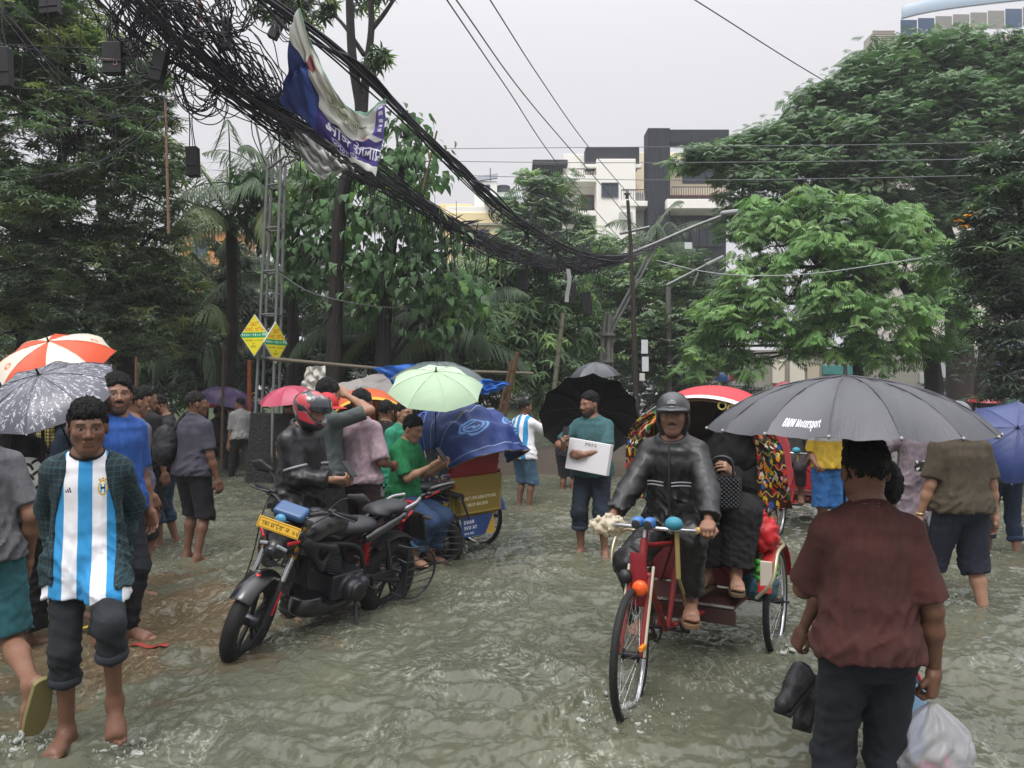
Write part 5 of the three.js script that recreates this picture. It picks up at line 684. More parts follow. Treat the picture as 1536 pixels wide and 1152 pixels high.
  // headgear
  if (o.cap) { const e = ell([0, 0.036, -0.014], [0.088, 0.106, 0.110]); mesh('cap', inHead(sdfMesh((x, y, z) => { let d = Math.max(e(x, y, z), 0.035 - y + (z < 0 ? 0.12 * z * 0 : 0)); if (o.cap.brim) d = smin(d, ell([0, 0.04, 0.11], [0.07, 0.008, 0.075])(x, y, z), 0.01); return d; }, [-0.13, -0.02, -0.16], [0.13, 0.17, 0.22], Math.max(0.005, cHead))), clothMat(o.cap.color, {}), root); }
  if (o.helmet) o.helmet(root, inHead, cHead);
  if (o.sandals) for (const q of ['L', 'R']) { if (o.sandals !== true && !o.sandals.includes(q)) continue; const [fw, u] = fdir(q), sd = u.clone().cross(fw).normalize(), c = An[q].clone().addScaledVector(u, -0.088).addScaledVector(fw, 0.055), shp = new THREE.Shape(); shp.moveTo(-0.036, -0.13); shp.bezierCurveTo(-0.05, -0.02, -0.06, 0.08, -0.035, 0.13); shp.bezierCurveTo(-0.01, 0.155, 0.03, 0.15, 0.045, 0.11); shp.bezierCurveTo(0.055, 0.05, 0.04, -0.05, 0.036, -0.13); shp.bezierCurveTo(0.02, -0.155, -0.02, -0.155, -0.036, -0.13); const g = new THREE.ExtrudeGeometry(shp, { depth: 0.018, bevelEnabled: true, bevelSize: 0.004, bevelThickness: 0.004, bevelSegments: 2 }); const mt = new THREE.Matrix4().makeBasis(sd, fw, u.clone().negate()); g.applyMatrix4(mt).translate(c.x, c.y, c.z); const sdl = mesh('sandal', g, M(o.sandalColor ?? '#3a3428', 0.8), root); mesh('strap', tube([A(c.clone().addScaledVector(sd, -0.045).addScaledVector(fw, 0.0)), A(c.clone().addScaledVector(u, 0.062).addScaledVector(fw, 0.03)), A(c.clone().addScaledVector(sd, 0.045).addScaledVector(fw, 0.0))], 0.008, 10, 5), M('#26221c', 0.7), sdl); }
  root.updateMatrixWorld(true);
  const W = (v) => root.localToWorld(v.clone());
  root.userData.joints = undefined; delete root.userData.joints;
  return { root, gripL: W(grip.L), gripR: W(grip.R), head: W(hc), neck: W(neck), W: (x, y, z) => W(V(x, y, z)), wristL: W(Wr.L), wristR: W(Wr.R), elbowL: W(E.L), shL: W(S.L), shR: W(S.R), T, Z, X, up };
}
const POLO = [0.13, 0.07];
// ---------------------------------------------------------------- umbrellas
function umbrella(label, apex, axis, R, depth, n, colors, o = {}) {            // apex: top of canopy; axis: down the shaft
  const root = thing('umbrella', label, 'umbrella', apex, 0, 'umbrellas in the rain'), q = new THREE.Quaternion().setFromUnitVectors(V(0, -1, 0), axis.clone().normalize()); root.quaternion.copy(q).multiply(new THREE.Quaternion().setFromAxisAngle(V(0, 1, 0), o.spin ?? 0));
  const prof = (t) => -depth * (0.22 * t + 0.38 * t * t + 0.40 * t * t * t * t), m = colors.map((c) => (c.isMaterial ? c : M(c, o.rough ?? 0.45, { bumpMap: weave, bumpScale: 0.0008, transmission: o.through ?? 0.0, clearcoat: o.wet ?? 0.2, clearcoatRoughness: 0.3 })));
  for (let i = 0; i < n; i++) {
    const a0 = i / n * 2 * Math.PI, a1 = (i + 1) / n * 2 * Math.PI, g = sheet(8, 14, (u, v) => { const t = 0.012 + 0.988 * v, a = lerp(a0, a1, u), c = Math.cos((a1 - a0) / 2) / Math.cos(Math.abs(u - 0.5) * (a1 - a0)), sag = 4 * u * (1 - u), r = R * t * lerp(1, c, 0.85) * (1 - 0.035 * sag * Math.pow(v, 4)); return [Math.cos(a) * r, prof(t) - 0.05 * R * sag * t * (1 - 0.55 * v) + 0.004 * n2(u * 5 + i * 7, v * 9), Math.sin(a) * r]; }, (u, v) => [o.print ? 1 - u : u * 0.4, o.print ? 1 - v : v * 0.5]);
    mesh('canopy_panel', g, o.print?.[i] ?? m[i % m.length], root);
    const seamP = []; for (let k = 0; k <= 6; k++) { const t = k / 6; seamP.push([Math.cos(a0) * R * t, prof(t) + 0.001, Math.sin(a0) * R * t]); } mesh('seam', tube(seamP, 0.0022 + R * 0.0014, 12, 5), m[i % m.length], root);
    const ribP = []; for (let k = 0; k <= 5; k++) { const t = k / 5; ribP.push([Math.cos(a0) * R * t, prof(t) - 0.008, Math.sin(a0) * R * t]); } const rib = mesh('rib', tube(ribP, 0.0028, 12, 5), M('#4a4a4e', 0.4, { metalness: 0.6 }), root);
    mesh('stretcher', cyl([Math.cos(a0) * R * 0.5, prof(0.5) - 0.01, Math.sin(a0) * R * 0.5], [Math.cos(a0) * 0.01, -depth * 1.15, Math.sin(a0) * 0.01], 0.0025, 0.0025, 4), M('#4a4a4e', 0.4, { metalness: 0.6 }), rib);
    mesh('rib_tip', new THREE.SphereGeometry(0.007, 6, 5).translate(Math.cos(a0) * R, prof(1), Math.sin(a0) * R), M('#999', 0.4), rib);
  }
  mesh('ferrule', lathe([[0, 0.05], [0.006, 0.045], [0.009, 0.004], [0.022, -0.002], [0.024, -0.008]], 10), blackPlastic, root);
  const L = o.shaft ?? 0.78; mesh('shaft', cyl([0, 0, 0], [0, -L, 0], 0.006, 0.006, 8), M('#2c2c30', 0.35, { metalness: 0.5 }), root); mesh('runner', cyl([0, -depth * 1.08, 0], [0, -depth * 1.08 - 0.05, 0], 0.012, 0.012, 8), blackPlastic, root); mesh('handle', lathe([[0, -L + 0.01], [0.013, -L + 0.005], [0.014, -L - 0.09], [0.011, -L - 0.105], [0, -L - 0.107]], 12), M(o.handle ?? '#1c1c1e', 0.5), root);
  return root;
}
// ---------------------------------------------------------------- cycle rickshaws
const chrome = M('#b9babb', 0.22, { metalness: 0.9 }), rubber = M('#131314', 0.75, { bumpMap: roughBump, bumpScale: 0.004 }), steelDark = M('#2a2a2c', 0.45, { metalness: 0.6 });
function spokeWheel(parent, name, x, y, z, R = 0.352, yaw = 0) {
  const w = new THREE.Group(); w.name = name; w.position.set(x, y, z); w.rotation.y = yaw; parent.add(w); const rot = (g) => g.rotateY(Math.PI / 2);
  mesh('tyre', rot(new THREE.TorusGeometry(R - 0.021, 0.021, 10, 56)), rubber, w); mesh('rim', rot(new THREE.TorusGeometry(R - 0.045, 0.011, 6, 56).scale(1, 1, 1.4)), chrome, w);
  mesh('hub', merge([cyl([-0.05, 0, 0], [0.05, 0, 0], 0.02, 0.02, 12), cyl([-0.045, 0, 0], [-0.038, 0, 0], 0.034, 0.034, 14), cyl([0.038, 0, 0], [0.045, 0, 0], 0.034, 0.034, 14), cyl([-0.09, 0, 0], [0.09, 0, 0], 0.008, 0.008, 8)]), steelDark, w);
  const sp = []; for (let i = 0; i < 36; i++) { const a = i / 36 * 6.283, b = a + (i % 4 < 2 ? 0.35 : -0.35), s = i % 2 ? 0.04 : -0.04; sp.push(cyl([s, Math.sin(b) * 0.032, Math.cos(b) * 0.032], [0, Math.sin(a) * (R - 0.05), Math.cos(a) * (R - 0.05)], 0.0016, 0.0016, 4)); } mesh('spokes', merge(sp), chrome, w).userData.kind = 'stuff';
  return w;
}
function patchwork(seed, base) { return canvasTex(256, 512, (c, w, h) => { const R = rng(seed), cols = ['#d8342c', '#f0a020', '#f4d63a', '#2e7d4a', '#2a63b8', '#e86a2a', '#f2ead6', '#c22860', base]; c.fillStyle = base; c.fillRect(0, 0, w, h); for (let i = 0; i < 260; i++) { c.fillStyle = cols[Math.floor(R() * cols.length)]; const x = R() * w, y = R() * h, r = 4 + 16 * R(); c.beginPath(); if (R() < 0.5) { for (let k = 0; k < 5; k++) c.ellipse(x + Math.cos(k * 1.256) * r * 0.6, y + Math.sin(k * 1.256) * r * 0.6, r * 0.5, r * 0.3, k * 1.256, 0, 7); } else c.ellipse(x, y, r, r * 0.35, R() * 3, 0, 7); c.fill(); } c.strokeStyle = '#d9c27a'; c.lineWidth = 5; for (let y = 0; y < h; y += 64) { c.beginPath(); for (let x = 0; x <= w; x += 8) c.lineTo(x, y + 12 * Math.sin(x / 14)); c.stroke(); } }); }
function rickshaw(o) {
  const r = thing('cycle_rickshaw', o.label, 'rickshaw', o.pos, o.turn, 'cycle rickshaws'), frame = M(o.frame ?? '#7c1f1e', 0.4), bodyM = M(o.body ?? '#5a1418', 0.5), deco = M('#ffffff', 0.45, { map: o.deco }), hz = 1.22, fz = 1.5;
  spokeWheel(r, 'wheel', 0.47, 0.352, 0); spokeWheel(r, 'wheel', -0.47, 0.352, 0); spokeWheel(r, 'wheel', 0, 0.352, fz, 0.352, o.steer ?? 0);
  const f = mesh('fork', merge([cyl([0.055, 0.352, fz], [0.055, 0.74, hz + 0.13], 0.013, 0.016), cyl([-0.055, 0.352, fz], [-0.055, 0.74, hz + 0.13], 0.013, 0.016), cyl([-0.065, 0.75, hz + 0.125], [0.065, 0.75, hz + 0.125], 0.02), cyl([0, 0.74, hz + 0.13], [0, 0.98, hz + 0.04], 0.017)]), frame, r);
  mesh('fork_brace', merge([cyl([0.075, 0.352, fz], [0.07, 0.80, hz + 0.11], 0.009), cyl([-0.075, 0.352, fz], [-0.07, 0.80, hz + 0.11], 0.009)]), M('#c9bfa8', 0.4, { metalness: 0.4 }), f);
  for (const s of [-1, 1]) mesh('reflector', box(s * 0.075, 0.41, fz + 0.02, 0.025, 0.03, 0.07, 0.008), M('#d9821f', 0.35), f);
  mesh('indicator_lamp', put(lathe([[0, 0.03], [0.03, 0.025], [0.042, 0.008], [0.042, -0.02], [0, -0.025]], 20), 0.03, 0.70, hz + 0.22, Math.PI / 2, 0, 0), M('#e0561a', 0.3), f);
  mesh('front_lamp', put(lathe([[0, 0.03], [0.035, 0.025], [0.04, -0.01], [0.02, -0.05], [0, -0.05]], 16), -0.075, 0.74, hz + 0.16, Math.PI / 2, 0, 0), M('#1e1e20', 0.5), f);
  const hb = mesh('handlebar', merge([tube([[0.29, 0.985, hz - 0.13], [0.25, 0.99, hz - 0.02], [0.12, 1.0, hz + 0.05], [-0.12, 1.0, hz + 0.05], [-0.25, 0.99, hz - 0.02], [-0.29, 0.985, hz - 0.13]], 0.012, 30, 8), cyl([0, 0.9, hz + 0.07], [0, 1.0, hz + 0.04], 0.014)]), chrome, r);
  for (const s of [-1, 1]) mesh('grip', cyl([s * 0.288, 0.985, hz - 0.14], [s * 0.262, 0.988, hz - 0.04], 0.018, 0.018, 10), M('#b79a62', 0.7), hb);
  for (const s of [-1, 1]) mesh('twin_bell', put(new RoundedBoxGeometry(0.062, 0.06, 0.08, 4, 0.025), s * 0.034, 1.03, hz + 0.07), M('#3c6fae', 0.5), hb);
  for (const s of [-1, 1]) mesh('bell_face', put(lathe([[0, 0], [0.024, 0], [0.026, -0.006]], 16), s * 0.034, 1.022, hz + 0.113, Math.PI / 2, 0, 0), M('#24262a', 0.4), hb);
  mesh('wrapped_bell', put(new THREE.IcosahedronGeometry(0.05, 2).scale(1, 0.8, 0.9), 0.16, 1.03, hz + 0.03), M('#2f7f92', 0.6), hb);
  mesh('brake_rod', merge([cyl([0.17, 0.985, hz + 0.01], [0.17, 0.72, hz - 0.02], 0.014), cyl([0.17, 0.72, hz - 0.02], [0.12, 0.40, 0.78], 0.010)]), M('#a08d58', 0.5), hb);
  mesh('frame', merge([cyl([0, 0.93, hz + 0.06], [0, 0.78, hz + 0.11], 0.024), cyl([0, 0.90, hz + 0.07], [0, 0.80, 0.62], 0.017), cyl([0, 0.80, hz + 0.10], [0, 0.33, 0.9], 0.018), cyl([0, 0.88, 0.62], [0, 0.33, 0.86], 0.017), ...[-1, 1].map((s) => cyl([s * 0.04, 0.36, 0.9], [s * 0.30, 0.40, 0.1], 0.016)), ...[-1, 1].map((s) => cyl([s * 0.30, 0.40, 0.45], [s * 0.33, 0.40, -0.42], 0.018)), cyl([-0.5, 0.352, 0], [0.5, 0.352, 0], 0.02), cyl([0.03, 0.86, 0.62], [0.3, 0.42, 0.1], 0.013), cyl([-0.03, 0.86, 0.62], [-0.3, 0.42, 0.1], 0.013)]), frame, r);
  mesh('head_plate', thick(sheet(6, 8, (u, v) => [lerp(-0.045, 0.045, u), lerp(0.88, 0.58, v), hz + 0.16 - 0.03 * v + 0.012 * Math.sin(Math.PI * u)]), 0.006), M('#8c2530', 0.4), r);
  mesh('saddle', sdfMesh(union([ell([0, 0.9, 0.55], [0.11, 0.045, 0.11]), ell([0, 0.905, 0.70], [0.045, 0.035, 0.12])], 0.05), [-0.15, 0.83, 0.4], [0.15, 0.97, 0.85], 0.012), M('#2b1c18', 0.6), r);
  mesh('chainwheel', merge([put(new THREE.TorusGeometry(0.085, 0.008, 6, 30).rotateY(Math.PI / 2), -0.06, 0.33, 0.88), cyl([-0.14, 0.33, 0.88], [0.14, 0.33, 0.88], 0.012), cyl([0.1, 0.33, 0.88], [0.1, 0.42, 0.96], 0.012), cyl([-0.1, 0.33, 0.88], [-0.1, 0.24, 0.80], 0.012)]), steelDark, r);
  for (const [s, y, z] of [[1, 0.42, 0.96], [-1, 0.24, 0.80]]) mesh('pedal', box(s * 0.155, y, z, 0.1, 0.025, 0.085, 0.008), M('#4a2a22', 0.6), r);
  mesh('footboard', merge([box(0, 0.415, 0.36, 0.66, 0.025, 0.46, 0.006), box(0, 0.36, 0.58, 0.68, 0.09, 0.025, 0.006)]), M(o.floor ?? '#3d2420', 0.45), r); mesh('floor_trim', box(0, 0.43, 0.596, 0.66, 0.014, 0.012), chrome, r);
  mesh('seat_box', merge([box(0, 0.585, -0.14, 0.74, 0.32, 0.46, 0.015)]), bodyM, r); mesh('seat_cushion', new RoundedBoxGeometry(0.72, 0.1, 0.46, 4, 0.035).translate(0, 0.79, -0.13), M(o.seat ?? '#8e1620', 0.4), r); mesh('backrest', put(new RoundedBoxGeometry(0.72, 0.38, 0.07, 4, 0.03), 0, 1.02, -0.38, -0.12, 0, 0), M(o.seat ?? '#8e1620', 0.4), r);
  for (const s of [-1, 1]) { mesh('side_panel', thick(sheet(10, 8, (u, v) => [s * (0.375 + 0.015 * Math.sin(u * 3)), lerp(0.45, 0.9 - 0.14 * Math.pow(u, 2), v), lerp(-0.40, 0.14, u)], (u, v) => [u, v]), s * 0.014), deco, r); mesh('armrest', tube([[s * 0.40, 0.74, 0.12], [s * 0.41, 0.90, 0.08], [s * 0.41, 0.96, -0.1], [s * 0.40, 0.97, -0.36]], 0.014, 20, 7), chrome, r); }
  for (const s of [-1, 1]) { const N = 20, a0 = 0.35, a1 = 2.9; mesh('mudguard', thick(sheet(N, 4, (u, v) => { const a = lerp(a0, a1, u), R = 0.395 - 0.01 * Math.pow(v * 2 - 1, 2); return [s * (0.47 + (v - 0.5) * 0.085), 0.352 + Math.sin(a) * R, Math.cos(a) * R]; }), 0.004), M(o.guard ?? '#a52a26', 0.35), r); const g = r.children[r.children.length - 1]; mesh('guard_plate', box(s * 0.475, 0.60, 0.345, 0.075, 0.17, 0.02, 0.008), M(o.plate ?? '#c9c2b4', 0.4), g); mesh('bumper_bar', tube([[s * 0.40, 0.74, 0.08], [s * 0.54, 0.76, 0.12], [s * 0.545, 0.74, 0.34], [s * 0.53, 0.58, 0.44], [s * 0.43, 0.46, 0.42]], 0.012, 24, 7), M('#b0a98c', 0.35, { metalness: 0.5 }), g); }
  mesh('back_board', put(new RoundedBoxGeometry(0.78, 0.40, 0.025, 2, 0.008), 0, 0.66, -0.40, -0.06, 0, 0), bodyM, r); if (o.board) { const bb = r.children[r.children.length - 1]; mesh('painted_board', put(new THREE.PlaneGeometry(0.74, 0.37), 0, 0.66, -0.4155, 0.06, Math.PI, 0), M('#ffffff', 0.45, { map: o.board }), bb); }
  if (o.lower) mesh('lower_board', put(new THREE.PlaneGeometry(0.5, 0.2), 0, 0.345, -0.43, 0.1, Math.PI, 0), M('#ffffff', 0.5, { map: o.lower }), r);
  // folding hood on bows
  if (o.hood) {
    const pv = [0, 0.86, -0.20], Rr = o.hoodR ?? 0.92, U = (t) => { const w = 0.455, st = 0.26, L = 2 * st + 1, k = t * L; if (k < st) return [w, 0.30 + (k / st) * (Rr - 0.30 - 0.30)]; if (k > L - st) return [-w, 0.30 + ((L - k) / st) * (Rr - 0.60)]; const a = (k - st) * Math.PI; return [Math.cos(a) * w, Rr - 0.30 + Math.sin(a) * 0.30]; };
    const ph = (u) => lerp(o.hoodFront ?? 0.98, o.hoodBack ?? 2.75, u), pt3 = (t, u, k = 0) => { const [x, rr] = U(t), a = ph(u), q = rr + k - 0.03 * Math.sin(Math.PI * ((u * 4) % 1)) + (o.crumple ?? 0) * n3(x * 5, u * 5, rr * 5); return [pv[0] + x * (1 + k * 1.5), pv[1] + Math.sin(a) * q, pv[2] + Math.cos(a) * q]; };
    mesh('hood', thick(sheet(36, 24, (t, u) => pt3(t, u), (t, u) => [t, u]), -0.006), o.hood.isMaterial ? o.hood : M(o.hood, 0.4), r); const h = r.children[r.children.length - 1];
    mesh('hood_lining', sheet(36, 16, (t, u) => pt3(t, 0.02 + 0.96 * u, -0.022), (t, u) => [t * 2, u * 2]), M('#ffffff', 0.6, { map: o.lining ?? o.deco, color: '#ffffff' }), h);
    for (let i = 0; i <= 4; i++) mesh('hood_bow', tube(Array.from({ length: 20 }, (_, k) => pt3(k / 19, i / 4, -0.012)), 0.009, 40, 6), M('#6d5a3c', 0.6), h);
    mesh('hood_edge', thick(sheet(40, 2, (t, v) => pt3(t, -0.012 + 0.055 * v, 0.008), (t, v) => [t, v]), 0.006), M(o.edge ?? '#d6d0c8', 0.5), h);
    if (o.rings) for (let k = 0; k < 30; k++) { const t = 0.02 + 0.96 * k / 29; if (t > 0.42 && t < 0.58) continue; const p = pt3(t, 0, -0.03); mesh('trim_ring', new THREE.TorusGeometry(0.026, 0.007, 6, 14).translate(p[0], p[1], p[2] + 0.02), M(['#a89a5a', '#2f8a62', '#b8ab74'][k % 3], 0.4), h); }
    if (o.rings) for (const s of [1, -1]) mesh('decorated_flap', thick(sheet(10, 20, (u, v) => { const t = s > 0 ? 0.36 * v : 1 - 0.36 * v, p = pt3(t, -0.02, 0.0), x = p[0] + s * lerp(-0.10, 0.12, u) * (1 - 0.4 * v) ; return [x, p[1] - 0.04 - 0.12 * (1 - v), p[2] + 0.03 + 0.05 * Math.sin(u * 6 + v * 9) * 0.4]; }, (u, v) => [u, v]), 0.004), deco, h);
    mesh('hood_stay', merge([-1, 1].map((s) => cyl([s * 0.455, 0.78, -0.2], pt3(s > 0 ? 0.03 : 0.97, 0.05), 0.009))), chrome, h);
  }
  return r;
}
// ---------------------------------------------------------------- motorcycle
function motorcycle(label, pos, turn, lean, o = {}) {
  const r = thing('motorcycle', label, 'motorcycle', pos, turn, 'motorcycles'); r.rotation.order = 'YXZ'; r.rotation.z = lean;
  const paint = M('#0b0c0e', 0.28, { clearcoat: 0.6, clearcoatRoughness: 0.2 }), matte = M('#141517', 0.6), grey = M('#3c3e42', 0.4, { metalness: 0.5 }), red = M('#b3141f', 0.4), silver = M('#9b9da1', 0.35, { metalness: 0.5 });
  const head = V(0, 0.80, 1.10), ax = V(0, 1, -0.47).normalize(), st = new THREE.Matrix4().makeTranslation(head.x, head.y, head.z).multiply(new THREE.Matrix4().makeRotationAxis(ax, o.steer ?? 0)).multiply(new THREE.Matrix4().makeTranslation(-head.x, -head.y, -head.z)), S = (g) => g.applyMatrix4(st);
  const wheel = (z, w, Rr, turnIt) => { const G2 = new THREE.Group(); G2.name = 'wheel'; r.add(G2); const T = (g) => { g.translate(0, 0.31, z); return turnIt ? S(g) : g; };
    mesh('tyre', T(new THREE.TorusGeometry(Rr - w / 2, w / 2, 14, 56).scale(1, 1, 1.0).rotateY(Math.PI / 2)), rubber, G2); mesh('rim', T(merge([new THREE.TorusGeometry(Rr - w + 0.006, 0.016, 8, 48).scale(1, 1, 2).rotateY(Math.PI / 2)])), matte, G2);
    for (let i = 0; i < 5; i++) for (const s of [-0.16, 0.16]) { const a = i * 1.2566 + 0.3; mesh('spoke', T(cyl([0, Math.sin(a) * 0.04, Math.cos(a) * 0.04], [0, Math.sin(a + s) * (Rr - w), Math.cos(a + s) * (Rr - w)], 0.014, 0.009, 6)), matte, G2); }
    mesh('hub', T(cyl([-0.07, 0, 0], [0.07, 0, 0], 0.045, 0.045, 16)), grey, G2); mesh('brake_disc', T(merge([put(new THREE.TorusGeometry(0.125, 0.022, 4, 36).scale(1, 1, 0.12).rotateY(Math.PI / 2), -0.085, 0, 0), cyl([-0.082, 0, 0], [-0.088, 0, 0], 0.1, 0.1, 5)])), chrome, G2); };
  wheel(0, 0.13, 0.315, false); wheel(1.36, 0.105, 0.305, true);
  for (const s of [-1, 1]) { const x = s * 0.105, a = V(x, 0.31, 1.385), u = ax; const p = (t) => a.clone().addScaledVector(u, t); const fk = mesh('fork_leg', S(merge([cyl(p(0), p(0.30), 0.027, 0.03, 12)])), matte, r); mesh('stanchion', S(cyl(p(0.30), p(0.46), 0.019, 0.019, 12)), chrome, fk); mesh('upper_tube', S(cyl(p(0.46), p(0.68), 0.026, 0.024, 12)), M('#8d6a1d', 0.35, { metalness: 0.6 }), fk); mesh('fork_sticker', S(put(box(0, 0, 0, 0.006, 0.16, 0.022), x + s * 0.028, 0.46, 1.33, -0.44, 0, 0)), red, fk); }
  mesh('front_mudguard', S(thick(sheet(18, 8, (u, v) => { const a = lerp(0.75, 2.1, u), t = v * 2 - 1, R = 0.335 - 0.035 * t * t; return [t * 0.075, 0.31 + Math.sin(a) * R, 1.36 + Math.cos(a) * R]; }), 0.005)), paint, r); mesh('mudguard_badge', S(put(new THREE.ConeGeometry(0.022, 0.006, 3), 0, 0.648, 1.42, 0.35, 0, 0)), red, r.children[r.children.length - 1]);
  const tri = mesh('triple_clamp', S(merge([box(0, 0.94, 1.075, 0.26, 0.03, 0.09, 0.012), box(0, 0.76, 1.16, 0.26, 0.035, 0.09, 0.012)])), grey, r);
  // handlebar set
  const hb = mesh('handlebar', S(tube([[0.37, 1.03, 0.93], [0.30, 1.04, 0.97], [0.18, 1.03, 1.03], [0.08, 0.99, 1.06], [-0.08, 0.99, 1.06], [-0.18, 1.03, 1.03], [-0.30, 1.04, 0.97], [-0.37, 1.03, 0.93]], 0.013, 36, 8)), matte, r);
  for (const s of [-1, 1]) { mesh('grip', S(cyl([s * 0.26, 1.038, 0.99], [s * 0.385, 1.028, 0.92], 0.019, 0.019, 12)), rubber, hb); mesh('lever', S(tube([[s * 0.24, 1.05, 1.03], [s * 0.31, 1.045, 1.035], [s * 0.40, 1.03, 0.995]], 0.007, 10, 6)), grey, hb); mesh('switch_box', S(put(new RoundedBoxGeometry(0.06, 0.055, 0.05, 3, 0.015), s * 0.225, 1.04, 1.0)), matte, hb);
    const mi = mesh('mirror_stem', S(tube([[s * 0.20, 1.05, 1.01], [s * 0.25, 1.13, 0.97], [s * 0.30, 1.16, 0.96]], 0.006, 10, 6)), matte, hb); mesh('mirror', S(put(sdfMesh((x, y, z) => smax(union([seg([-0.06, 0, 0], [0.03, 0.01, 0], 0.022, 0.038), seg([0.03, 0.01, 0], [0.085, 0.012, 0], 0.038, 0.012)], 0.02)(x, y, z * 1.8) / 1.4, -z - 0.016, 0.006), [-0.1, -0.06, -0.05], [0.12, 0.07, 0.05], 0.006), s * 0.36, 1.17, 0.95, 0, s < 0 ? Math.PI : 0, 0)), matte, mi); }
  for (const [i, P] of [[[0.23, 1.04, 1.02], [0.16, 0.96, 1.2], [0.10, 0.80, 1.2], [0.06, 0.7, 1.05]], [[-0.23, 1.04, 1.02], [-0.17, 0.95, 1.2], [-0.13, 0.7, 1.28], [-0.12, 0.42, 1.36]], [[0.21, 1.03, 1.03], [0.12, 1.0, 1.14], [0.05, 0.9, 1.12], [0.05, 0.8, 0.95]]].entries()) mesh('control_cable', S(tube(P, 0.005, 20, 5)), rubber, hb);
  mesh('instrument_cover', S(put(new RoundedBoxGeometry(0.22, 0.06, 0.13, 4, 0.025), 0, 1.01, 1.14, 0.35, 0, 0)), M('#35557c', 0.35), r); mesh('tied_bottle_cap', S(put(new THREE.IcosahedronGeometry(0.04, 2).scale(1, 1, 0.7), -0.03, 0.96, 1.215)), M('#4a86a8', 0.4), r);
  // headlamp cowl and number plate
  mesh('headlamp_cowl', S(sdfMesh(union([ell([0, 0.84, 1.19], [0.115, 0.10, 0.10]), ell([0, 0.78, 1.25], [0.08, 0.07, 0.08]), seg([-0.1, 0.87, 1.16], [0.1, 0.87, 1.16], 0.05)], 0.03), [-0.2, 0.68, 1.02], [0.2, 0.99, 1.37], 0.01)), paint, r); { const cw = r.children[r.children.length - 1]; for (const s of [-1, 1]) { mesh('running_lamp', S(put(new RoundedBoxGeometry(0.075, 0.022, 0.02, 3, 0.008), s * 0.065, 0.815, 1.305, 0, s * 0.5, -s * 0.35)), M('#8d9296', 0.2), cw); mesh('red_accent', S(put(new RoundedBoxGeometry(0.085, 0.022, 0.012, 2, 0.005), s * 0.115, 0.855, 1.255, 0, s * 0.8, s * 0.25)), M('#c71f2d', 0.4), cw); } mesh('headlamp', S(put(lathe([[0, 0.02], [0.03, 0.016], [0.045, 0], [0.045, -0.02]], 20), 0, 0.765, 1.325, Math.PI / 2 + 0.1, 0, 0)), M('#1c1f24', 0.12), cw); }
  if (o.plate) { const pl = mesh('number_plate', S(put(new RoundedBoxGeometry(0.30, 0.075, 0.006, 2, 0.002), 0, 0.935, 1.285, -0.25, 0, 0)), M('#d9a526', 0.5), r); mesh('plate_print', S(put(new THREE.PlaneGeometry(0.29, 0.067), 0, 0.935 + 0.001, 1.2895, -0.25, 0, 0)), M('#ffffff', 0.5, { map: o.plate }), pl); }
  // tank, seats, tail
  mesh('tank', sdfMesh((x, y, z) => { const d = union([ell([0, 0.86, 0.84], [0.135, 0.115, 0.22]), ell([0.085, 0.83, 0.98], [0.07, 0.075, 0.13]), ell([-0.085, 0.83, 0.98], [0.07, 0.075, 0.13]), ell([0, 0.82, 0.66], [0.09, 0.08, 0.14])], 0.05)(x, y, z); return smax(d, 0.77 - y + 0.12 * (0.9 - z), 0.02); }, [-0.2, 0.68, 0.5], [0.2, 1.0, 1.18], 0.009), paint, r); mesh('tank_cap', put(lathe([[0, 0.012], [0.035, 0.01], [0.04, 0]], 20), 0, 0.972, 0.86), grey, r.children[r.children.length - 1]);
  for (const s of [-1, 1]) mesh('tank_shroud', sdfMesh(union([seg([s * 0.14, 0.80, 1.10], [s * 0.15, 0.72, 0.80], 0.03, 0.02), seg([s * 0.14, 0.80, 1.06], [s * 0.145, 0.60, 0.90], 0.03, 0.018), seg([s * 0.15, 0.72, 0.80], [s * 0.145, 0.60, 0.90], 0.02, 0.018)], 0.05), [s * 0.15 - 0.07, 0.52, 0.7], [s * 0.15 + 0.07, 0.88, 1.18], 0.009), matte, r);
  const seatM = M('#2c2d31', 0.55, { bumpMap: roughBump, bumpScale: 0.002 }); mesh('rider_seat', sdfMesh((x, y, z) => smax(union([ell([0, 0.80, 0.44], [0.135, 0.065, 0.2]), ell([0, 0.80, 0.62], [0.075, 0.055, 0.1])], 0.06)(x, y, z), 0.76 - y, 0.02), [-0.18, 0.72, 0.2], [0.18, 0.9, 0.75], 0.009), seatM, r); mesh('pillion_seat', sdfMesh((x, y, z) => smax(union([ell([0, 0.89, 0.06], [0.125, 0.055, 0.2]), ell([0, 0.86, 0.22], [0.12, 0.07, 0.08])], 0.04)(x, y, z), 0.83 - y + 0.1 * z, 0.02), [-0.17, 0.78, -0.18], [0.17, 0.98, 0.34], 0.009), seatM, r);
  for (const s of [-1, 1]) { mesh('tail_panel', sdfMesh(union([seg([s * 0.12, 0.72, 0.42], [s * 0.115, 0.83, 0.02], 0.035, 0.03), seg([s * 0.115, 0.83, 0.02], [s * 0.07, 0.90, -0.20], 0.03, 0.018)], 0.03), [s * 0.1 - 0.1, 0.66, -0.25], [s * 0.1 + 0.1, 0.95, 0.5], 0.009), paint, r); mesh('tail_stripe', cyl([s * 0.145, 0.80, 0.06], [s * 0.125, 0.86, -0.08], 0.012, 0.012, 6), red, r.children[r.children.length - 1]); mesh('grab_handle', tube([[s * 0.10, 0.87, 0.05], [s * 0.125, 0.92, -0.1], [s * 0.08, 0.94, -0.22]], 0.014, 12, 7), silver, r); }
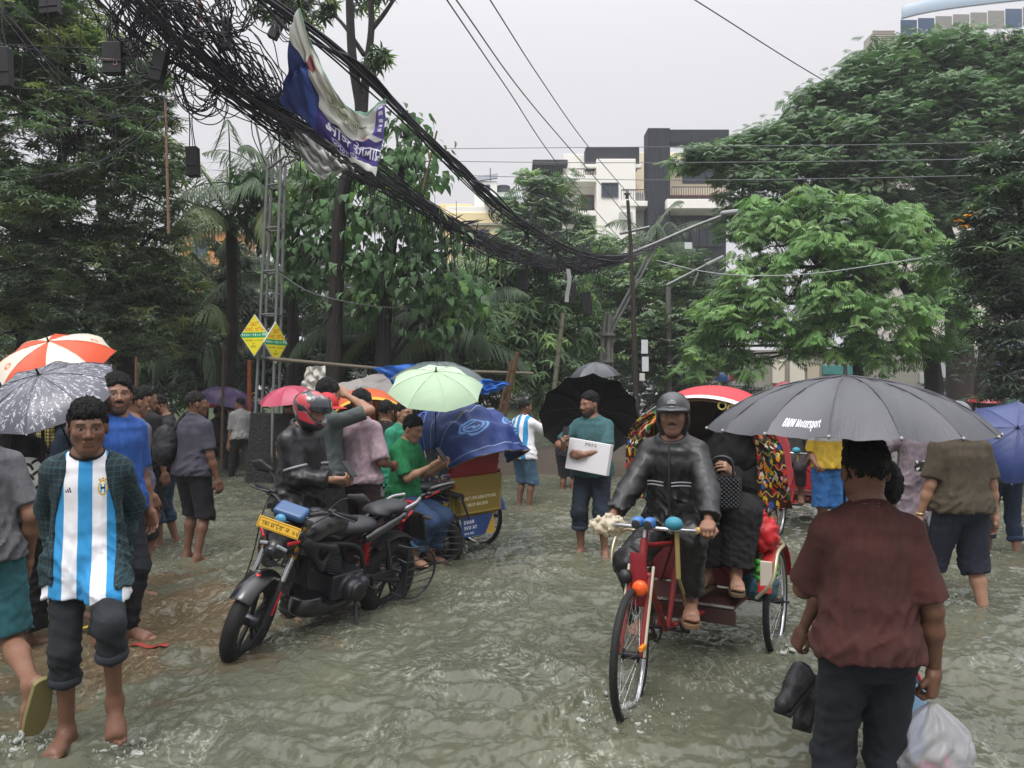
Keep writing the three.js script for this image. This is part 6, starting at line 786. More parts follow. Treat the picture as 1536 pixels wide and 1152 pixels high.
  mesh('tail_lamp', put(new RoundedBoxGeometry(0.12, 0.035, 0.05, 3, 0.012), 0, 0.885, -0.21), M('#7d1016', 0.25), r); mesh('plate_hanger', merge([put(new RoundedBoxGeometry(0.16, 0.26, 0.025, 2, 0.01), 0, 0.68, -0.33, 0.35, 0, 0), put(new RoundedBoxGeometry(0.09, 0.05, 0.22, 2, 0.015), 0, 0.80, -0.22, -0.3, 0, 0)]), matte, r); for (const s of [-1, 1]) mesh('indicator', put(new RoundedBoxGeometry(0.08, 0.025, 0.03, 3, 0.01), s * 0.13, 0.78, -0.27), M('#3a2a18', 0.3), r);
  mesh('rear_mudguard', thick(sheet(16, 6, (u, v) => { const a = lerp(0.9, 2.4, u), t = v * 2 - 1, R = 0.37 - 0.03 * t * t; return [t * 0.085, 0.31 + Math.sin(a) * R, Math.cos(a) * R]; }), 0.005), matte, r);
  // frame, engine
  mesh('frame', merge([tube([[0, 0.80, 1.07], [0.06, 0.74, 0.85], [0.10, 0.66, 0.5], [0.09, 0.44, 0.38]], 0.02, 20, 7), tube([[0, 0.80, 1.07], [-0.06, 0.74, 0.85], [-0.10, 0.66, 0.5], [-0.09, 0.44, 0.38]], 0.02, 20, 7), cyl([0, 0.76, 1.06], [0, 0.40, 0.90], 0.022), cyl([0.09, 0.66, 0.48], [0.08, 0.80, 0.0], 0.013), cyl([-0.09, 0.66, 0.48], [-0.08, 0.80, 0.0], 0.013)]), matte, r);
  mesh('engine', sdfMesh(union([(x, y, z) => Math.max(Math.abs(x) - 0.12, Math.abs(y - 0.40) - 0.09, Math.abs(z - 0.58) - 0.16), seg([-0.16, 0.38, 0.58], [0.16, 0.38, 0.58], 0.085), seg([-0.15, 0.40, 0.47], [0.15, 0.40, 0.47], 0.06)], 0.03), [-0.27, 0.26, 0.36], [0.27, 0.54, 0.80], 0.01), M('#34353a', 0.4, { metalness: 0.5 }), r); { const en = r.children[r.children.length - 1]; for (let i = 0; i < 7; i++) mesh('cooling_fin', put(new RoundedBoxGeometry(0.20, 0.010, 0.17, 1, 0.003), 0, 0.50 + i * 0.022, 0.70 + i * 0.008, -0.35, 0, 0), grey, en); mesh('cylinder_head', put(new RoundedBoxGeometry(0.17, 0.08, 0.15, 3, 0.02), 0, 0.685, 0.76, -0.35, 0, 0), M('#44464b', 0.35, { metalness: 0.6 }), en); mesh('engine_cover', put(lathe([[0, 0.02], [0.055, 0.018], [0.07, 0.0], [0.072, -0.02]], 24), 0.235, 0.38, 0.58, 0, 0, -Math.PI / 2), M('#2b2a2a', 0.4, { metalness: 0.5 }), en); }
  mesh('belly_pan', sdfMesh((x, y, z) => Math.max(union([ell([0, 0.27, 0.68], [0.13, 0.08, 0.32]), ell([0, 0.32, 0.86], [0.11, 0.09, 0.12])], 0.05)(x, y, z), y - 0.36), [-0.17, 0.16, 0.32], [0.17, 0.40, 1.02], 0.01), paint, r); mesh('radiator', box(0, 0.56, 0.955, 0.2, 0.2, 0.035, 0.01), matte, r);
  mesh('swingarm', merge([cyl([0.1, 0.42, 0.40], [0.11, 0.31, 0], 0.024), cyl([-0.1, 0.42, 0.40], [-0.11, 0.31, 0], 0.024)]), M('#1c1d20', 0.45), r); mesh('chain_guard', box(0.125, 0.40, 0.16, 0.02, 0.05, 0.36, 0.008), matte, r); mesh('shock_absorber', merge([cyl([0, 0.45, 0.3], [0, 0.68, 0.28], 0.025), ...Array.from({ length: 6 }, (_, i) => put(new THREE.TorusGeometry(0.035, 0.006, 5, 14).rotateX(Math.PI / 2), 0, 0.48 + i * 0.032, 0.295))]), red, r);
  mesh('exhaust', merge([tube([[-0.06, 0.55, 0.86], [-0.1, 0.35, 0.92], [-0.12, 0.26, 0.7], [-0.14, 0.27, 0.42]], 0.022, 20, 8), cyl([-0.15, 0.28, 0.42], [-0.18, 0.36, 0.12], 0.055, 0.06, 14)]), M('#202124', 0.4, { metalness: 0.5 }), r);
  mesh('side_stand', merge([cyl([0.12, 0.33, 0.5], [0.26, 0.02, 0.58], 0.013), box(0.265, 0.012, 0.585, 0.06, 0.014, 0.05, 0.004)]), grey, r); for (const s of [-1, 1]) { mesh('footpeg', cyl([s * 0.12, 0.36, 0.40], [s * 0.25, 0.36, 0.41], 0.014, 0.012, 8), rubber, r); mesh('pillion_bracket', merge([cyl([s * 0.11, 0.66, 0.18], [s * 0.15, 0.44, 0.14], 0.016, 0.013, 8), cyl([s * 0.15, 0.44, 0.14], [s * 0.24, 0.44, 0.13], 0.013, 0.011, 8)]), M('#202226', 0.4), r); }
  { const g = [], X0 = 0.235, P = []; for (let i = 0; i <= 20; i++) { const a = -0.5 + i / 20 * (Math.PI + 1.0) + Math.PI / 2 - 1.57; P.push([X0, 0.40 + Math.sin(a + 1.57) * 0.21, -0.10 - Math.cos(a - 1.57) * 0.0 + Math.cos(a + 1.57) * 0.23]); } const hoop = mesh('leg_guard', tube([[X0 - 0.07, 0.62, 0.10], [X0, 0.60, 0.02], [X0 + 0.01, 0.58, -0.14], [X0 + 0.01, 0.48, -0.27], [X0 + 0.01, 0.34, -0.29], [X0, 0.22, -0.20], [X0, 0.19, -0.02], [X0 - 0.08, 0.24, 0.12]], 0.009, 40, 7), M('#1a1b1d', 0.35), r); for (let i = 0; i < 6; i++) { const y = 0.25 + i * 0.06, z = -0.29 + 0.10 * Math.pow((y - 0.40) / 0.2, 2); mesh('guard_bar', cyl([X0, y, 0.06], [X0 + 0.008, y, z], 0.005, 0.005, 6), M('#1a1b1d', 0.35), hoop); } mesh('guard_bracket', merge([cyl([X0 - 0.1, 0.50, 0.06], [X0, 0.48, 0.04], 0.008), cyl([X0, 0.60, 0.05], [X0, 0.22, 0.06], 0.007)]), M('#1a1b1d', 0.35), hoop); }
  return r;
}
// ---------------------------------------------------------------- who and what is in the street
const spot = (px, d, headPy, h) => { const x = (px - CX) * d / F, top = CH - (headPy - HY) * d / F; return [x, top - h, -d]; };
const jersey = (flip) => canvasTex(512, 512, (c, w, h) => {
  c.fillStyle = '#e6e6ea'; c.fillRect(0, 0, w, h); c.fillStyle = '#2d8cc4'; for (const [a, b] of [[0.437, 0.563], [0.69, 0.815], [0.185, 0.31]]) c.fillRect(a * w, 0, (b - a) * w, h);
  if (flip) return; c.save(); c.translate(0.655 * w, 0.335 * h); c.fillStyle = '#f0e6c0'; c.beginPath(); c.ellipse(0, 0, 22, 30, 0, 0, 7); c.fill(); c.fillStyle = '#5f9ccb'; c.fillRect(-12, -16, 24, 34); c.fillStyle = '#f4f4f0'; c.fillRect(-4, -16, 8, 34); c.strokeStyle = '#c49a2c'; c.lineWidth = 5; c.beginPath(); c.ellipse(0, 0, 20, 27, 0, 0, 7); c.stroke(); c.fillStyle = '#b88a20'; c.beginPath(); c.arc(0, -34, 6, 0, 7); c.arc(-14, -31, 5, 0, 7); c.arc(14, -31, 5, 0, 7); c.fill(); c.fillStyle = '#2a2320'; c.fillRect(-10, -4, 20, 8); c.restore();
  c.fillStyle = '#1a2430'; for (let i = 0; i < 3; i++) { c.beginPath(); c.moveTo(0.335 * w + i * 9, 0.36 * h); c.lineTo(0.335 * w + i * 9 + 6, 0.36 * h); c.lineTo(0.335 * w + i * 9 - 2, 0.36 * h - 9 - i * 6); c.lineTo(0.335 * w + i * 9 - 7, 0.36 * h - 6 - i * 6); c.fill(); }
});
const jerseyTex = jersey(false), jerseyBack = jersey(true);
const checks = canvasTex(256, 256, (c, w, h) => { c.fillStyle = '#12262c'; c.fillRect(0, 0, w, h); c.strokeStyle = '#27474c'; c.lineWidth = 2; for (let i = 0; i < 256; i += 12) { c.beginPath(); c.moveTo(i, 0); c.lineTo(i, 256); c.moveTo(0, i); c.lineTo(256, i); c.stroke(); } }); checks.wrapS = checks.wrapT = THREE.RepeatWrapping;
// the young man in the striped jersey
person({ label: 'barefoot young man in sky blue and white striped jersey wading with rolled jeans', pos: [...spot(132, 3.75, 604, 1.66)], turn: 0.42, h: 1.66, near: 2, sink: 0, fat: 0.86, broad: 0.88, headScale: 1.06, skin: 'dark', seed: 1,
  pose: { lean: 0.02, handL: [0.13, 0.90, -0.17], handR: [-0.13, 0.90, -0.17], elbowL: [0.45, 0, -1], elbowR: [-0.45, 0, -1], footR: [-0.08, 0.085, 0.02], footL: [0.14, 0.27, 0.22], kneeL: [0.1, 0, 1], toeL: [0.15, -0.8], toeR: [-0.35, 0], headYaw: 0.12, headPitch: -0.12 },
  face: { jaw: 0.94, beard: 0.12, hairColor: [0.012, 0.01, 0.009], gaze: 0.001 }, hair: { len: 0.013, front: 0.064, fringe: 0.009, messy: 0.008 },
  top: { name: 'jersey', tex: jerseyTex, planar: true, sleeve: 0.3, hem: -0.34, loose: 0.008, fold: 0.009, collar: '#15181c', ring: 0.007, neck: 0.072, neckZ: 0.012 },
  over: { name: 'open_shirt', tex: checks, sleeve: 0.95, hem: -0.22, loose: 0.008, open: 0.082, fold: 0.011, neck: 0.095, neckZ: 0.02 }, bottom: { color: '#1d2329', len: 0.70, lenL: 0.72, loose: 0.012, fold: 0.011, cuff: '#2a2f38' } });
person({ label: 'man in grey T-shirt and teal shorts striding off, sandal sole showing', pos: [...spot(-34, 3.95, 596, 1.72)], turn: -2.3, h: 1.72, near: 2, skin: 'brown', seed: 2, pose: { handR: [-0.24, 0.86, 0.05], handL: [0.24, 0.86, 0.1], footL: [0.10, 0.085, 0.16], footR: [-0.11, 0.38, -0.46], toeR: [0.1, -1.2], lean: 0.08 }, top: { color: '#6f7074', sleeve: 0.42, hem: -0.08, fold: 0.012 }, bottom: { name: 'shorts', color: '#2b6a72', len: 0.46, loose: 0.034, fold: 0.011 }, sandals: 'R', sandalColor: '#7d7448' });
person({ label: 'person in black dress under the silver grey wet umbrella', pos: [...spot(22, 5.2, 596, 1.66)], turn: 2.9, h: 1.66, near: 1, skin: 'brown', seed: 3, pose: { handL: [0.16, 1.18, 0.22], handR: [-0.24, 0.95, 0.05], curlL: 0.9 }, top: { color: '#0f0f11', sleeve: 0.95, hem: -0.1, loose: 0.02 }, skirt: { color: '#0d0d0f', hem: 0.16, w1: 0.22, top: 1.0 }, hair: { nape: -0.1, len: 0.02 } });
{ const b = thing('shoulder_bag', 'white bag with black leaf print against the black dress', 'bag', at(40, 712, 4.98), 0.3), t = canvasTex(128, 96, (c, w, h) => { c.fillStyle = '#c9c8c0'; c.fillRect(0, 0, w, h); const R = rng(4); c.strokeStyle = '#17171a'; c.lineWidth = 5; for (let i = 0; i < 22; i++) { c.beginPath(); const x = R() * w, y = R() * h; c.moveTo(x, y); c.quadraticCurveTo(x + 14, y - 14, x + 24, y + 6 * R()); c.stroke(); } }); mesh('bag_body', sdfMesh(ell([0, 0, 0], [0.15, 0.115, 0.06]), [-0.2, -0.16, -0.1], [0.2, 0.16, 0.1], 0.012, null, (x, y) => [x * 3 + 0.5, y * 3 + 0.5]), M('#ffffff', 0.8, { map: t }), b); mesh('bag_strap', tube([[-0.1, 0.08, 0], [-0.06, 0.4, -0.06], [0.05, 0.45, -0.1], [0.1, 0.08, 0]], 0.012, 20, 5), M('#1a1a1c', 0.8), b); }
person({ label: 'man in dark blue shirt and sandals with a yellow checked scarf', pos: [...spot(97, 5.8, 585, 1.68)], turn: 2.3, h: 1.68, near: 1, skin: 'brown', seed: 4, pose: { headYaw: -0.2 }, top: { color: '#1b3247', sleeve: 0.95, hem: -0.14, loose: 0.02, fold: 0.012 }, bottom: { color: '#1c1d22', len: 0.97, loose: 0.022 }, sandals: true, sandalColor: '#2a2622', hair: { len: 0.02 } });
{ const s = thing('neck_scarf', 'yellow and black checked scarf round the neck of the man in dark blue', 'scarf', at(94, 627, 5.76), 0), t = canvasTex(128, 128, (c) => { c.fillStyle = '#a39352'; c.fillRect(0, 0, 128, 128); c.strokeStyle = '#3c3a24'; c.lineWidth = 5; for (let i = 0; i < 128; i += 16) { c.beginPath(); c.moveTo(i, 0); c.lineTo(i, 128); c.moveTo(0, i); c.lineTo(128, i); c.stroke(); } }); t.wrapS = t.wrapT = THREE.RepeatWrapping; mesh('wrap', sdfMesh((x, y, z) => Math.hypot(Math.hypot(x / 1.1, z) - 0.088, (y - 0.25 * z) / 1.15) - 0.045 - 0.012 * n3(x * 14, y * 26, z * 14), [-0.17, -0.1, -0.16], [0.17, 0.1, 0.16], 0.009, null, (x, y, z) => [x * 5 + z * 3, y * 6]), M('#ffffff', 0.9, { map: t }), s); mesh('loose_end', sdfMesh((x, y, z) => ell([-0.07, -0.13, 0.09], [0.07, 0.14, 0.03])(x, y, z) - 0.008 * n3(x * 22, y * 8, z * 20), [-0.17, -0.3, 0.02], [0.03, 0.03, 0.16], 0.01, null, (x, y, z) => [x * 5, y * 5]), M('#ffffff', 0.9, { map: t }), s); }
person({ label: 'bearded man in bright blue polo shirt looking back at the road', pos: [...spot(172, 5.2, 565, 1.76)], turn: 1.15, h: 1.76, near: 2, skin: 'brown', seed: 5, pose: { headYaw: -0.55, headPitch: 0.02 }, face: { beard: 0.75, moustache: 1, gaze: -0.001 }, hair: { len: 0.022, front: 0.07 }, top: { color: '#2d62b8', sleeve: 0.46, hem: -0.14, loose: 0.014, collar: '#2d62b8', fold: 0.011 }, bottom: { color: '#22252c', len: 0.98 } });
person({ label: 'man in plain grey T-shirt and black shorts behind the blue polo', pos: [...spot(196, 6.4, 582, 1.72)], turn: 2.6, h: 1.72, near: 1, skin: 'brown', seed: 6, pose: { handR: [-0.25, 0.86, 0.02] }, top: { color: '#6d6f7c', sleeve: 0.45, hem: -0.08 }, bottom: { name: 'shorts', color: '#1b1c22', len: 0.5, loose: 0.025 } });
person({ label: 'man in black T-shirt and dark shorts facing the canal', pos: [...spot(215, 8.2, 581, 1.72)], turn: 2.8, h: 1.72, near: 1, skin: 'brown', seed: 7, top: { color: '#15151a', sleeve: 0.5, hem: -0.1 }, bottom: { name: 'shorts', color: '#20222a', len: 0.55, loose: 0.025 }, pose: { headYaw: -0.3 } });
const phoneGuy = person({ label: 'bearded man in charcoal T-shirt and jeans reading his phone', pos: [...spot(252, 8.5, 591, 1.68)], turn: -1.25, h: 1.68, near: 1, skin: 'brown', seed: 8, face: { beard: 0.9 }, pose: { handR: [-0.10, 1.12, 0.33], handL: [0.08, 1.08, 0.30], curlR: 0.6, palmR: [0.4, 0.8, -0.3], palmL: [-0.4, 0.8, -0.3], headPitch: -0.45, footL: [0.1, 0.085, 0.06], footR: [-0.1, 0.085, -0.08] }, top: { color: '#26272d', sleeve: 0.5, hem: -0.08 }, bottom: { name: 'jeans', color: '#2d4660', len: 0.72, cuff: '#3b5878' } });
function phone(label, p, turn, tilt = 0.5) { const o = thing('mobile_phone', label, 'phone', p, turn); o.rotation.order = 'YXZ'; o.rotation.x = -tilt; mesh('case', new RoundedBoxGeometry(0.074, 0.15, 0.009, 3, 0.004), M('#17171a', 0.4), o); mesh('screen', box(0, 0, -0.0052, 0.068, 0.142, 0.001), M('#30353c', 0.15), o); }
phone('phone held by the bearded man in charcoal T-shirt', phoneGuy.gripR.clone().add(V(-0.02, 0.05, 0.02)), -1.25, 0.7);
person({ label: 'man in purple grey polo shirt and black shorts walking away', pos: [...spot(290, 7.8, 589, 1.68)], turn: 2.72, h: 1.68, near: 1, skin: 'dark', seed: 9, pose: { headYaw: -0.55, handR: [-0.27, 0.82, 0.06], handL: [0.2, 0.95, 0.15], curlR: 0.55, footL: [0.11, 0.085, 0.03], footR: [-0.12, 0.085, -0.06] }, hair: { len: 0.008, front: 0.075, col: '#1c1816' }, top: { color: '#4a4957', sleeve: 0.42, hem: -0.10, loose: 0.018, fold: 0.012, collar: '#474654' }, bottom: { name: 'shorts', color: '#17171f', len: 0.55, loose: 0.026 }, sandals: 'R', sandalColor: '#4c5f96' });
{ const b = thing('backpack', 'black backpack slung from one shoulder of the purple grey polo', 'backpack', at(248, 668, 7.75), 0.2); mesh('pack', sdfMesh((x, y, z) => union([ell([0, 0, 0], [0.125, 0.21, 0.10]), ell([0, -0.06, 0.08], [0.09, 0.11, 0.05])], 0.03)(x, y, z) - 0.006 * n3(x * 15, y * 15, z * 15), [-0.18, -0.26, -0.15], [0.18, 0.26, 0.18], 0.012), M('#1b1c1f', 0.7), b); mesh('strap', tube([[0.08, 0.16, -0.02], [0.16, 0.30, -0.06], [0.25, 0.33, -0.1], [0.22, 0.1, -0.18]], 0.018, 20, 6), M('#141416', 0.8), b); }
person({ label: 'man in white T-shirt and dark trousers beside the lattice pole', pos: [...spot(362, 15, 597, 1.66)], turn: -2.4, h: 1.66, near: 0, skin: 'brown', seed: 10, pose: { footL: [0.1, 0.085, 0.25], footR: [-0.1, 0.085, -0.22], lean: 0.08, headYaw: 0.4 }, top: { color: '#a5a4a2', sleeve: 0.5, hem: -0.06, loose: 0.02 }, bottom: { color: '#2c2824', len: 0.9 } });
person({ label: 'person in dark clothes under the purple umbrella by the canal', pos: [...spot(345, 16.6, 606, 1.62)], turn: 2.9, h: 1.62, near: 0, skin: 'brown', seed: 11, top: { color: '#1d1a20', sleeve: 0.9, hem: -0.2 }, bottom: { color: '#19181c', len: 0.95 }, pose: { handL: [0.1, 1.2, 0.2] } });
// the biker in rain gear
const fullHelmet = (root, inHead, c) => { const shell = union([ell([0, 0.035, -0.012], [0.118, 0.122, 0.138]), ell([0, -0.06, 0.03], [0.104, 0.075, 0.112])], 0.05), win = ell([0, 0.012, 0.135], [0.13, 0.052, 0.10]); const g = mesh('helmet_shell', inHead(sdfMesh((x, y, z) => smax(smax(shell(x, y, z), -win(x, y, z), 0.008), -0.125 - y, 0.01), [-0.15, -0.16, -0.18], [0.15, 0.19, 0.18], 0.0055, (x, y, z) => { const k = n3(x * 9 + 4, y * 13, z * 9), s = Math.sin(y * 60 + z * 28 + 2 * k); return y < -0.06 ? [0.012, 0.012, 0.014] : s > 0.35 && k > -0.45 ? [0.02, 0.02, 0.022] : s > 0.15 ? [0.25, 0.25, 0.26] : [0.42, 0.025, 0.035]; })), new THREE.MeshPhysicalMaterial({ vertexColors: true, roughness: 0.3, clearcoat: 0.7, clearcoatRoughness: 0.15 }), root); mesh('visor', inHead(sdfMesh((x, y, z) => { const e = ell([0, 0.05, 0.0], [0.123, 0.12, 0.148])(x, y, z); return Math.max(Math.abs(e) - 0.004, 0.055 - z, Math.abs(y - 0.085) - 0.05); }, [-0.14, 0.02, 0.03], [0.14, 0.15, 0.17], 0.004)), M('#2b2e35', 0.15, { clearcoat: 0.8 }), g); };
const biker = person({ label: 'biker in black rain jacket and red graphic helmet checking his phone', pos: [...spot(447, 5.9, 590, 1.70)], turn: 1.2, h: 1.70, near: 1, armband: true, armR: 0.083, skin: 'tan', seed: 12, hair: null, helmet: fullHelmet, pose: { headPitch: -0.35, handR: [-0.07, 1.08, 0.36], handL: [0.06, 1.06, 0.34], curlR: 0.7, curlL: 0.5, palmR: [0.5, 0.8, -0.2], palmL: [-0.4, 0.8, -0.2], lean: 0.08 }, top: { name: 'rain_jacket', color: '#101115', rough: 0.5, coat: 0.2, sleeve: 0.93, hem: -0.16, loose: 0.022, fold: 0.015, collar: '#141518', neck: 0.08 }, bottom: { name: 'rain_trousers', color: '#101114', rough: 0.5, coat: 0.15, len: 0.98, loose: 0.022, fold: 0.013 } });
{ const s = M('#7d8084', 0.5); for (const [a, b, c] of [[[0.205, 1.22, -0.02], [0.24, 1.20, 0.03], [0.20, 1.17, 0.09]]]) mesh('reflective_strip', tube([a, b, c], 0.007, 8, 5), s, biker.root); mesh('piping', tube([[0.10, 1.36, -0.13], [0.16, 1.2, -0.12], [0.19, 1.05, -0.06], [0.21, 0.9, -0.02]], 0.004, 16, 5), s, biker.root); }
phone('phone held by the biker in the red helmet', biker.gripR.clone().add(V(0.03, 0.06, 0.0)), 1.2, 0.7);
const g14 = person({ label: 'man in grey green T-shirt with one elbow raised to his head', pos: [...spot(485, 6.7, 571, 1.74)], turn: 2.5, h: 1.74, near: 1, skin: 'tan', seed: 13, hair: { len: 0.02 }, pose: { handR: [-0.10, 1.58, 0.16], elbowR: [-1, -0.5, 0.3], curlR: 0.5, headPitch: -0.1 }, top: { color: '#55605e', sleeve: 0.44, hem: -0.08 }, bottom: { color: '#2a2b2c', len: 0.97, loose: 0.024 } });
{ const h = thing('peaked_red_hat', 'red peaked hat held beside the raised elbow', 'hat', at(490, 606, 6.4), 1.2); mesh('crown', sdfMesh((x, y, z) => Math.max(ell([0, 0, 0], [0.09, 0.10, 0.105])(x, y, z), -0.02 - y), [-0.12, -0.05, -0.13], [0.12, 0.12, 0.13], 0.008), M('#b01c26', 0.6), h); mesh('peak', thick(sheet(10, 5, (u, v) => { const a = lerp(-1.1, 1.1, u), r = 0.095 + 0.075 * v; return [Math.sin(a) * r * 0.95, -0.02 - 0.02 * v, Math.cos(a) * r]; }), 0.005), M('#b01c26', 0.6), h); }
person({ label: 'man in pale pink shirt and maroon trousers with his back turned', pos: [...spot(536, 6.9, 586, 1.72)], turn: 2.75, h: 1.72, near: 1, skin: 'dark', seed: 14, fat: 1.06, pose: { headYaw: -0.15, headPitch: -0.15, handR: [-0.22, 1.05, 0.22], handL: [0.2, 1.05, 0.25] }, hair: { len: 0.012 }, top: { color: '#b79fa8', sleeve: 0.5, hem: -0.04, loose: 0.026, fold: 0.012 }, bottom: { color: '#3a2526', len: 0.98, loose: 0.026 } });
// second motorcycle with the man in green on it
const plateTex = canvasTex(512, 128, (c, w, h) => { c.fillStyle = '#d6a62c'; c.fillRect(0, 0, w, h); c.strokeStyle = '#2a2412'; c.lineWidth = 6; c.strokeRect(8, 8, w - 16, h - 16); bangla(c, 'ঢাকা মেটরো ল ৬৫২৩', 34, 44, 52, '#221d10', 0.14); });
motorcycle('black motorcycle with yellow plate parked on its side stand in the water', [-1.04, -0.09, -6.2], -0.549, -0.13, { steer: 0.42, plate: plateTex });
motorcycle('black motorcycle under the man in the green T-shirt', [-0.80, -0.12, -7.62], -1.45, -0.03, { steer: 0.0 });
const greenMan = person({ label: 'man in bright green T-shirt sitting sideways on a motorcycle with his phone', pos: [-1.05, -0.14, -7.5], turn: 1.15, h: 1.7, near: 1, skin: 'tan', seed: 15, hair: { len: 0.016 }, pose: { pelvis: [0, 0.84, 0], footL: [0.10, 0.24, 0.22], footR: [-0.10, 0.26, 0.16], kneeL: [0.1, 0.4, 1], kneeR: [-0.1, 0.4, 1], handR: [-0.10, 1.14, 0.36], handL: [0.10, 1.12, 0.36], curlR: 0.55, curlL: 0.45, palmR: [0.5, 0.8, -0.2], palmL: [-0.4, 0.8, -0.2], headPitch: -0.35, lean: 0.04 }, top: { color: '#14804a', sleeve: 0.46, hem: -0.12, loose: 0.02, fold: 0.013 }, bottom: { name: 'jeans', color: '#2a466b', len: 0.86, cuff: '#3f5f86', loose: 0.024, fold: 0.012 } });
phone('phone held by the man in the green T-shirt', greenMan.gripR.clone().add(V(0.02, 0.05, 0.02)), 1.15, 0.7);
person({ label: 'person in mint green sleeves holding the pale green umbrella', pos: [...spot(603, 8.0, 604, 1.6)], turn: 0.9, h: 1.6, near: 1, skin: 'tan', seed: 16, pose: { handL: [0.12, 1.35, 0.22], curlL: 0.9, elbowL: [1, -0.4, -0.3] }, top: { color: '#2f9a78', sleeve: 0.95, hem: -0.2, loose: 0.024 }, bottom: { color: '#25303a', len: 0.95 } });
const printTee = person({ label: 'man in black T-shirt with white lettering on the back', pos: [...spot(578, 8.6, 602, 1.68)], turn: 2.9, h: 1.68, near: 1, skin: 'brown', seed: 17, top: { color: '#131316', sleeve: 0.5, hem: -0.1 }, bottom: { color: '#1f2126', len: 0.95 } });
mesh('shirt_lettering', put(new THREE.PlaneGeometry(0.30, 0.055), 0, 1.22, -0.158, 0, Math.PI, 0), M('#ffffff', 0.8, { map: canvasTex(256, 48, (c, w, h) => { c.fillStyle = '#131316'; c.fillRect(0, 0, w, h); c.fillStyle = '#d8d8da'; c.font = 'bold 38px sans-serif'; c.fillText('SUONI A', 30, 38); }) }), printTee.root);
// rickshaws
const boardTex = canvasTex(512, 256, (c, w, h) => { c.fillStyle = '#8e7a30'; c.fillRect(0, 0, w, h); c.strokeStyle = '#b39d4c'; c.lineWidth = 8; c.strokeRect(8, 8, w - 16, h - 16); c.fillStyle = '#e9e4cc'; c.strokeStyle = '#e9e4cc'; c.lineWidth = 6; c.beginPath(); c.arc(w / 2, 42, 30, 0, 7); c.stroke(); c.font = 'bold 34px sans-serif'; c.textAlign = 'center'; c.fillText('S', w / 2, 54); c.font = 'bold 30px sans-serif'; for (const [t, y] of [['DEPOSITED BY: SWAPNODHAR', 112], ['CONTACT: 018 3456 8719 802', 158], ['+88 01 456 2010', 204]]) c.fillText(t, w / 2, y, 470); });
const lowerTex = canvasTex(256, 128, (c, w, h) => { c.fillStyle = '#24457e'; c.fillRect(0, 0, w, h); c.fillStyle = '#c9a233'; c.beginPath(); c.moveTo(w, 0); c.lineTo(w * 0.7, h); c.lineTo(w, h); c.fill(); c.fillStyle = '#e8e8ea'; c.font = 'bold 30px sans-serif'; c.fillText('DHAR', 20, 44); c.fillText('SVU AT', 20, 80); c.font = 'bold 20px sans-serif'; c.fillText('018 345', 20, 112); });
const hoodTex = canvasTex(512, 512, (c, w, h) => { c.fillStyle = '#16306a'; c.fillRect(0, 0, w, h); c.strokeStyle = '#5f8cc4'; c.lineWidth = 8; for (const [x, y] of [[330, 150], [180, 160]]) { c.beginPath(); c.ellipse(x, y, 40, 46, 0, 0, 7); c.stroke(); c.beginPath(); c.ellipse(x, y, 28, 32, 0, 0, 7); c.stroke(); c.beginPath(); c.moveTo(x + 14, y - 16); c.bezierCurveTo(x - 24, y - 22, x + 26, y + 4, x - 14, y + 16); c.stroke(); } c.strokeStyle = '#7f90b0'; c.lineWidth = 4; for (const y of [40, 250, 380, 470]) { c.beginPath(); c.moveTo(0, y); c.lineTo(w, y); c.stroke(); } });
const pat1 = patchwork(3, '#3a2a20'), pat2 = patchwork(8, '#24457e'), liningTex = patchwork(5, '#2a1a1c');
rickshaw({ label: 'red hooded cycle rickshaw with patchwork trim carrying a passenger', pos: [1.37, -0.06, -5.42], turn: -0.513, steer: 0.1, deco: pat1, lining: liningTex, hood: M('#b3202a', 0.45), rings: true, hoodFront: 1.12, hoodR: 0.95 });
rickshaw({ label: 'blue hooded cycle rickshaw with lettered gold back board', pos: [-0.68, -0.02, -8.2], turn: -2.264, deco: pat2, lining: pat2, hood: M('#ffffff', 0.6, { map: hoodTex }), board: boardTex, lower: lowerTex, body: '#8e7a30', frame: '#23324f', guard: '#2a4a8a', plate: '#b9a145', hoodR: 0.76, hoodFront: 1.15, crumple: 0.05, edge: '#1d3f8c' });
rickshaw({ label: 'cycle rickshaw with orange hood behind the pink shirt', pos: [(545 - CX) * 9.6 / F, -0.02, -9.9], turn: 0.35, deco: pat1, hood: M('#c85a26', 0.5), hoodR: 0.92, edge: '#d9b23a', lining: pat1, frame: '#2c2a28' });
rickshaw({ label: 'bright red framed cycle rickshaw behind the colourful hood trim', pos: [(1225 - CX) * 10 / F, -0.03, -10.3], turn: -0.6, deco: pat2, lining: pat2, hood: M('#6d1f4a', 0.5), frame: '#c41f2a', body: '#a81824', guard: '#b3202c', hoodR: 0.86 });
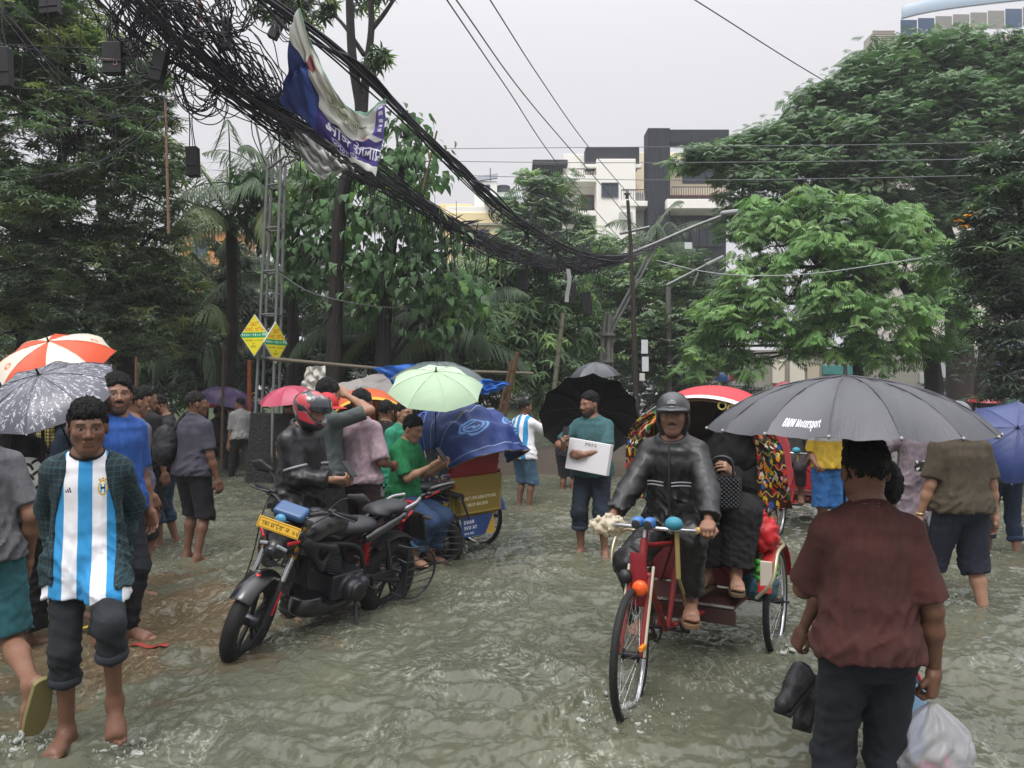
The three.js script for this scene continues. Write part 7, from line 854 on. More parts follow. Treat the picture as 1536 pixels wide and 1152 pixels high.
// the rickshaw puller
const halfHelmet = (root, inHead) => { const sh = ell([0, 0.042, -0.012], [0.106, 0.108, 0.128]); const g = mesh('helmet', inHead(sdfMesh((x, y, z) => smin(smax(sh(x, y, z), 0.018 - y + (z < -0.02 ? 0.25 * (z + 0.02) : 0), 0.008), smax(ell([0, 0.035, 0.085], [0.098, 0.022, 0.085])(x, y, z), 0.02 - z, 0.01), 0.006), [-0.13, -0.08, -0.17], [0.13, 0.17, 0.2], 0.005)), M('#26282c', 0.35, { clearcoat: 0.4 }), root); mesh('helmet_print', inHead(box(0, 0.085, 0.118, 0.05, 0.018, 0.004)), M('#9a9a9a', 0.5), g); const st = []; for (const s of [-1, 1]) st.push(tube([[s * 0.088, 0.02, -0.01], [s * 0.078, -0.06, 0.02], [s * 0.03, -0.12, 0.05], [0, -0.13, 0.05]], 0.007, 16, 5)); for (const q of st) mesh('chin_strap', inHead(q), M('#111', 0.8), g); mesh('neck_flap', inHead(sdfMesh((x, y, z) => Math.max(Math.abs(ell([0, -0.03, -0.02], [0.10, 0.11, 0.10])(x, y, z)) - 0.006, z - 0.02, y - 0.03, -0.15 - y), [-0.13, -0.17, -0.15], [0.13, 0.05, 0.04], 0.008)), M('#1a1c22', 0.6), g); };
const puller = person({ label: 'rickshaw puller in black rain suit and dark open helmet', pos: [1.03, -0.05, -4.83], turn: -0.45, h: 1.7, near: 2, fat: 0.95, broad: 0.95, skin: 'brown', seed: 18, hair: { len: 0.006 }, face: { moustache: 1, beard: 0.25, jaw: 1.0 }, helmet: halfHelmet,
  pose: { pelvis: [0, 0.955, -0.02], lean: 0.16, handL: [0.285, 1.01, 0.40], handR: [-0.285, 1.01, 0.40], dirL: [0.05, -0.25, 1], dirR: [-0.05, -0.25, 1], palmL: [0, -1, -0.2], palmR: [0, -1, -0.2], curlL: 0.95, curlR: 0.95, elbowL: [0.5, -1, -0.3], elbowR: [-0.5, -1, -0.3], footL: [0.15, 0.52, 0.26], footR: [-0.15, 0.36, 0.14], kneeL: [0.25, 0.5, 1], kneeR: [-0.35, 0.4, 1], headYaw: 0.18 },
  top: { name: 'rain_jacket', color: '#0f1012', rough: 0.5, coat: 0.2, sleeve: 0.92, hem: -0.10, loose: 0.02, fold: 0.016, collar: '#15161a', neck: 0.078 }, bottom: { name: 'rain_trousers', color: '#0d0e10', rough: 0.5, coat: 0.2, len: 0.93, loose: 0.026, fold: 0.015 }, sandals: 'L', sandalColor: '#6b5238' });
for (const [s, y] of [[-1, 1.205], [1, 1.205], [-1, 1.185], [1, 1.185]]) mesh('reflective_strip', thick(sheet(8, 1, (u, v) => { const a = lerp(0.12, 0.75, u) * s; return [Math.sin(a) * 0.2, y - 0.008 * v + 0.006 * Math.sin(u * 3), 0.045 + Math.cos(a) * 0.168]; }), 0.002), M('#8b8d90', 0.5), puller.root);
mesh('zip', tube([[0, 1.43, 0.165], [0.004, 1.30, 0.178], [0, 1.15, 0.172], [0, 1.0, 0.16]], 0.006, 20, 5), M('#2c2d30', 0.4), puller.root); for (const s of [-1, 1]) mesh('pocket_flap', thick(sheet(8, 3, (u, v) => { const a = lerp(0.3, 0.85, u) * s; return [Math.sin(a) * 0.195, 1.075 - 0.05 * v, 0.01 + Math.cos(a) * 0.172]; }), 0.004), clothMat('#0f1012', { rough: 0.5, coat: 0.2 }), puller.root);
{ const g = thing('plastic_wrap', 'crumpled clear plastic bag over the handlebar end', 'plastic bag', puller.gripR.clone().add(V(0.0, 0.01, 0.03))); mesh('bag', sdfMesh((x, y, z) => ell([0, 0, 0], [0.10, 0.055, 0.075])(x, y, z) - 0.022 * n3(x * 20, y * 24, z * 20), [-0.15, -0.1, -0.13], [0.15, 0.1, 0.13], 0.008), M('#d8cdb4', 0.5, { transmission: 0.45 }), g); }
// the passenger
const pas = person({ label: 'seated rickshaw passenger in long black robe and veil', pos: [1.52, -0.05, -5.32], turn: -0.45, h: 1.6, near: 2, skin: 'tan', seed: 19, hair: null, pose: { pelvis: [0, 1.0, -0.06], footL: [0.10, 0.62, 0.42], footR: [-0.10, 0.60, 0.40], kneeL: [0.2, 1, 1], kneeR: [-0.2, 1, 1], handL: [0.04, 1.30, 0.28], handR: [-0.12, 1.06, 0.34], curlL: 0.5, lean: 0.05 }, top: { name: 'robe', color: '#0f0f11', sleeve: 0.93, hem: -0.2, loose: 0.035, fold: 0.015 }, bottom: { name: 'robe_skirt', color: '#0e0e10', len: 0.94, loose: 0.06, fold: 0.016 }, sandals: true, sandalColor: '#5c4a38' });
{ const r = pas.root; mesh('veil', sdfMesh((x, y, z) => union([ell([0, 1.66, 0.02], [0.112, 0.138, 0.13]), ell([0, 1.47, 0.03], [0.15, 0.14, 0.12]), ell([0, 1.38, 0.02], [0.21, 0.14, 0.15])], 0.08)(x, y, z) - 0.01 * n3(x * 12, y * 8, z * 12), [-0.3, 1.2, -0.2], [0.3, 1.85, 0.25], 0.011), clothMat('#0e0e10', {}), r); }
{ const b = thing('handbag', 'black quilted handbag on the passenger lap', 'handbag', at(1083, 738, 4.92), -0.35); mesh('bag_body', new RoundedBoxGeometry(0.24, 0.22, 0.09, 4, 0.03), M('#1d1f23', 0.45, { bumpMap: tex(128, 128, (u, v) => Math.abs(Math.sin((u + v) * 25)) * Math.abs(Math.sin((u - v) * 25)), false), bumpScale: 0.02 }), b); for (const z of [-0.02, 0.03]) mesh('handle', tube([[-0.07, 0.10, z], [-0.06, 0.2, z], [0, 0.23, z], [0.06, 0.2, z], [0.07, 0.10, z]], 0.008, 20, 6), M('#15161a', 0.5), b); }
{ const s = thing('vegetable_sack', 'teal sack with green limes beside the passenger feet', 'sack', at(1140, 862, 5.02), 0.2); mesh('sack', sdfMesh((x, y, z) => ell([0, -0.07, 0], [0.12, 0.10, 0.10])(x, y, z) - 0.012 * n3(x * 14, y * 14, z * 14), [-0.16, -0.2, -0.15], [0.16, 0.06, 0.15], 0.012), M('#23505a', 0.6), s); const R = rng(6); for (let i = 0; i < 22; i++) mesh('lime', new THREE.IcosahedronGeometry(0.02 + 0.005 * R(), 2).scale(1, 0.9, 1.1).translate((R() - 0.5) * 0.12, 0.0 + 0.10 * R(), 0.04 + (R() - 0.5) * 0.1), M('#3d8f2a', 0.4), s); }
{ const s = thing('red_bundle', 'red plastic bundle on the rickshaw seat beside the passenger', 'bundle', at(1142, 800, 5.06), 0); mesh('bundle', sdfMesh((x, y, z) => ell([0, 0, 0], [0.11, 0.12, 0.10])(x, y, z) - 0.016 * n3(x * 14, y * 14, z * 14), [-0.16, -0.16, -0.15], [0.16, 0.16, 0.15], 0.011), M('#b3161f', 0.4), s); mesh('knot', sdfMesh((x, y, z) => ell([0, 0.12, 0], [0.03, 0.05, 0.03])(x, y, z) - 0.01 * n3(x * 40, y * 40, z * 40), [-0.06, 0.04, -0.06], [0.06, 0.2, 0.06], 0.008), M('#b3161f', 0.4), s); }
// man in teal with box, phone and black umbrella
const teal = person({ label: 'bearded man in teal T-shirt with rolled jeans under the big black umbrella', pos: [...spot(889, 8.1, 589, 1.7)], turn: -0.42, h: 1.7, near: 1, skin: 'brown', seed: 20, face: { beard: 0.95, moustache: 1 }, hair: { len: 0.014, front: 0.075 }, pose: { headYaw: -0.55, headPitch: -0.12, handR: [-0.19, 1.16, 0.34], elbowR: [-1, -0.7, -0.2], dirR: [0.1, 0.8, 0.5], curlR: 0.6, palmR: [0.7, 0.3, -0.5], handL: [-0.02, 1.09, 0.28], elbowL: [1, -0.6, 0.1], dirL: [-1, 0.05, 0.1], palmL: [0, 0, -1], curlL: 0.5, footL: [0.13, 0.085, 0], footR: [-0.12, 0.085, 0.02] }, top: { color: '#3d6a6d', sleeve: 0.44, hem: -0.14, loose: 0.016, fold: 0.011 }, bottom: { name: 'jeans', color: '#1c2a3a', len: 0.72, cuff: '#2f4052', loose: 0.02, fold: 0.012 } });
{ const b = thing('white_box', 'white cardboard box with black lettering under the arm of the man in teal', 'box', teal.W(0.03, 1.065, 0.205), -0.42); b.rotation.order = 'YXZ'; b.rotation.z = -0.14; b.rotation.x = -0.08; mesh('carton', new RoundedBoxGeometry(0.45, 0.32, 0.10, 2, 0.006), M('#d6d6d8', 0.75), b); mesh('lettering', put(new THREE.PlaneGeometry(0.2, 0.06), 0.02, 0.122, 0.0515), M('#ffffff', 0.75, { map: canvasTex(256, 90, (c, w, h) => { c.fillStyle = '#d6d6d8'; c.fillRect(0, 0, w, h); c.fillStyle = '#1a1a1c'; c.font = 'bold 64px serif'; c.fillText('PRES', 40, 70); }) }), b); mesh('box_handle', tube([[-0.05, 0.16, 0.02], [-0.03, 0.19, 0.02], [0.03, 0.19, 0.02], [0.05, 0.16, 0.02]], 0.006, 12, 5), M('#1d1d20', 0.6), b); }
phone('phone held by the man in teal', teal.gripR.clone().add(V(0.0, 0.06, 0.0)), -0.6, 0.3);
// others further back
const shooter = person({ label: 'man in sky blue and white striped jersey and denim shorts raising a phone', pos: [...spot(785, 11.6, 600, 1.66)], turn: 2.35, h: 1.66, near: 0, skin: 'dark', seed: 21, pose: { handL: [0.05, 1.38, 0.45], handR: [-0.12, 1.40, 0.44], curlL: 0.5, curlR: 0.5, headYaw: -0.3, elbowL: [0.6, -1, 0], elbowR: [-0.6, -1, 0] }, top: { name: 'jersey', tex: jerseyBack, planar: true, sleeve: 0.5, hem: -0.2, loose: 0.016 }, bottom: { name: 'denim_shorts', color: '#4d6f8c', len: 0.56, loose: 0.03 } });
phone('phone raised by the man in the striped jersey', shooter.gripL.clone().add(V(0.02, 0.04, 0)), 2.35, 0.1);
person({ label: 'person in dark print shirt wading behind the black umbrella', pos: [...spot(850, 13.4, 612, 1.62)], turn: 2.6, h: 1.62, near: 0, skin: 'dark', seed: 22, top: { color: '#2c2434', sleeve: 0.5, hem: -0.15 }, bottom: { name: 'shorts', color: '#2a2a34', len: 0.5, loose: 0.03 } });
person({ label: 'person in white wrap and dark shirt beyond the black umbrella', pos: [...spot(868, 13.8, 612, 1.62)], turn: 0.4, h: 1.62, near: 0, skin: 'dark', seed: 23, top: { color: '#3a3a44', sleeve: 0.5, hem: -0.05 }, skirt: { name: 'wrap', color: '#a8a8b4', hem: 0.45, top: 1.0, w1: 0.2 } });
person({ label: 'person under the small grey umbrella beyond the man in teal', pos: [...spot(900, 14.2, 590, 1.66)], turn: 2.8, h: 1.66, near: 0, skin: 'brown', seed: 24, pose: { handR: [-0.08, 1.25, 0.22] }, top: { color: '#3b4148', sleeve: 0.5 }, bottom: { color: '#23252a' } });
person({ label: 'person in dark raincoat under the grey green umbrella', pos: [...spot(652, 9.2, 606, 1.62)], turn: 2.7, h: 1.62, near: 0, skin: 'brown', seed: 25, pose: { handR: [-0.05, 1.25, 0.2] }, top: { color: '#20262c', sleeve: 0.95, hem: -0.3 }, bottom: { color: '#1d2126' } });
const wine = person({ label: 'heavyset man in maroon T-shirt and dark jeans carrying a plastic bag', pos: [...spot(1300, 2.95, 661, 1.69)], turn: 3.10, h: 1.69, near: 2, skin: 'dark', seed: 26, fat: 0.95, broad: 0.95, belly: 0.006, hair: { len: 0.010, nape: -0.075, front: 0.07 }, pose: { lean: 0.0, handL: [0.03, 1.26, 0.28], elbowL: [0.45, -1, 0.1], dirL: [-0.3, 0.6, 0.6], palmL: [-1, 0, 0.2], curlL: 0.95, handR: [-0.255, 0.84, 0.03], elbowR: [-0.25, 0, -1], dirR: [0.02, -1, 0.05], curlR: 0.9, palmR: [0.7, 0, 0.6] }, top: { color: '#542a25', sleeve: 0.47, hem: -0.06, loose: 0.010, fold: 0.011, flare: 0.018 }, bottom: { name: 'jeans', color: '#151a24', len: 0.98, loose: 0.012, fold: 0.012 } });
{ const c = wine.gripR.clone().add(V(0.02, -0.02, 0.02)), b = thing('plastic_bag', 'thin white carrier bag of bread rolls held by the man in maroon', 'plastic bag', c), film = new THREE.MeshPhysicalMaterial({ roughness: 0.35, transmission: 0.78, color: lin('#e4e4e8'), side: THREE.DoubleSide, ior: 1.3 });
  mesh('bag_film', sheet(48, 30, (u, v) => { const a = u * 6.283, y = -0.02 - 0.40 * v, r = (0.012 + 0.125 * Math.pow(Math.sin(Math.PI * Math.min(0.5, 1.0 * Math.pow(v, 0.9))), 1.1)) * (v > 0.86 ? Math.sqrt(Math.max(0, 1 - Math.pow((v - 0.86) / 0.14, 2))) : 1), f = 1 + 0.16 * Math.sin(a * 9 + 3 * n2(v * 3, 1)) * (1 - v) + 0.10 * n2(Math.cos(a) * 2 + 5, v * 5 + Math.sin(a) * 2); return [Math.cos(a) * r * f * 1.05, y, Math.sin(a) * r * f * 0.8]; }), film, b);
  const R = rng(12); for (let i = 0; i < 9; i++) mesh('bread_roll', sdfMesh(ell([0, 0, 0], [0.05, 0.036, 0.04]), [-0.06, -0.05, -0.05], [0.06, 0.05, 0.05], 0.009).rotateY(R() * 3).rotateZ(R()).translate((R() - 0.5) * 0.12, -0.33 + 0.10 * R() * (i > 5 ? 1.4 : 0.7), (R() - 0.5) * 0.09), M(['#8a6a44', '#6f5238', '#8f8a84', '#a0606a'][i % 4], 0.7), b); }
// the companion walking just ahead of him
const comp = person({ label: 'companion walking ahead of the man in maroon, shoes in hand', pos: [1.62, -0.2, -3.55], turn: 3.0, h: 1.56, near: 1, skin: 'dark', seed: 27, hair: { nape: -0.12, len: 0.03 }, pose: { side: -0.2, handL: [0.29, 0.83, 0.05], handR: [-0.22, 0.80, 0.03], curlL: 0.8, curlR: 0.9 }, top: { color: '#241a1c', sleeve: 0.4, hem: -0.1 }, bottom: { color: '#17181d', len: 0.95 } });
function shoe(label, p, turn, pitch, col = '#17181b', group) { const o = thing('shoe', label, 'shoe', p, turn, group); o.rotation.order = 'YXZ'; o.rotation.x = pitch; mesh('upper', sdfMesh((x, y, z) => smax(union([seg([0, 0, -0.08], [0, -0.01, 0.10], 0.044, 0.038), seg([0, 0.035, -0.07], [0, 0.02, 0.0], 0.042, 0.04)], 0.03)(x, y, z) - 0.003 * n3(x * 40, y * 40, z * 40), -0.028 - y, 0.006), [-0.07, -0.05, -0.15], [0.07, 0.1, 0.16], 0.007), M(col, 0.55), o); mesh('sole', put(new RoundedBoxGeometry(0.088, 0.02, 0.25, 3, 0.009), 0, -0.036, 0.005), M('#0f0f10', 0.8), o); mesh('laces', merge([0, 1, 2, 3].map((i) => cyl([-0.02, 0.05 - i * 0.008, -0.01 + i * 0.02], [0.02, 0.05 - i * 0.008, -0.005 + i * 0.02], 0.004, 0.004, 5))), M('#2c2d30', 0.8), o).userData.kind = 'stuff'; }
shoe('black shoe dangling from the companion hand, toe down', at(1190, 1030, 3.38), -0.9, 0.45, '#17181b'); shoe('black shoe hanging behind the other one of the pair', at(1208, 1048, 3.48), -0.7, 0.75, '#141518');
{ const b = thing('shopping_bag', 'pale blue shopping bag with red handles beside the carrier bag', 'bag', comp.gripR.clone().add(V(0.02, -0.22, 0.02)), 0.1); mesh('bag_body', thick(sheet(20, 10, (u, v) => { const a = u * 6.283, r = 0.9 + 0.06 * n2(u * 6, v * 3); return [Math.sign(Math.cos(a)) * Math.pow(Math.abs(Math.cos(a)), 0.4) * 0.085 * r, 0.16 - 0.36 * v, Math.sign(Math.sin(a)) * Math.pow(Math.abs(Math.sin(a)), 0.4) * 0.06 * r]; }), 0.004), M('#86a9c9', 0.6), b); for (const z of [-0.05, 0.05]) mesh('handle', tube([[-0.05, 0.16, z], [-0.02, 0.23, z * 0.4], [0.02, 0.23, z * 0.4], [0.05, 0.16, z]], 0.008, 12, 5), M('#b3202a', 0.5), b); }
// right hand side
const olive = person({ label: 'stocky man in olive brown T-shirt and navy striped shorts wading away', pos: [...spot(1440, 6.2, 606, 1.74)], turn: 3.2, h: 1.74, near: 1, skin: 'tan', seed: 28, fat: 1.06, broad: 1.05, cap: { color: '#8d8f92' }, pose: { handL: [0.29, 0.84, 0.06], handR: [-0.30, 0.84, 0.04], curlL: 0.85, footL: [0.20, 0.085, 0.15], footR: [-0.12, 0.085, -0.10], toeR: [-0.1, -0.3] }, top: { color: '#4f4636', sleeve: 0.44, hem: -0.10, loose: 0.026, fold: 0.012 }, bottom: { name: 'shorts', color: '#191d30', len: 0.60, loose: 0.034, stripe: '#b9bcc4' } });
mesh('wristwatch', new THREE.TorusGeometry(0.03, 0.007, 6, 16).rotateX(Math.PI / 2).translate(0.285, 0.86, 0.055), M('#b5a878', 0.3, { metalness: 0.7 }), olive.root);
shoe('dark sandal carried by the man in olive brown', olive.gripL.clone().add(V(0.02, -0.05, 0)), 2.8, 0.9, '#23201e'); shoe('second dark sandal carried by the man in olive brown', olive.gripL.clone().add(V(0.07, -0.07, -0.05)), 2.4, 1.0, '#23201e');
person({ label: 'person in checked shirt and jeans under the navy blue umbrella', pos: [...spot(1504, 8.2, 606, 1.64)], turn: 2.9, h: 1.64, near: 1, skin: 'brown', seed: 29, pose: { handR: [-0.12, 1.2, 0.2], footL: [0.12, 0.085, 0.1], footR: [-0.1, 0.085, -0.08] }, top: { color: '#6e7480', sleeve: 0.9, hem: -0.12 }, bottom: { name: 'jeans', color: '#24364f', len: 0.8, cuff: '#33486a' } });
person({ label: 'woman in long lilac grey tunic with a printed bag', pos: [...spot(1378, 7.4, 604, 1.62)], turn: 3.0, h: 1.62, near: 1, skin: 'dark', seed: 30, hair: { nape: -0.12, len: 0.024 }, pose: { handL: [0.17, 1.30, 0.16], elbowL: [1, -0.6, 0], curlL: 0.6 }, top: { name: 'tunic', color: '#8b7d86', sleeve: 0.35, hem: -0.80, loose: 0.026, aline: 0.05, fold: 0.014 }, bottom: { color: '#3b3436', len: 0.75, loose: 0.01 } });
{ const b = thing('printed_bag', 'small black and white printed bag hanging on the lilac tunic', 'bag', at(1385, 699, 7.15), 0); mesh('bag_body', new RoundedBoxGeometry(0.17, 0.10, 0.05, 3, 0.02), M('#ffffff', 0.7, { map: canvasTex(128, 64, (c) => { c.fillStyle = '#1a1a1c'; c.fillRect(0, 0, 128, 64); const R = rng(2); c.fillStyle = '#c9c9c4'; for (let i = 0; i < 16; i++) { c.beginPath(); c.arc(R() * 128, R() * 64, 4 + 5 * R(), 0, 7); c.fill(); } }) }), b); mesh('strap', tube([[0.03, 0.05, 0], [0.10, 0.18, -0.02], [0.16, 0.32, -0.08]], 0.005, 12, 5), M('#c9c4ba', 0.7), b); }
const lungi = person({ label: 'man in yellow striped shirt holding up his blue wrap', pos: [...spot(1246, 8.9, 602, 1.66)], turn: -0.3, h: 1.66, near: 0, skin: 'dark', seed: 31, pose: { handL: [0.17, 0.98, 0.18], handR: [-0.17, 0.98, 0.18], curlL: 0.8, curlR: 0.8 }, top: { paint: (u, v) => { const k = Math.floor(v * 16); return v > 0.62 ? (k % 2 ? [0.05, 0.05, 0.08] : [0.45, 0.44, 0.42]) : [0.52, 0.34, 0.02]; }, sleeve: 0.45, hem: 0.02, loose: 0.02, color: '#fff' }, bottom: { name: 'wrap', color: '#1f5f9c', len: 0.5, loose: 0.045, fold: 0.018 } });
person({ label: 'person in white T-shirt with black print beyond the maroon man', pos: [...spot(1296, 9.6, 602, 1.66)], turn: 0.1, h: 1.66, near: 0, skin: 'brown', seed: 32, top: { paint: (u, v) => (n3(u * 18, v * 9, 2) > 0.25 ? [0.03, 0.03, 0.03] : [0.62, 0.62, 0.62]), sleeve: 0.5, color: '#fff' }, bottom: { color: '#2a2b30', len: 0.7 } });
person({ label: 'puller in grey shirt on the bright red rickshaw', pos: [(1196 - CX) * 9.5 / F, -0.06, -9.6], turn: -0.6, h: 1.64, near: 0, skin: 'dark', seed: 33, pose: { pelvis: [0, 0.96, 0], footL: [0.14, 0.5, 0.26], footR: [-0.14, 0.36, 0.14], kneeL: [0.2, 0.5, 1], kneeR: [-0.3, 0.5, 1], handL: [0.28, 1.02, 0.40], handR: [-0.28, 1.02, 0.40], lean: 0.15 }, top: { color: '#4a4c4c', sleeve: 0.8, hem: -0.08 }, bottom: { color: '#3a2f34', len: 0.8 } });
for (const [label, px, d, hp, col, bot] of [['distant person in dark shirt under the blue and red umbrella', 1087, 26, 588, '#2a2c34', '#1f2024'], ['distant person in pale shirt under the white umbrella', 1106, 27, 592, '#8a8c90', '#24262a'], ['distant person under the small red umbrella by the fence', 1178, 28.5, 590, '#4a4a52', '#222'], ['person in yellow top under the red umbrella near the trees', 1474, 19.5, 600, '#9c8438', '#26262c'], ['person under the green umbrella at the verge', 1540, 14, 606, '#34383e', '#222']]) person({ label, pos: [...spot(px, d, hp, 1.64)], turn: 0.2, h: 1.64, near: 0, skin: 'dark', seed: px, top: { color: col, sleeve: 0.5 }, bottom: { color: bot, len: 0.8 }, pose: { handR: [-0.1, 1.2, 0.2] } });
person({ label: 'person behind the silver umbrella holding the orange and white one', pos: [...spot(18, 7.3, 572, 1.72)], turn: 2.8, h: 1.72, near: 0, skin: 'brown', seed: 35, pose: { handR: [-0.14, 1.3, 0.2], curlR: 0.9 }, top: { color: '#2a2f36', sleeve: 0.5 }, bottom: { color: '#22242a' } });
person({ label: 'person in dark shirt under the pink umbrella by the stall', pos: [...spot(432, 12.5, 600, 1.62)], turn: 2.9, h: 1.62, near: 0, skin: 'brown', seed: 36, pose: { handR: [-0.1, 1.25, 0.2] }, top: { color: '#2b2428', sleeve: 0.6 }, bottom: { color: '#201f24' } });
// ---------------------------------------------------------------- umbrellas
const fleckTex = canvasTex(256, 256, (c, w, h) => { c.fillStyle = '#4a4b55'; c.fillRect(0, 0, w, h); const R = rng(17); for (let i = 0; i < 900; i++) { const x = R() * w, y = R() * h, k = n2(x / 50, y / 60); if (k < -0.05) continue; c.fillStyle = `rgba(222,222,232,${0.25 + 0.4 * R()})`; c.beginPath(); c.ellipse(x, y, 2 + 7 * R(), 1 + 2.5 * R(), R() * 3, 0, 7); c.fill(); } });  // pale flecks scattered in patches over the grey canopy colour
const orangeTex = canvasTex(256, 256, (c, w, h) => { c.fillStyle = '#cfc6b4'; c.fillRect(0, 0, w, h); c.fillStyle = '#cc5a2a'; c.beginPath(); c.ellipse(128, 196, 40, 17, 0, 0, 7); c.fill(); c.strokeStyle = '#ecdcc8'; c.lineWidth = 4; c.beginPath(); c.moveTo(98, 200); for (let i = 0; i < 9; i++) c.lineTo(98 + i * 7.5, 196 + (i % 2 ? -7 : 7)); c.stroke(); });
const um = (map, base = '#ffffff') => M(base, 0.45, { map, clearcoat: 0.3, clearcoatRoughness: 0.3 });
umbrella('orange and cream panelled umbrella with printed logos', at(72, 512, 7), V(0.02, -0.86, -0.50), 0.52, 0.2, 8, ['#c9481a', '#cfc6b4'], { spin: 0.35, shaft: 0.85, print: Array.from({ length: 8 }, (_, i) => (i % 2 ? um(orangeTex) : M('#c9481a', 0.45))) });
umbrella('silver grey pale flecked umbrella below the orange one', at(58, 562, 5.0), V(0.06, -0.84, -0.52), 0.46, 0.17, 8, ['#4a4b55'], { spin: 0.2, print: Array.from({ length: 8 }, () => um(fleckTex)) });
umbrella('pale mint green umbrella above the man in green', at(654, 557, 7.3), V(-0.05, -0.88, -0.45), 0.47, 0.19, 8, ['#b9d3b2'], { through: 0.25, rough: 1, spin: 0.3, wet: 0.1 });
umbrella('grey green umbrella behind the pale mint one', at(656, 543, 9.0), V(-0.02, -0.97, -0.22), 0.54, 0.2, 8, ['#4d5a58'], { spin: 0.1 });
{ const ax = V(-0.06, -0.50, 0.86).normalize(), c = at(883, 626, 8.45); umbrella('big black umbrella tipped back behind the man in teal', c.clone().addScaledVector(ax, -0.20), ax, 0.56, 0.2, 12, ['#121316'], { rough: 0.7, wet: 0, shaft: 0.8 }); }
umbrella('small grey umbrella above the black one', at(892, 543, 14.2), V(0.05, -1, -0.05), 0.46, 0.26, 8, ['#43454b'], { shaft: 0.85 });
const bmw = canvasTex(512, 512, (c, w, h) => { c.fillStyle = '#3f4046'; c.fillRect(0, 0, w, h); c.fillStyle = '#d9d9dc'; c.font = 'bold 46px sans-serif'; c.textAlign = 'center'; c.save(); c.translate(w / 2, h * 0.93); c.fillText('BMW Motorsport', 0, 0, 340); c.restore(); });
const greyC = M('#3f4046', 0.5, { clearcoat: 0.25, clearcoatRoughness: 0.35, bumpMap: roughBump, bumpScale: 0.002 });
umbrella('large charcoal grey umbrella with white lettering held by the man in maroon', at(1268, 563, 3.2), V(-0.01, -1, 0.0), 0.56, 0.23, 15, ['#3f4046'], { spin: 0.02, shaft: 0.68, print: Array.from({ length: 15 }, (_, i) => (i === 5 ? um(bmw) : greyC)) });
umbrella('navy blue umbrella tipped against the rain beside the olive T-shirt', at(1526, 642, 7.7), V(0.35, -0.60, -0.72), 0.52, 0.24, 8, ['#25376b'], { spin: 0.2 });
umbrella('purple umbrella by the bamboo poles on the bank', at(346, 581, 16.2), V(-0.25, -0.95, -0.1), 0.62, 0.3, 8, ['#3a1f56'], {}); umbrella('dark red umbrella beside the purple one', at(325, 590, 17), V(0.1, -0.97, -0.1), 0.55, 0.26, 8, ['#7a1a2c'], {}); umbrella('pink umbrella beside the red graphic helmet', at(432, 579, 12.4), V(0.1, -0.97, -0.15), 0.5, 0.24, 8, ['#b0455e'], {});
umbrella('far blue and red panelled umbrella by the fence', at(1086, 556, 26), V(0, -1, -0.1), 0.6, 0.3, 8, ['#2f6db8', '#b0343c'], {}); umbrella('far white umbrella by the fence', at(1106, 566, 27), V(0, -1, -0.1), 0.36, 0.26, 8, ['#c4c4c0'], {}); umbrella('far small red umbrella by the fence', at(1177, 572, 28.5), V(0, -1, -0.1), 0.42, 0.24, 8, ['#c02a34'], {}); umbrella('red umbrella below the dark tree trunks', at(1477, 588, 19.5), V(0, -1, -0.1), 0.4, 0.24, 8, ['#a8222c'], {}); umbrella('green umbrella at the verge', at(1545, 596, 14), V(0, -1, -0.1), 0.5, 0.24, 8, ['#2f6a4a'], {});
person({ label: 'person in dark clothes under the dark red umbrella', pos: [...spot(325, 17.2, 612, 1.6)], turn: 2.9, h: 1.6, near: 0, skin: 'brown', seed: 37, pose: { handR: [-0.08, 1.25, 0.2] }, top: { color: '#221c22', sleeve: 0.8 }, bottom: { color: '#1c1b20' } });
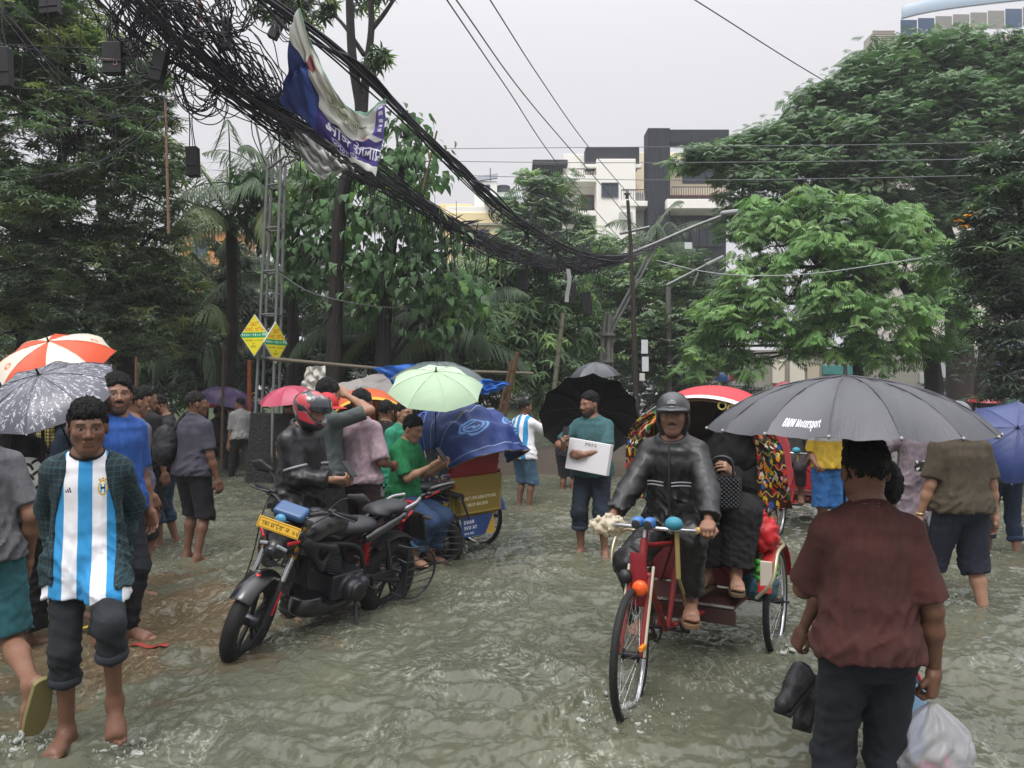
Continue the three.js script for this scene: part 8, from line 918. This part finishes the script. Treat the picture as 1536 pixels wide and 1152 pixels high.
// ---------------------------------------------------------------- floating litter, splashes
solo('yellow_leaf', put(thick(sheet(6, 4, (u, v) => [(u - 0.5) * 0.09, 0.012 + 0.012 * Math.sin(u * 3), (v - 0.5) * 0.05 * Math.sin(Math.PI * (0.1 + 0.8 * u))]), 0.003), ...at(133, 945, 5.45).setY(0.012).toArray(), 0, 0.4, 0), M('#c9b020', 0.6), 'yellow leaf floating behind the young man in the jersey', 'leaf');
solo('red_wrapper', put(thick(sheet(10, 4, (u, v) => [(u - 0.5) * 0.26, 0.006 + 0.01 * Math.sin(u * 9), (v - 0.5) * 0.05]), 0.003), ...at(226, 966, 5.1).setY(0.012).toArray(), 0, -0.1, 0), M('#8a3028', 0.5), 'reddish wrapper floating near the motorcycle wheel', 'litter');
{ const drops = (label, p, n, R0, up, seed) => { const R = rng(seed), g = []; for (let i = 0; i < n; i++) { const a = R() * 6.283, r = R0 * Math.sqrt(R()), h = up * R() * R() * (1 - 0.5 * r / R0), s = 0.002 + 0.005 * R() * R(); g.push(new THREE.IcosahedronGeometry(s, 1).scale(1, 1 + R() * 1.5, 1).translate(p.x + Math.cos(a) * r, 0.01 + h, p.z + Math.sin(a) * r)); } for (let i = 0; i < n / 12; i++) { const a = R() * 6.283, r = R0 * (0.3 + 0.7 * R()), w = 0.012 + 0.022 * R(); g.push(sdfMesh((x, y, z) => ell([0, 0, 0], [w, 0.012, w * 0.6])(x, y, z) - 0.008 * n3(x * 30 + i, y * 30, z * 30), [-w - 0.03, -0.03, -w], [w + 0.03, 0.04, w], 0.006).rotateY(R() * 6).translate(p.x + Math.cos(a) * r, 0.012, p.z + Math.sin(a) * r)); } const o = solo('splash', merge(g), new THREE.MeshPhysicalMaterial({ color: lin('#b9beb6'), roughness: 0.15, transmission: 0.35, ior: 1.33 }), label, 'splash'); o.userData.kind = 'stuff'; };
  drops('splash thrown up by the front wheel of the red rickshaw', V(0.60, 0, -4.02), 190, 0.34, 0.16, 1); drops('splash behind the raised sandal', at(38, 1035, 3.7).setY(0), 90, 0.16, 0.12, 2); drops('splash at the lifted foot of the young man', at(192, 1062, 3.6).setY(0), 80, 0.14, 0.08, 3); drops('splash round the rear wheel of the red rickshaw', V(1.78, 0, -5.15), 90, 0.2, 0.08, 4); drops('splash at the foot of the man in green', at(640, 828, 8.0).setY(0), 60, 0.15, 0.08, 5); drops('splash at the legs of the man in olive', at(1445, 900, 6.25).setY(0), 60, 0.16, 0.05, 6); }
renderer.render(scene, camera);
